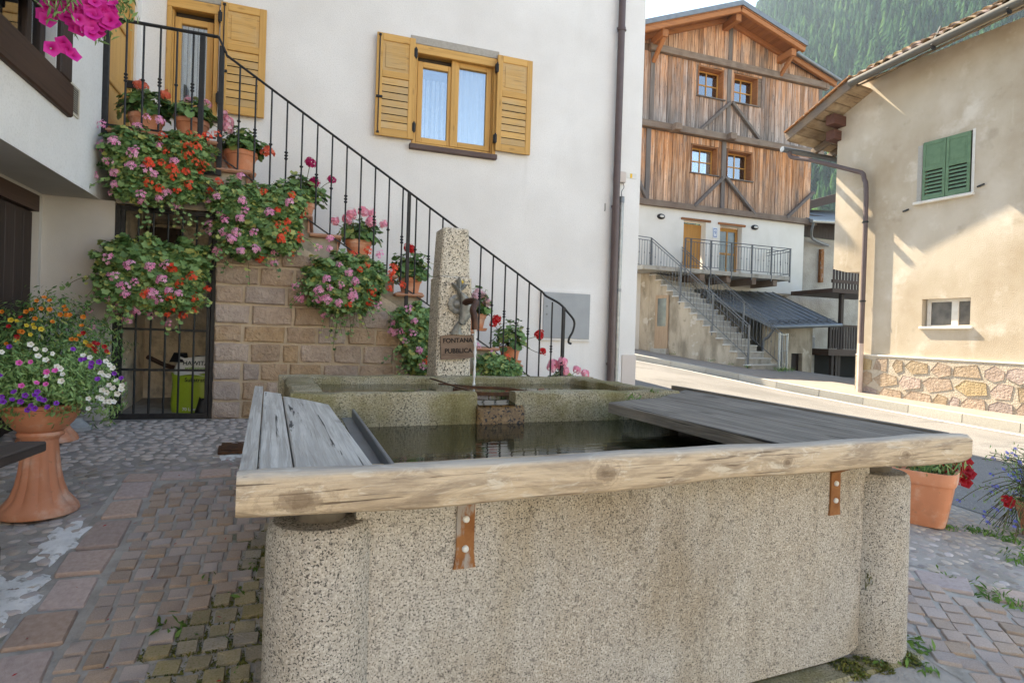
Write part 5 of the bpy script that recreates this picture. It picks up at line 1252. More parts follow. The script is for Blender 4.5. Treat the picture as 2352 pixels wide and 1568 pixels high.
for k in range(9):
    a = np.array([rr.uniform(-.1,.1), rr.uniform(-.5,-.15), .0]); e = a+np.array([rr.uniform(-.05,.1), rr.uniform(-.35,-.05), rr.uniform(-.35,-.12)]); p = smoothpath([a,(a+e)/2+np.array([.04,0,.05]),e],6); paths.append(p); sl += p
stems_mesh('stems', paths, .003, hb); rg = np.random.default_rng(9); sl = np.array(sl)
V, F_, rn = scatter(np.repeat(sl,3,0)+rg.normal(0,.02,(len(sl)*3,3)), rg.normal(0,.4,(len(sl)*3,3))+np.array([.5,-.6,.5]), .032*rg.uniform(.6,1.1,len(sl)*3), T_LANCE, rg); tag(put('trailing_leaves', np_mesh('trailing_leaves', V, F_, M['petleaf'], rn), hb), kind='stuff')
# square pot with red petunias by the road
sp0 = np.array([4.20, 2.70, g(4.20,2.70)]); sq = thing('square_pot', 'square terracotta pot of dark red petunias beside the road edge', 'potted plant', tuple(sp0), rad(27))
def sqlathe(prof):
    b = MB(); n = 32
    for r, z in prof:
        for k in range(n):
            t = 2*math.pi*(k+.5)/n; q = (abs(math.cos(t))**7+abs(math.sin(t))**7)**(-1/7); b.v.append((r*q*math.cos(t), r*q*math.sin(t), z))
    for i in range(len(prof)-1):
        for k in range(n): k2 = (k+1)%n; b.f.append((i*n+k, i*n+k2, (i+1)*n+k2, (i+1)*n+k))
    b.f += [tuple(range(n))[::-1], tuple((len(prof)-1)*n+k for k in range(n))]; return b
sqlathe([(.125,0),(.13,.006),(.16,.20),(.172,.285),(.173,.29),(.185,.292),(.190,.37),(.186,.376),(.17,.376),(.165,.34)]).build('pot', M['terracotta'], sq, smooth=40)
bush(sq, [((0,0,.40),(.20,.20,.12)),((.16,-.05,.38),(.16,.16,.12))], 700, T_LANCE, M['zonal'], .032, 81)
def Tr(dep, col, *l): return [(1803.2+.375*x, 980+.375*y, dep, col) for x, y in l]    # crop (2300,1250)-(3000,2000)
trumpets(sq, sp0, Tr(3.95,'crimson',(1000,250),(1065,340),(1100,240),(1165,190),(1150,290),(1190,330),(1215,290),(1210,375),(1140,180),(1180,240),(1030,215),(1120,270),(1170,345),(1225,250),(1060,290),(1090,320),(1200,200),(1130,230),(1240,320),(1160,230),(1210,310),(1020,270)), .042, 82)
# lobelia at the right edge
lp = np.array([4.78, 2.36, g(4.78,2.36)]); lo = thing('lobelia_pot', 'airy blue lobelia with dark red blooms in a pot by the road', 'potted plant', tuple(lp))
put('pot', POT_A, lo, (.06,-.05,0), None, 1.2)
rng = np.random.default_rng(15); paths = []; tips = []
for k in range(420):
    a = np.array([.05+rng.normal(0,.06), -.05+rng.normal(0,.06), .25]); t = rng.uniform(0,6.28); q = abs(rng.normal(0,1)); e = a+np.array([math.cos(t)*.26*min(q,1.4), math.sin(t)*.22*min(q,1.4), rng.uniform(-.32,.34)]); m = a*.5+e*.5+np.array([0,0,.10]); p = smoothpath([a,m,e],4); paths.append(p); tips += [p[-1],p[-2],p[-4],p[-6]]
stems_mesh('stems', paths, .0022, lo)
tp = np.array(tips); V, F_, rn = scatter(np.repeat(tp,2,0)+rng.normal(0,.02,(len(tp)*2,3)), rng.normal(0,1,(len(tp)*2,3))+np.array([0,-.4,.5]), .018*rng.uniform(.6,1.2,len(tp)*2), T_LANCE, rng); tag(put('foliage', np_mesh('foliage', V, F_, M['petleaf'], rn), lo), kind='stuff')
LOB = [head_mesh('flower', 'blue', 2, .014, .012, 'umbel', 300+i) for i in range(3)]
for i, p in enumerate(tips[::3][:280]): put('flower', LOB[i%3], lo, tuple(p), face((rng.normal(0,.4),-1,.4)), 1.0)
trumpets(lo, lp, Tr(3.9,'crimson',(1350,440),(1385,455),(1370,470)), .030, 83)
# ------------------------------------------------ weeds, moss, petals
def weed(px, py, R, n, label, seed, lance=False, wpos=None):
    p = on_ground(px, py) if wpos is None else np.array(wpos); rng = np.random.default_rng(seed); pos = []; nr = []
    th = thing('weed', label, 'weed', tuple(p), 0, 'small weeds in the paving')
    t = rng.uniform(0,6.28,n); q = np.sqrt(rng.random(n))*R; z = np.abs(rng.normal(0,.5,n))*R*.5+.006
    pos = np.stack([np.cos(t)*q, np.sin(t)*q, z],1); nr = np.stack([np.cos(t)*.8, np.sin(t)*.8, np.ones(n)*.9],1)+rng.normal(0,.25,(n,3))
    V, F_, rn = scatter(pos, nr, rng.uniform(.5,1.2,n)*min(.03,R*.42), T_LANCE if lance else T_NARROW, rng); tag(put('leaves', np_mesh('leaves', V, F_, M['weed'], rn), th), kind='stuff')
W_ = 'tiny weed sprig in the mossy sett joints beside the trough'
for i, (x, y, R, n) in enumerate(((388,1455,.07,26),(440,1475,.045,10),(420,1440,.03,8),(545,1370,.05,24),(500,1395,.03,12),(575,1310,.04,16),(480,1330,.04,18),(500,1480,.035,10),(545,1545,.04,16),(440,1530,.035,14))): weed(x, y, R, n, 'largest leafy weed sprouting between the mossy setts' if i == 0 else W_, 400+i)
W2 = lambda i: 'leafy weed in the joint between slab row and cobbled strip' if i < 5 else ('big weed clump beneath the blue lobelia' if i == 9 else 'low weed along the road edge beside the square pot')
for i, (x, y, R, n) in enumerate(((2160,1330,.06,30),(2255,1365,.09,40),(2330,1390,.10,60),(2290,1380,.06,30),(2190,1340,.05,16),(2180,1215,.06,40),(2250,1225,.08,60),(2310,1240,.09,60),(2220,1220,.06,40),(2345,1290,.12,70))): weed(x, y, R, n, W2(i), 430+i, True)
W3 = 'green weed at the foot of the right-hand trough column'
for i, (x, y, R, n) in enumerate(((2110,1490,.06,40),(2060,1515,.05,40),(2010,1530,.05,36),(2125,1540,.05,24),(1970,1545,.04,20))): weed(x, y, R, n, W3, 460+i)
def mosspad(name, c, R, h, seed, label, parent=None, sx=1.0):
    rng = np.random.default_rng(seed); n = 420; t = rng.uniform(0,6.28,n); q = np.sqrt(rng.random(n)); pos = np.stack([np.cos(t)*q*R*sx, np.sin(t)*q*R, h*(1-q*q)*rng.uniform(.6,1.1,n)],1)
    V, F_, rn = scatter(pos, rng.normal(0,.5,(n,3))+np.array([0,0,1]), .012*rng.uniform(.6,1.3,n), T_NARROW, rng)
    o = put(name, np_mesh(name, V, F_, M['mossleaf'], rn), parent, tuple(c)); return tag(o, label, 'moss', 'moss cushions round the trough') if label else o
M['mossleaf'] = leafmat('moss_leaf', (.06,.075,.012), (.20,.19,.035), tr=.2)
for i, (x, y, R) in enumerate(((2000,1520,.09),(2070,1510,.07),(1945,1535,.08))):
    p = on_ground(x, y); mosspad('moss', p, R, .03, 480+i, ('broad dark moss cushion in the gap between trough panel and column foot', 'moss cushion hugging the foot of the right-hand column', 'flat moss cushion under the trough panel edge')[i])
mm = FF.w((2.432,.19,.33)); mp = mosspad('moss', mm, .028, .02, 490, 'moss tuft in the crack between panel and right-hand trough column'); mp.scale = (1,1,2.6); mp.rotation_euler = (rad(90),0,FF.a); 
mp.scale = (.9, 2.6, 1)
weed(0,0,.05,22,'ferny green tuft at the basin corner above the metal rail', 495, True, tuple(FF.w((2.12,1.50,.955))))
weed(0,0,.04,18,'small ferny tuft on the basin rim beside the dark board', 496, True, tuple(FF.w((2.28,1.52,.99))))
# fallen petals
rng = np.random.default_rng(44); n = 120; px = rng.uniform(-2.6,-.1,n); py = rng.uniform(1.9,5.6,n); pos = np.array([(x, y, g(x,y)+.022) for x, y in zip(px, py)])
V, F_, rn = scatter(pos, rng.normal(0,.25,(n,3))+np.array([0,0,1]), .010*rng.uniform(.5,1.3,n), T_NARROW, rng); tag(put('fallen_petals', np_mesh('fallen_petals', V, F_, PET['crimson'], rn)), 'scattered red petals on the cobbles', kind='stuff')
# ------------------------------------------------ dark wooden table at the left
M['tablewood'] = wood('table_wood', (.085,.065,.055), (.06,.046,.04), (.02,.015,.013), 'x', along=1.5, across=26, rough=.6, rnd=.1, bump=.4)
zt = .79; A_ = at_z(108,997,zt); B_ = at_z(108,1012,zt); C_ = at_z(0,1049,zt); dirn = (C_-B_)[:2]; dirn = dirn/np.linalg.norm(dirn); ang = math.atan2(-dirn[1], -dirn[0])
tb = thing('picnic_table', 'dark brown plank picnic table partly in view beside the urns', 'table', (B_[0], B_[1], g(B_[0],B_[1])), ang); hT = zt-g(B_[0],B_[1])
for i in range(4): MB().box(-1.5,0.0,.0+i*.115,.11+i*.115,hT-.045,hT,.006).build('plank', M['tablewood'], tb)
for sx in (-.35,-1.25):
    for sy in (.05,.38): MB().box(sx-.04,sx+.04,sy,sy+.05,0,hT-.046,.005).build('leg', M['tablewood'], tb)
    MB().box(sx-.03,sx+.03,.0,.72,.18,.26,.005).build('cross_beam', M['tablewood'], tb)
for sy in (.55,): MB().box(-1.5,-.16,sy,sy+.2,.262,.305,.006).build('bench_plank', M['tablewood'], tb)

# moss growing in the sett joints beside the trough
rng = np.random.default_rng(505); P_ = []
for o in [c for c in court.children if c.name.startswith('sett') and c.data in MSETT]:
    x, y, z = o.location; sx, sy = o.scale[0]/2+.006, o.scale[1]/2+.006
    for k in range(60):
        if rng.random() < .5: P_.append((x+rng.uniform(-sx,sx), y+rng.choice((-1,1))*sy+rng.normal(0,.003), z-.008))
        else: P_.append((x+rng.choice((-1,1))*sx+rng.normal(0,.003), y+rng.uniform(-sy,sy), z-.008))
P_ = np.array(P_); n = len(P_); V, F_, rn = scatter(P_, rng.normal(0,.6,(n,3))+np.array([0,0,1]), .010*rng.uniform(.5,1.4,n), T_NARROW, rng)
tag(put('joint_moss', np_mesh('joint_moss', V, F_, M['mossleaf'], rn), court), kind='stuff')
# ================================================================== timber house across the road
def gradwood(name, top, bot, dark, z0, z1, rnd=.34):
    """old larch boards: brown where sheltered, silver where rain reaches"""
    n = NT(name); n.rand_off()
    f1 = n.noise((26,26,1.1), 6, .6, .5)
    zz = n.sep('Z'); sc = n.N.new('ShaderNodeMath'); sc.operation = 'ADD'; n.link(n.ramp(zz, z0, z1), sc.inputs[0]); nz = n.noise((5,5,.9), 4); n.link(n.ramp(nz, -.5, 1.5), sc.inputs[1])
    f = n.ramp(sc.outputs[0], .55, 1.15); c = n.mix(f, bot, top)
    c = n.mix(n.mul(n.ramp(n.noise((.45,.45,.6), 4, .6), .50, .66), .65), c, tuple(k*.62 for k in (bot[2],bot[2],bot[2]*1.05)))
    c = n.mix(n.mul(n.ramp(f1, .45, .7), .7), c, tuple(min(1,k*1.75+.05) for k in bot)); f2 = n.noise((60,60,1.3), 3, .6); c = n.mix(n.mul(n.ramp(f2, .53, .64), .85), c, dark)
    kn = n.noise((14,14,4.5), 0, kind='voronoi'); c = n.mix(n.mul(n.ramp(kn, .17, .08), .7), c, dark)
    h = n.N.new('ShaderNodeHueSaturation'); n.link(c, h.inputs['Color']); mr = n.N.new('ShaderNodeMapRange'); mr.inputs['To Min'].default_value = 1-rnd; mr.inputs['To Max'].default_value = 1+rnd
    n.link(n.oi.outputs['Random'], mr.inputs['Value']); n.link(mr.outputs[0], h.inputs['Value']); n.col(h.outputs[0]); n.bump(f1, .4, .006); return n.set(.8, 0, .2)
M['tw_up'] = gradwood('upper_boards', (.42,.20,.10), (.26,.22,.20), (.05,.037,.032), 8.6, 11.7)
M['tw_lo'] = gradwood('lower_boards', (.48,.20,.08), (.42,.28,.195), (.06,.036,.028), 5.6, 8.9)
M['tw_gable'] = gradwood('gable_boards', (.45,.20,.095), (.40,.25,.165), (.06,.036,.028), 10.8, 13.2)
M['tw_beam'] = wood('old_beam', (.22,.15,.11), (.13,.095,.075), (.03,.022,.02), 'x', along=1, across=22, grey=(.24,.18,.14), rnd=.1, cracks=.6)
M['tw_brace'] = wood('old_brace', (.17,.14,.125), (.12,.10,.09), (.03,.025,.022), 'z', along=1, across=22, rnd=.1, cracks=.6)
M['tw_orange'] = wood('sheltered_larch', (.36,.145,.058), (.26,.105,.045), (.07,.03,.018), 'y', along=1, across=24, rnd=.15, cracks=.4)
M['tw_orange_x'] = wood('sheltered_larch_x', (.36,.145,.058), (.26,.105,.045), (.07,.03,.018), 'x', along=1, across=24, rnd=.15, cracks=.4)
M['tw_win'] = wood('window_larch', (.52,.26,.07), (.44,.20,.055), (.2,.09,.03), 'z', along=1.5, across=24, rnd=.06, cracks=.2)
M['glass_sky'] = glassmat('sky_glass', refl=.24)
M['plaster_w'] = mat('white_lime', (.66,.63,.57), (.72,.69,.64), 1.5, bump=.3, bs=60, layers=(((.5,.46,.4), (1,1,.5), .58, .72, .3),))
M['dustglass0'] = mat('dark_glass', (.10,.11,.10), (.16,.17,.155), 4, rough=.15, spec=.6)
th_ = fthing('timber_house', WF, 'tall old larch-boarded house with white lower storey and balcony', 'house')
wd = random.Random(8)
def zroof(x): return 12.96+.385*(x-1.92) if x < 1.92 else 12.96-.29*(x-1.92)
# lower storey
b = MB(); D1 = (.50,1.42,3.72,5.58); D2 = (2.02,2.98,3.72,5.56)
wall_holes(b, -1.75, 5.83, 3.29, 5.93, [D1, D2], Pm, .32)
b.quad((5.83,0,3.29),(5.83,6,3.29),(5.83,6,5.93),(5.83,0,5.93)); b.quad((-1.75,6,.3),(-1.75,0,.3),(-1.75,0,5.93),(-1.75,6,5.93)); b.quad((-1.75,0,.3),(4.3,0,.3),(4.3,0,3.29),(-1.75,0,3.29)); b.quad((4.3,0,3.29),(4.3,6,3.29),(5.83,6,3.29),(5.83,0,3.29)); b.quad((4.3,0,.3),(4.3,6,.3),(4.3,6,3.29),(4.3,0,3.29))
b.build('lower_wall', M['plaster_w'], th_)
MB().box(-3.9,-1.752,.0,6,.3,7.6).build('added_shade_annex', M['plaster_w'], th_)  # hidden block added so its shadow covers the pavement by the concrete stair
# timber shell behind the boards, with window openings
OW = [(.88,1.95,9.92,10.95),(2.38,3.45,9.94,10.95),(.72,1.82,7.25,8.23),(2.23,3.31,7.23,8.25)]
b = MB(); wall_holes(b, -1.70, 6.10, 5.93, 8.60, OW[2:], lambda a, z, d: (a, .03+d, z), .26); wall_holes(b, -1.70, 6.46, 8.60, 11.2, OW[:2], lambda a, z, d: (a, .0+d, z), .28)
b.prism([(-1.70,11.2),(6.46,11.2),(6.46,zroof(6.46)-.2),(1.92,12.72),(-1.70,zroof(-1.70)-.2)], .0, .05, 'y')
b.quad((6.10,.03,5.93),(6.10,6,5.93),(6.10,6,8.6),(6.10,.03,8.6)); b.quad((6.46,0,8.6),(6.46,6,8.6),(6.46,6,11.6),(6.46,0,11.6)); b.quad((-1.7,6,5.93),(-1.7,0,5.93),(-1.7,0,11.6),(-1.7,6,11.6))
b.build('timber_shell', M['tw_beam'], th_)
def boards(x0, x1, z0, z1f, y, m, holes):
    x = x0
    while x < x1-.02:
        w = min(wd.uniform(.12,.21), x1-x); a, c = x+.006, x+w-.006; segs = [(z0, None)]
        for (p, q, r, s) in holes:
            if a < q and c > p: segs = [(z0, r-.02), (s+.02, None)]
        for (lo, hi) in segs:
            h0 = hi if hi else z1f(a); h1 = hi if hi else z1f(c)
            if min(h0,h1)-lo < .05: continue
            d = wd.uniform(.015,.045); MB().hexa([(a,y-d,lo),(c,y-d,lo),(c,y,lo),(a,y,lo),(a,y-d,h0),(c,y-d,h1),(c,y,h1),(a,y,h0)]).build('board', m, th_)
        x += w
boards(-1.70, 6.09, 5.96, lambda x: 8.48, .028, M['tw_lo'], OW[2:])
boards(-1.70, 6.45, 8.74, lambda x: 11.05, -.002, M['tw_up'], OW[:2])
boards(-1.70, 6.44, 11.31, lambda x: zroof(x)-.28, -.002, M['tw_gable'], [])
def beam(a, b_, w, h, m='tw_beam', name='beam'): return MB().bar(a, b_, w, h, ch=.012).build(name, M[m], th_)
beam((-1.75,-.075,6.01),(6.30,-.075,6.02), .15, .20); beam((-1.75,-.10,8.61),(6.5,-.10,8.61), .17, .22); beam((-1.12,-.09,11.17),(6.62,-.09,11.19), .16, .23)
MB().box(6.5,6.66,-.2,.02,11.05,11.36,.02).build('beam_end', M['tw_beam'], th_)
for x in (-.1, 2.15): MB().box(x-.13,x+.13,-.42,-.01,8.47,8.70,.02).build('beam_end', M['tw_beam'], th_)
for x, z0, z1_ in ((-.95,8.73,11.05),(2.18,8.73,11.05),(2.05,6.12,8.49),(-1.02,6.12,8.49),(2.18,11.30,12.5),(6.36,8.73,11.04),(-.95,11.3,11.75)): MB().box(x-.085,x+.085,-.06,-.001,z0,z1_,.01).build('post', M['tw_brace'], th_)
for a, c in (((2.20,9.86),(.93,8.66)),((2.28,9.86),(3.62,8.66)),((2.03,7.22),(.82,6.05)),((2.09,7.22),(3.42,6.05)),((6.12,7.15),(4.86,6.05)),((-1.6,7.0),(-1.05,6.1))):
    MB().bar((a[0],-.10,a[1]),(c[0],-.10,c[1]), .10, .13, (0,1,0), .01).build('brace', M['tw_brace'], th_)
# windows
def twin(o, y):
    x0, x1, z0, z1_ = o; yb = y+.24; t = .075
    f = MB().box(x0,x0+t,yb,yb+.06,z0,z1_,.006).box(x1-t,x1,yb,yb+.06,z0,z1_,.006).box(x0+t,x1-t,yb+.001,yb+.059,z0,z0+t).box(x0+t,x1-t,yb+.001,yb+.059,z1_-t,z1_).build('window', M['tw_win'], th_)
    cx, cz = (x0+x1)/2, (z0+z1_)/2
    MB().box(cx-.018,cx+.018,yb+.004,yb+.05,z0+t,z1_-t).box(x0+t,cx-.018,yb+.005,yb+.049,cz-.018,cz+.018).box(cx+.018,x1-t,yb+.005,yb+.049,cz-.018,cz+.018).build('glazing_bars', M['tw_win'], f)
    for (a, c) in ((x0+t,cx-.018),(cx+.018,x1-t)):
        for (e, h) in ((z0+t,cz-.018),(cz+.018,z1_-t)): MB().box(a,c,yb+.024,yb+.03,e,h).build('pane', M['glass_sky'], f)
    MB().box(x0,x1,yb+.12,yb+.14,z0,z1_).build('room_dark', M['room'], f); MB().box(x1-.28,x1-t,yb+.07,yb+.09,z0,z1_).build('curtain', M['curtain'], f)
    for (a, c) in ((x0+.0015,x0+.03),(x1-.03,x1-.0015)): MB().box(a,c,y-.03,yb-.001,z0+.001,z1_-.001).build('lining', M['tw_orange'], f)
    MB().box(x0+.031,x1-.031,y-.03,yb-.001,z1_-.03,z1_-.002).build('lining', M['tw_orange'], f); MB().box(x0-.06,x1+.06,y-.10,yb-.002,z0-.04,z0-.001,.006).build('sill', M['tw_brace'], f)
for i, o in enumerate(OW): twin(o, 0 if i < 2 else .03)
# roof
def roofpart(xa, xb, y0, t=.16, m='zinc', dz=0.0, name='roof'):
    za, zb = zroof(xa)+dz, zroof(xb)+dz; return MB().hexa([(xa,y0,za-t),(xb,y0,zb-t),(xb,6.5,zb-t),(xa,6.5,za-t),(xa,y0,za),(xb,y0,zb),(xb,6.5,zb),(xa,6.5,za)]).build(name, M[m], th_)
roofpart(-2.75,1.92,-.92); roofpart(1.92,4.78,-.92); roofpart(4.7805,6.95,-.32)
# sheltered soffit: rafters and boards under the verge
for (xa, xb, y0) in ((-2.70,1.90,-.88),(1.94,4.74,-.88),(4.80,6.9,-.28)):
    n_ = int((xb-xa)/.16)
    for i in range(n_):
        a, c = xa+(xb-xa)*i/n_+.004, xa+(xb-xa)*(i+1)/n_-.004; MB().hexa([(a,y0,zroof(a)-.20),(c,y0,zroof(c)-.20),(c,-.03,zroof(c)-.20),(a,-.03,zroof(a)-.20),(a,y0,zroof(a)-.162),(c,y0,zroof(c)-.162),(c,-.03,zroof(c)-.162),(a,-.03,zroof(a)-.162)]).build('soffit_board', M['tw_orange'], th_)
    for y in ((-.80,-.10) if y0 < -.5 else (-.22,)): MB().bar((xa,y,zroof(xa)-.28),(xb,y,zroof(xb)-.28), .12, .15, ch=.01).build('rafter', M['tw_orange_x'], th_)
for x in (1.92, -.95, 4.35): MB().box(x-.11,x+.11,-.74,-.02,zroof(x)-.62,zroof(x)-.37,.015).build('purlin', M['tw_orange'], th_)
for x, s in ((4.35,-.35),(-.95,.3)): MB().bar((x+s*.0,-.66,zroof(x)-.60),(x,-.05,zroof(x)-1.15), .12, .12, ch=.01).build('bracket', M['tw_orange'], th_)
g2 = MB().tube([(4.80,-.36,zroof(4.8)-.12),(6.98,-.36,zroof(6.98)-.12)], .06, 10).build('verge_gutter', M['zinc'], th_, smooth=50)
# doors and lamps
dr1 = MB().box(.55,1.37,.20,.24,3.73,5.50).build('door', M['tw_win'], th_); MB().box(.38,1.60,-.05,.1,5.585,5.66,.01).build('door_head', M['tw_orange_x'], th_)
dr2 = MB().box(2.05,2.15,.20,.25,3.73,5.5).box(2.85,2.95,.20,.25,3.73,5.5).box(2.15,2.85,.201,.249,5.38,5.5).box(2.15,2.85,.201,.249,3.73,3.95).box(2.15,2.85,.202,.248,4.55,4.62).box(2.47,2.53,.202,.248,3.95,4.55).box(2.47,2.53,.202,.248,4.62,5.38).build('glazed_door', M['tw_win'], th_)
for a, c in ((2.15,2.47),(2.53,2.85)):
    for e, h in ((3.95,4.55),(4.62,5.38)): MB().box(a,c,.22,.225,e,h).build('pane', M['dustglass0'], dr2)
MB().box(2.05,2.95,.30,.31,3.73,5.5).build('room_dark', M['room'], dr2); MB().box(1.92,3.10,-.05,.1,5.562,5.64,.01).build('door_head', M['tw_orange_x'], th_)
M['lampglass'] = mat('opal_glass', (.62,.60,.55), rough=.3)
for x in (-.43, 3.52):
    lm = MB().lathe([(.15,0),(.15,.03),(.13,.06),(.10,.075),(.0005,.08)], 24, sy=.62).build('wall_lamp', M['iron'], th_, smooth=50, loc=(x,-.001,5.60), rot=(rad(90),0,0)); MB().lathe([(.09,.07),(.07,.09),(.0005,.10)], 20, sy=.5).build('lamp_glass', M['lampglass'], lm, smooth=50)
M['plaque'] = mat('plaque_white', (.62,.64,.68), rough=.35); M['plaqueblue'] = mat('plaque_blue', (.10,.16,.33), rough=.35)
pq = MB().box(1.70,1.90,-.02,0,5.06,5.44,.006).build('house_plaque', M['plaque'], th_); MB().box(1.725,1.875,-.023,-.0202,5.10,5.40).build('plaque_border', M['plaqueblue'], pq); MB().box(1.745,1.855,-.026,-.0232,5.13,5.37).build('plaque_field', M['plaque'], pq)
me = text_mesh('9', .17, .0008, .003); me.materials.append(M['plaqueblue']); put('plaque_number', me, pq, (1.80,-.0268,5.25), (rad(90),0,0))
# balcony
M['concrete'] = mat('old_concrete', (.38,.355,.31), (.46,.435,.39), 6, bump=.5, bs=50, layers=(((.15,.14,.11), 4, .5, .7, .6),))
bl = MB().box(-1.78,4.12,-1.15,-.002,3.62,3.76,.01).build('balcony_floor', M['concrete'], th_)
for x in (.5,1.55,2.6,3.5): MB().box(x-.09,x+.09,-1.1,-.002,3.40,3.618,.01).build('balcony_bearer', M['tw_beam'], bl)
rw = fthing('balcony_railing', WF, 'dark grey steel railing round the balcony of the timber house', 'railing'); BY = -1.13
MB().bar((-.22,BY,4.72),(4.12,BY,4.72), .05, .02).build('handrail', M['steel'], rw); MB().bar((-.22,BY,4.62),(4.10,BY,4.62), .02, .02).build('rail', M['steel'], rw); MB().bar((-.22,BY,3.84),(4.10,BY,3.84), .02, .02).build('rail', M['steel'], rw)
MB().bar((4.10,BY,4.72),(4.10,-.02,4.72), .05, .02).build('handrail', M['steel'], rw); MB().bar((4.10,BY,4.62),(4.10,-.02,4.62), .02, .02).build('rail', M['steel'], rw); MB().bar((4.10,BY,3.84),(4.10,-.02,3.84), .02, .02).build('rail', M['steel'], rw)
for x in (-.22,.0,.78,1.61,2.45,3.28,4.09): MB().box(x-.022,x+.022,BY-.022,BY+.022,3.55,4.71).build('post', M['steel'], rw)
def balu(rail, a, c, col='steel', twist=True):
    b = MB().tube([a,c], .008, 5); o = b.build('baluster', M[col], rail)
    if twist:
        m = Vector(a)*.5+Vector(c)*.5
        for s in (-.09,.09): pass
        MB().lathe([(.008,-.03),(.018,0),(.008,.03)], 6, (m.x,m.y,m.z)).build('baluster_knot', M[col], o)
x = -.12; k = 0
while x < 4.05:
    if min(abs(x-p) for p in (-.22,.0,.78,1.61,2.45,3.28,4.09)) > .04: balu(rw, (x,BY,3.85), (x,BY,4.61), twist=k%2 == 0)
    x += .118; k += 1
y = BY+.13
while y < -.05: balu(rw, (4.10,y,3.85), (4.10,y,4.61), twist=k%2 == 0); k += 1; y += .15
# ------------------------------------------------ concrete flight up to the balcony
M['treadstone'] = mat('granite_tread', (.52,.50,.46), (.58,.565,.53), 40, bump=.3, bs=100, layers=(((.15,.15,.14), 120, .57, .65, .6),))
M['oldrender'] = mat('flaking_render', (.42,.345,.26), (.52,.44,.34), (3,3,1.1), bump=.7, bs=40, bd=.01, layers=(((.19,.155,.11), (2.6,2.6,.9), .46, .62, .7), ((.60,.55,.47), 2.1, .60, .66, .85), ((.13,.11,.08), 5, .6, .72, .5)))
SB = np.array([12.37, 12.50, 0.0]); sfd = np.array([-.305,.953]); sfd = sfd/np.linalg.norm(sfd); TF = Fr(SB, math.degrees(math.atan2(-sfd[0], sfd[1])))    # x across the treads, y up the flight
cs = fthing('concrete_stair', TF, 'long concrete stair with flaking plaster side rising to the balcony', 'stair'); NS = 17; z0s = .60; RI = (3.76-z0s)/NS; RU = 3.85/NS; SWD = 1.55
poly = [(0,.1)]
for k in range(NS): poly += [(k*RU, z0s+k*RI-.04), ((k+1)*RU, z0s+k*RI-.04)] if k else [(0, z0s-.04), (RU, z0s-.04)]
poly += [(NS*RU, 3.72),(NS*RU+1.2,3.72),(NS*RU+1.2,.1)]
# side wall with doorway under the landing
MB().prism(poly[:-3]+[(NS*RU,3.70),(NS*RU,.1)], 0.0, SWD-.05, 'x').build('stair_body', M['oldrender'], cs)
for k in range(NS):
    zt_ = z0s+k*RI; MB().box(-.035,SWD,k*RU-.02,(k+1)*RU+.01,zt_-.038,zt_,.006).build('tread', M['treadstone'], cs)
    if k: MB().box(.003,SWD-.03,k*RU-.004,k*RU,zt_-RI+.001,zt_-.039).build('riser', M['concrete'], cs)
# landing block to the left carrying the small door
MB().box(-.012,SWD,NS*RU+.001,NS*RU+.7,.3,3.72).build('landing_block', M['oldrender'], cs)



LWX = -.0
def cheek(a, z, d): return (-.02+d, a, z)
dz0, dz1 = 1.22, 2.92; dy0, dy1 = 3.30, 4.25
# flank wall running on from the flight, with the recessed door
b = MB(); wall_holes(b, NS*RU+.703, NS*RU+4.2, .5, 3.74, [], cheek, .35); b.build('flank_wall', M['oldrender'], cs)
ddr = thing('cellar_door', 'small pale wooden door with glass pane in the stair flank', 'door', tuple(TF.w((-.03, 3.05, 1.14))), TF.a)
M['paledoor'] = wood('pale_door', (.44,.31,.21), (.38,.26,.17), (.16,.10,.07), 'z', along=1.5, across=24, rnd=.05)
MB().box(-.03,.0,.42,.50,0,1.72).box(-.03,.0,0.0,.08,0,1.72).box(-.029,-.001,.08,.42,1.62,1.72).box(-.029,-.001,.08,.42,.0,.72).build('leaf', M['paledoor'], ddr)
MB().box(-.02,-.012,.08,.42,.72,1.62).build('pane', M['dustglass0'], ddr); MB().box(-.036,-.0302,.16,.36,.1,.6,.004).build('panel', M['paledoor'], ddr)
MB().box(-.16,.0,-.05,.56,-.2,-.001,.01).build('step', M['concrete'], ddr)
# railings of the flight
for sx, nm, xa, yb in ((.02,'steel stair railing on the outer side of the concrete stair',0,0),(SWD-.06,'steel stair railing on the inner side of the concrete stair',0,0)):
    rr_ = fthing('stair_railing', TF, nm, 'railing'); inner = sx > .5
    f0 = lambda y, h: (sx, y, z0s+y/RU*RI+h)
    ya, yb = (1.3, NS*RU) if not inner else (.1, NS*RU)
    if not inner: ya = .35
    for h, w in ((1.02,.045),(.93,.02),(.10,.02)): MB().bar(f0(ya,h), f0(yb,h), w, .02).build('rail', M['steel'], rr_)
    n_ = 4
    for k in range(n_): y = ya+(yb-ya)*k/(n_-1); p = f0(y,0); MB().box(sx-.022,sx+.022,y-.022,y+.022,p[2]-.25,p[2]+1.01).build('post', M['steel'], rr_)
    y = ya+.11; k = 0
    while y < yb-.05: balu(rr_, f0(y,.10), f0(y,.92), twist=k%2 == 0); y += .115; k += 1
    if not inner:
        for h in (1.02,.93,.10): MB().bar((sx,NS*RU,3.76+h),(sx-.62,NS*RU+.12,3.76+h), .03, .02).build('rail', M['steel'], rr_)
        for k in range(5): balu(rr_, (sx-.11*(k+.6),NS*RU+.02*(k+.6),3.86),(sx-.11*(k+.6),NS*RU+.02*(k+.6),4.69), twist=k%2 == 0)
        MB().box(sx-.64,sx-.60,NS*RU+.10,NS*RU+.14,3.5,4.79).build('post', M['steel'], rr_)
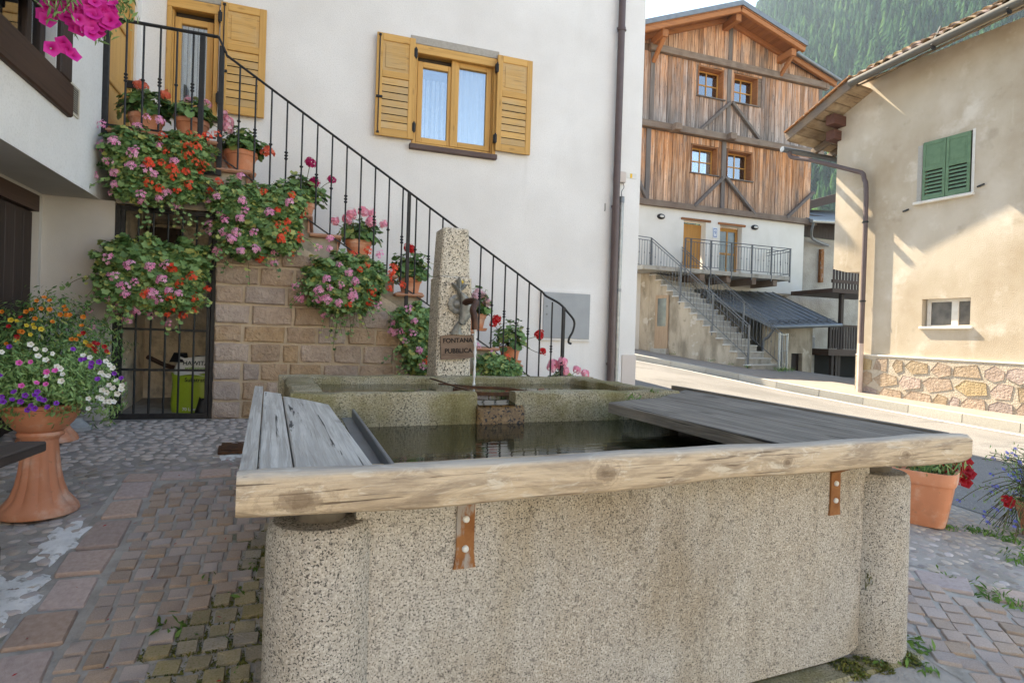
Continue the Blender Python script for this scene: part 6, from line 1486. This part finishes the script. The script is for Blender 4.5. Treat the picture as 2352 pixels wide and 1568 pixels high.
# low gate panel at the foot
fg = fthing('stair_gate', TF, 'small steel railing panel at the foot of the concrete stair', 'railing')
for x in (SWD-.52, SWD-.04): MB().box(x-.022,x+.022,-.06,-.015,z0s-.05,z0s+1.12).build('post', M['galv'], fg)
for h in (.12, 1.08): MB().bar((SWD-.52,-.038,z0s+h),(SWD-.04,-.038,z0s+h), .025, .025).build('rail', M['galv'], fg)
for k in range(4): x = SWD-.44+k*.11; balu(fg, (x,-.038,z0s+.13),(x,-.038,z0s+1.07),'galv')
# ------------------------------------------------ lean-to shed with metal roof
sh = fthing('lean_to_shed', WF, 'low shed with standing-seam metal roof beside the concrete stair', 'shed')
TL, TR, BRr, BLr = np.array((.9,-.04,3.24)), np.array((4.40,-.04,3.30)), np.array((4.66,-2.62,2.14)), np.array((1.90,-2.62,1.96))
MB().hexa([BLr-(0,0,.05), BRr-(0,0,.05), TR-(0,0,.05), TL-(0,0,.05), BLr, BRr, TR, TL]).build('roof', M['zinc'], sh)
for i in range(11):
    t = i/10; MB().bar(TL*(1-t)+TR*t+(0,0,.014), BLr*(1-t)+BRr*t+(0,0,.014), .02, .028).build('seam', M['zinc'], sh)
ed = (BRr-BLr)/np.linalg.norm(BRr-BLr)
for h in (.10,.16): MB().tube([BLr+(0,.12,h), BRr+(0,.12,h)], .012, 6).build('snow_rail', M['steel'], sh)
for i in range(7): p = BLr+(BRr-BLr)*(i+.3)/7; MB().bar(p+(0,.25,.03), p+(0,.12,.18), .03, .01).build('snow_bracket', M['steel'], sh)
MB().tube([BLr+(0,-.06,-.05), BRr+(.1,-.06,-.05)], .06, 8).build('gutter', M['zinc'], sh, smooth=50)
b = MB(); wall_holes(b, 1.95, 4.02, .2, 2.0, [(3.16,3.62,.2,1.12)], lambda a, z, d: (a, -2.25+d, z), .2); b.quad((4.02,-2.25,.2),(4.02,0,.2),(4.02,0,3.1),(4.02,-2.25,2.0)); b.build('wall', M['oldrender'], sh)
MB().box(3.165,3.615,-2.10,-2.07,.2,1.115).build('door', M['darkwood_z'], sh)
MB().tube(smoothpath([BLr+(.1,-.06,-.10), BLr+(.05,.1,-.35), BLr+(.0,.25,-.5), BLr+(.0,.28,-1.2)]), .04, 8).build('downpipe', M['zinc'], sh, smooth=50)
# ------------------------------------------------ house in the gap behind, with dark wooden balconies
bh = fthing('back_house', WF, 'grey plastered house in the gap with dark wooden balconies', 'house')
M['roughgrey'] = mat('rough_grey_render', (.30,.27,.23), (.40,.365,.32), 2, bump=1.0, bs=18, bd=.03, layers=(((.50,.45,.38), 1.2, .5, .66, .5),))
MB().box(5.6,10.5,.62,6,.1,5.62).build('wall', M['roughgrey'], bh)
for i in range(22): MB().box(5.7+i*.15,5.84+i*.15,.55,.615,5.63,6.5).build('board', M['darkwood_z'], bh)
MB().hexa([(5.9,-.2,6.02),(10.5,-.2,6.30),(10.5,2.5,7.3),(5.9,2.5,7.0),(5.9,-.2,6.12),(10.5,-.2,6.40),(10.5,2.5,7.4),(5.9,2.5,7.1)]).build('roof', M['zinc'], bh)
MB().tube([(5.9,-.27,6.02),(10.5,-.27,6.30)], .07, 8).build('gutter', M['galv'], bh, smooth=50); MB().tube(smoothpath([(6.0,-.27,5.97),(6.1,-.1,5.7),(6.6,.3,5.5),(7.6,.5,5.35)]), .05, 8).build('downpipe', M['zinc'], bh, smooth=50)
MB().hexa([(6.1,1.5,6.5),(10.5,1.5,7.9),(10.5,5,7.9),(6.1,5,6.5),(6.1,1.5,6.85),(10.5,1.5,8.25),(10.5,5,8.25),(6.1,5,6.85)]).build('upper_roof', M['darkwood'], bh)
MB().box(7.25,7.40,.50,.618,3.9,5.2).build('shutter', M['rust'], bh)
bc = MB().box(5.10,8.2,-2.0,-.2,3.22,3.36).build('balcony', M['darkwood_h'] if 'darkwood_h' in M else M['darkwood'], bh)
for i in range(9): MB().box(5.14+i*.14,5.21+i*.14,-1.98,-1.95,3.36,4.1).build('baluster', M['darkwood_z'], bc)
MB().box(5.10,8.2,-2.0,-1.93,3.55,3.66).build('balcony_rail', M['darkwood'], bc); MB().box(5.86,5.98,-1.7,-1.58,1.2,3.22).build('post', M['darkwood_z'], bc)
lb = MB().box(4.90,8.2,-2.1,-.3,1.08,1.30).build('balcony', M['darkwood'], bh)
for i in range(13): MB().box(4.98+i*.115,5.05+i*.115,-2.08,-2.05,1.31,2.06).build('baluster', M['darkwood_z'], lb)
MB().box(4.93,8.2,-2.10,-2.03,2.061,2.13).build('balcony_rail', M['darkwood'], lb); MB().box(4.93,5.02,-2.10,-2.02,1.31,2.06).build('post', M['darkwood_z'], lb)
for x in (5.32,5.50,5.62): MB().box(x-.05,x+.05,-1.9,-1.8,.1,1.08).build('post', M['darkwood_z'], lb)
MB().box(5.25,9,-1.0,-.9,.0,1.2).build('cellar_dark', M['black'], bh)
M['whiterough'] = mat('white_rubble', (.55,.53,.49), (.66,.64,.60), 5, bump=1.0, bs=12, bd=.05)
MB().box(4.25,5.25,-1.25,.6,.0,1.75,.05).build('rubble_wall', M['whiterough'], bh)
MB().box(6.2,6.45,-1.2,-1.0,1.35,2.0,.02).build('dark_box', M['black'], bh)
def gweed(x, y, R, n, seed, label='green grass tuft at the foot of the concrete stair', dz=.03): weed(0,0,R,n,label,seed,True,(x, y, pave_z(x,y)+dz))
for i, (x, y, R, n) in enumerate(((13.3,12.5,.30,150),(13.0,12.35,.25,120),(13.7,12.8,.25,120),(12.25,12.8,.12,60),(12.1,13.3,.12,50),(11.9,13.9,.12,50),(11.5,15.2,.14,50))): gweed(x, y, R, n, 600+i, 'bushy grass beside the steel panel at the concrete stair foot' if i < 3 else 'small grass tuft along the plaster flank of the concrete stair')
# ================================================================== plastered house on the right
M['beige'] = mat('beige_render', (.475,.40,.305), (.56,.485,.395), (.9,.9,.6), det=7, bump=.6, bs=55, bd=.008, layers=(((.34,.255,.165), (.5,.5,.42), .44, .64, .75), ((.68,.62,.54), 1.5, .56, .68, .6), ((.28,.22,.155), 2.4, .60, .72, .45), ((.62,.55,.46), (6,6,1.0), .62, .72, .35)))
M['rubble'] = mat('rubble_stone', (.33,.245,.185), (.42,.325,.255), 7, bump=1.0, bs=22, bd=.03, rnd=.16, hue=.025, layers=(((.42,.29,.18), 4, .58, .7, .5),))
M['rubblemortar'] = mat('rubble_mortar', (.42,.36,.285), (.48,.42,.345), 6, bump=.9, bs=40, bd=.02)
M['green'] = mat('green_paint', (.095,.17,.095), (.125,.21,.12), 8, rough=.55, rnd=.05, layers=(((.15,.25,.15), (20,20,3), .55, .7, .4),))
M['sillwhite'] = mat('pale_stone', (.62,.58,.52), (.68,.65,.60), 9, bump=.3, bs=60)
M['rooftile'] = mat('old_roof_tile', (.26,.165,.11), (.34,.24,.17), 9, bump=.6, bs=30, bd=.01, rnd=.25, hue=.02, layers=(((.16,.14,.11), 5, .5, .66, .7),))
M['oldboard'] = wood('old_soffit', (.24,.165,.10), (.15,.10,.062), (.03,.018,.012), 'y', along=1, across=14, grey=(.36,.28,.19), rnd=.45, cracks=.6)
M['verge'] = wood('verge_board', (.17,.135,.11), (.12,.095,.08), (.03,.02,.018), 'x', along=1, across=24, rnd=.1, grey=(.26,.17,.10), cracks=.6)
M['greywood'] = wood('grey_gutter', (.13,.12,.105), (.095,.088,.078), (.03,.027,.024), 'x', along=1, across=16, rnd=.05, cracks=.4)
M['purlin_red'] = wood('red_brown_beam', (.14,.06,.042), (.09,.04,.03), (.03,.015,.012), 'y', along=1, across=20, rnd=.1)
rh = fthing('plastered_house', RF, 'old beige plastered house with green shutters and stone plinth', 'house')
GW = (-.535,.325,4.29,5.455); LW_ = (-.455,.38,1.80,2.34)
b = MB(); wall_holes(b, -1.75, 3.4, .1, 7.2, [GW, LW_], Pm, .2)
b.add([(-1.75,0,3.0),(-1.75,0,7.2),(-2.36,0,7.2),(-2.36,0,3.12),(-2.05,0,3.02)], [(0,1,2,3,4)])
b.add([(-1.75,0,.1),(-1.75,0,3.0),(-2.05,0,3.02),(-2.36,0,3.12),(-2.36,0,7.2),(-2.36,6,7.2),(-2.36,6,3.12),(-1.75,6,3.0),(-1.75,6,.1)], [(0,1,7,8)[::-1],(3,4,5,6)[::-1],(1,2,3,6,7)[::-1]])
b.quad((3.4,0,.1),(3.4,6,.1),(3.4,6,7.2),(3.4,0,7.2)); b.build('wall', M['beige'], rh)
# rubble plinth
MB().prism([(-1.74,.05),(3.4,-.1),(3.4,1.10),(1.2,1.13),(-.6,1.165),(-1.74,1.19)], -.001, -.045, 'y').build('plinth_core', M['rubblemortar'], rh)
MB().bar((-1.74,-.02,1.20),(3.4,-.02,1.11), .075, .03, ch=.008).build('plinth_ledge', M['sillwhite'], rh)
rp = random.Random(12); rowz = [.25,.55,.86,1.16]
for r_i in range(3):
    x = -1.72+rp.uniform(0,.1)
    while x < 2.2:
        w = rp.uniform(.18,.60); c0, c1 = rowz[r_i]-.028*(x+1.7), rowz[r_i+1]-.028*(x+1.7); cx = x+w/2; cz = (c0+c1)/2; P_ = []
        n = rp.choice((4,5,5,6))
        for k in range(n):
            t = 2*math.pi*(k+.5+rp.uniform(-.22,.22))/n; q = (abs(math.cos(t))**5+abs(math.sin(t))**5)**(-1/5); P_.append((cx+(w/2-.010)*q*math.cos(t)*rp.uniform(.90,1.02), cz+((c1-c0)/2-.008)*q*math.sin(t)*rp.uniform(.88,1.04)))
        MB().prism(P_, -.04, -.049-rp.uniform(0,.008), 'y', .004).build('stone', M['rubble'], rh); x += w
# shutters
def gshutter(x0, x1, z0, z1_):
    s = MB().box(x0,x0+.05,-.035,-.005,z0,z1_,.004).box(x1-.05,x1,-.035,-.005,z0,z1_,.004).box(x0+.05,x1-.05,-.034,-.006,z0,z0+.07).box(x0+.05,x1-.05,-.034,-.006,z1_-.07,z1_).box(x0+.05,x1-.05,-.034,-.006,(z0+z1_)/2-.0,(z0+z1_)/2+.07).build('shutter', M['green'], rh)
    zm = (z0+z1_)/2; MB().box(x0+.051,x1-.051,-.026,-.014,zm+.071,z1_-.071).box(x0+.09,x1-.09,-.031,-.026,zm+.11,z1_-.11,.004).build('panel', M['green'], s)
    n = 7; d = (zm-z0-.07)/n
    for i in range(n): z = z0+.07+i*d; MB().hexa([(x0+.052,-.036,z),(x1-.052,-.036,z),(x1-.052,-.028,z),(x0+.052,-.028,z),(x0+.052,-.016,z+d*.62),(x1-.052,-.016,z+d*.62),(x1-.052,-.008,z+d*.62),(x0+.052,-.008,z+d*.62)]).build('slat', M['green'], s)
    return s
mid = (GW[0]+GW[1])/2; gshutter(GW[0]+.02, mid-.004, GW[2]+.01, GW[3]-.01); gshutter(mid+.004, GW[1]-.02, GW[2]+.01, GW[3]-.01)
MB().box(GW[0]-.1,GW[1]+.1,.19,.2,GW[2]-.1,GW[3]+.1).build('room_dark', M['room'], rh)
MB().box(GW[0]-.13,GW[1]+.06,-.07,.06,GW[2]-.055,GW[2]-.001,.008).build('sill', M['sillwhite'], rh)
MB().box(GW[1]+.0005,GW[1]+.045,-.01,.01,GW[2]-.0,GW[3]+.02).build('white_edge', M['sillwhite'], rh); MB().box(GW[0]-.09,GW[0]-.001,-.006,.01,GW[2]-.0,GW[3]-.04).build('grey_edge', M['lintel'], rh)
for x, z in ((GW[0]-.28,4.16),(GW[1]+.16,4.38)): MB().bar((x-.06,-.02,z-.01),(x+.06,-.02,z+.02), .012, .03).build('shutter_catch', M['iron'], rh)
# small lower window
lf = MB().box(LW_[0]+.04,LW_[0]+.11,.10,.15,LW_[2],LW_[3],.005).box(LW_[1]-.05,LW_[1]-.001,.10,.15,LW_[2],LW_[3],.005).box(.02,.14,.095,.15,LW_[2],LW_[3],.005).box(LW_[0]+.11,.02,.101,.149,LW_[2],LW_[2]+.03).box(LW_[0]+.11,.02,.101,.149,LW_[3]-.06,LW_[3]).box(.14,LW_[1]-.05,.101,.149,LW_[2],LW_[2]+.03).box(.14,LW_[1]-.05,.101,.149,LW_[3]-.06,LW_[3]).build('window', M['sillwhite'], rh)
M['dustglass'] = mat('dusty_glass', (.09,.085,.078), (.16,.15,.135), 6, rough=.25, spec=.6)
for a, c in ((LW_[0]+.11,.02),(.14,LW_[1]-.05)): MB().box(a,c,.12,.126,LW_[2]+.03,LW_[3]-.06).build('pane', M['dustglass'], lf)
MB().box(LW_[0]-.03,LW_[1]+.05,-.05,.09,LW_[2]-.05,LW_[2]-.001,.01).build('sill', M['sillwhite'], rh)
# roof: eave along the road, lower slope at the far end
VY = -.60; EA = np.array((-1.66,VY,6.98)); EB = np.array((3.4,VY,7.42)); FB = np.array((-3.25,VY,6.26)); INN = 5.0
def slabq(a, b_, dy, dz, t, name, m): a, b_ = np.array(a), np.array(b_); up_ = np.array((0,dy,dz)); return MB().hexa([a-(0,0,t), b_-(0,0,t), b_+up_-(0,0,t), a+up_-(0,0,t), a, b_, b_+up_, a+up_]).build(name, M[m], rh)
slabq(EA+(-.1,.02,-.02), EB+(0,.02,-.02), INN, 2.6, .05, 'roof', 'rooftile'); slabq(FB+(.02,.02,-.02), EA+(0.02,.02,-.02), INN, 0, .05, 'roof', 'rooftile')
ts = MB()
for k in range(7):
    t = -math.pi/2+math.pi*k/6; 
def tile_mesh(L, w):
    b = MB(); n = 6
    for j in (0,1):
        for k in range(n+1): t = math.pi*k/n; b.v.append((math.cos(t)*w*(1 if j else .86), j*L, math.sin(t)*w*.8*(1 if j == 0 else .8)))
    for k in range(n): b.f.append((k, k+1, n+2+k, n+1+k)[::-1])
    for j in (0,1):
        for k in range(n+1): t = math.pi*k/n; b.v.append((math.cos(t)*w*.8, j*L, math.sin(t)*w*.8*.72))
    m = 2*(n+1)
    for k in range(n): b.f.append((m+k, m+k+1, m+n+2+k, m+n+1+k)); b.f.append((k, m+k, m+k+1, k+1)[::-1])
    return b.mesh('roof_tile', M['rooftile'], 50)
TLM = tile_mesh(.40, .095); pitch = math.atan2(2.6, INN)
for i in range(28):
    x = EA[0]+.0+i*.18; f = (x-EA[0])/(EB[0]-EA[0]); p = EA+(EB-EA)*f
    for j in range(4): put('roof_tile', TLM, rh, tuple(p+(rp.uniform(-.015,.015), .0+j*.33*math.cos(pitch), (.03+rp.uniform(0,.035))+j*.33*math.sin(pitch)+.025*j)), (pitch-.04, rp.uniform(-.05,.05), rp.uniform(-.04,.04)))
MB().hexa([EA+(-.15,-.02,.06), EA+(.55,-.02,.12), EA+(.55,.5,.36), EA+(-.15,.5,.30), EA+(-.15,-.02,.075), EA+(.55,-.02,.135), EA+(.55,.5,.375), EA+(-.15,.5,.315)]).build('patch_sheet', M['rust'], rh)
# eave gutter with brackets; verge board of the far slope
MB().tube([EA+(.0,-.08,-.06), EB+(0,-.08,-.06)], .075, 10).build('gutter', M['greywood'], rh, smooth=50)
for f in (.32,.55,.82): p = EA+(EB-EA)*f; MB().bar(p+(0,-.15,-.12), p+(0,.12,.30), .03, .02).tube([p+(-.02,-.08,-.145),p+(.02,-.08,-.145)], .05, 6).build('gutter_bracket', M['iron'], rh)
MB().bar(FB, EA+(.05,0,.0), .05, .20, ch=.01).build('verge_board', M['verge'], rh); MB().bar(FB+(0,-.04,.11), EA+(0,-.04,.11), .10, .03).build('verge_capping', M['rust'], rh)
fd = (EA-FB)/np.linalg.norm(EA-FB)
for i in range(7):
    p = FB+fd*(.06+i*.255); q = p+fd*.228; d_ = np.array((0,1.9,0)); dn = np.array((0,0,-.13)); MB().hexa([p+dn, q+dn, q+d_+dn, p+d_+dn, p+dn+(0,0,.03), q+dn+(0,0,.03), q+d_+dn+(0,0,.03), p+d_+dn+(0,0,.03)]).build('soffit_board', M['oldboard'], rh)
for i in range(12):
    x = EA[0]+.1+i*.4; f = (x-EA[0])/(EB[0]-EA[0]); p = EA+(EB-EA)*f; q = EA+(EB-EA)*min(1,(x+.39-EA[0])/(EB[0]-EA[0])); MB().hexa([p+(0,.0,-.16), q+(0,0,-.16), q+(0,.62,.14), p+(0,.62,.14), p+(0,0,-.13), q+(0,0,-.13), q+(0,.62,.17), p+(0,.62,.17)]).build('soffit_board', M['oldboard'], rh)
for y in (.35,.95): MB().bar(FB+(0.0,y-VY,-.20), EA+(0.2,y-VY,-.24), .10, .14, ch=.01).build('rafter', M['verge'], rh)
for (x, z, L) in ((-2.28,6.42,.40),(-2.38,6.13,.24)): MB().box(x-.11,x+.11,-L,.3,z-.11,z+.11,.012).build('purlin', M['purlin_red'], rh)
# far gutter and downpipe
q0, q1 = FB+(-.06,-.05,-.26), np.array((-3.0,3.2,6.02)); MB().tube([q0, q1], .065, 10).build('gutter', M['zinc'], rh, smooth=50)
dpp = [q0+(.06,.18,-.04), q0+(.10,.22,-.18), RF.pl(1862,368,-.36), RF.pl(1960,392,-.14), RF.pl(1980,398,-.10), RF.pl(1985,412,-.09), np.array((-1.60,-.09,4.5)), np.array((-1.60,-.09,1.42))]
dq = MB().tube(smoothpath(dpp,5), .048, 12).build('downpipe', M['pipe_brown'], rh, smooth=50)
M['pipepink'] = mat('pale_pipe', (.52,.40,.34), (.58,.47,.41), 5, rough=.5)
MB().tube([(-1.60,-.10,1.44),(-1.60,-.10,.30)], .056, 12).build('pipe_foot', M['pipepink'], rh, smooth=50)
for z in (4.05, 2.35): MB().tube([(-1.60,-.09,z-.02),(-1.60,-.09,z+.02)], .056, 10).box(-1.67,-1.53,-.10,-.08,z-.01,z+.01).build('pipe_clip', M['iron'], dq, smooth=50)
# ================================================================== mountain, forest, haze
nb = thing('added_bounce_house', 'unseen cream rendered house added behind the camera to bounce sunlight into the courtyard', 'house', (1.5, -11.5, -.3))  # added house out of view; its sunlit front throws fill light into the courtyard
M['cream'] = mat('cream_render', (.66,.58,.46), (.72,.65,.54), 1.5, bump=.3, bs=60)
b = MB(); NW = [(x, x+1.0, z, z+1.3) for x in (-7,-4.2,-1.4,1.4,4.2,7) for z in (1.2,4.0)]
wall_holes(b, -9.5, 10.5, 0, 6.4, NW, lambda a, z, d: (-a, -d, z), .2); b.quad((9.5,0,0),(9.5,-8,0),(9.5,-8,6.4),(9.5,0,6.4)); b.quad((-10.5,-8,0),(-10.5,0,0),(-10.5,0,6.4),(-10.5,-8,6.4)); b.build('wall', M['cream'], nb)
for (p, q, r, s) in NW: MB().box(-q,-p,-.19,-.17,r,s).build('window', M['dustglass'], nb)
MB().hexa([(-11,.7,6.2),(10,.7,6.2),(10,-4,9.0),(-11,-4,9.0),(-11,.7,6.4),(10,.7,6.4),(10,-4,9.2),(-11,-4,9.2)][::-1]).build('roof', M['rooftile'], nb)
M['hill'] = mat('forest_floor', (.035,.055,.025), (.06,.075,.035), .02, bump=0)
n = NT('conifer'); at = n.N.new('ShaderNodeAttribute'); at.attribute_name = 'rnd'
n.col(n.mix(n.ramp(at.outputs['Fac'], .65, 1.2), n.mix(n.ramp(at.outputs['Fac'], 0, .6), (.006,.020,.010), (.022,.055,.022)), (.075,.14,.035))); M['conifer'] = n.set(1.0, 0, 0.0)
rng = np.random.default_rng(101)
def crest_elev(px):   # skyline height (tangent of elevation) along the photo's horizontal direction
    return np.interp(px, [200,900,1400,1650,1804,1905,2100,2352,2900,3600], [.12,.18,.32,.44,.545,.590,.68,.78,.9,.95])
def pxdir(px): d = ray(px, 800); a = math.atan2(d[0], d[1]); return a
AZs = [pxdir(p) for p in (200,900,1400,1650,1804,1905,2100,2352,2900,3600)]; CR = [.10,.16,.30,.43,.545,.590,.66,.70,.71,.72]
def mh(a, r):
    c = np.interp(a, AZs, CR); top = c*640.0
    h = 1.05*(r-200)*np.clip(c/.6,.35,1.15); h = np.where(r < 200, 0, h); k = 20.0
    h = -k*np.log(np.exp(-h/k)+np.exp(-top/k)); return h+9*np.sin(a*23+r*.009)+5*np.sin(a*61+r*.018+1)+3*np.sin(r*.06+a*40)
def mcoord(a, r): return np.stack([np.sin(a)*r, np.cos(a)*r, np.where(r < 204, -2.0, np.maximum(-2, mh(a, r)+1))], -1)
a_ = np.linspace(AZs[0], AZs[-1], 90); r_ = np.linspace(190, 1000, 60); b = MB()
for r in r_:
    for a in a_: b.v.append(tuple(mcoord(np.array(a), np.array(r))))
for j in range(59):
    for i in range(89): k = j*90+i; b.f.append((k, k+1, k+91, k+90))
tag(b.build('mountain', M['hill'], smooth=180), kind='structure')
def conifer(seed):
    r = np.random.default_rng(seed); V = []; F_ = []; lay = 6
    for L in range(lay):
        z0 = .10+.14*L; R = .185*(1-L/lay*.85); n = 7; b0 = len(V); V.append((0,0,min(1,z0+.30)))
        for k in range(n):
            t = 2*math.pi*k/n+r.random(); q = R*r.uniform(.65,1.15); V.append((q*math.cos(t), q*math.sin(t), z0+r.uniform(-.03,.02)))
            t2 = t+math.pi/n; V.append((q*.45*math.cos(t2), q*.45*math.sin(t2), z0+.08))
        m = 2*n
        for k in range(m): F_.append((b0, b0+1+k, b0+1+(k+1)%m))
    return np.array(V), np.array(F_)
TREES = [conifer(i) for i in range(4)]
N = 13000; aa = rng.uniform(pxdir(1560), pxdir(2420), N); rr2 = 235+rng.random(N)**.8*450; hh = rng.uniform(10,20,N)
VV, FF2, RR = [], [], []; off = 0; keep = 0
P_ = mcoord(aa, rr2)
cl = np.sin(P_[:,0]*.035+1)+np.sin(P_[:,1]*.028)+np.sin(P_[:,2]*.05)
for i in range(N):
    el = P_[i,2]/rr2[i]
    if el < .16: continue
    V, F_ = TREES[i%4]; t = rng.random()*6.28; c, s = math.cos(t), math.sin(t); w = hh[i]*rng.uniform(.9,1.25)
    Q = np.stack([(V[:,0]*c-V[:,1]*s)*w, (V[:,0]*s+V[:,1]*c)*w, V[:,2]*hh[i]], 1)+P_[i]-(0,0,1.0); VV.append(Q); FF2.append(F_+off); off += len(V); RR.append(np.full(len(V), np.clip(.35+.16*cl[i]+rng.normal(0,.30),0,1)))
fo = put('forest', np_mesh('forest', np.concatenate(VV), np.concatenate(FF2), M['conifer'], np.concatenate(RR))); tag(fo, 'distant conifer forest covering the mountainside', kind='stuff')
hz = bpy.data.materials.new('air'); hz.use_nodes = True; nt = hz.node_tree; nt.nodes.remove(nt.nodes['Principled BSDF']); pv = nt.nodes.new('ShaderNodeVolumePrincipled')
pv.inputs['Color'].default_value = (.66,.84,1,1); pv.inputs['Density'].default_value = .0003; pv.inputs['Anisotropy'].default_value = .2; nt.links.new(pv.outputs[0], nt.nodes['Material Output'].inputs['Volume'])
HZ = MB().box(-700,1100,-60,1100,-4,505).build('haze', hz); tag(HZ, kind='stuff')
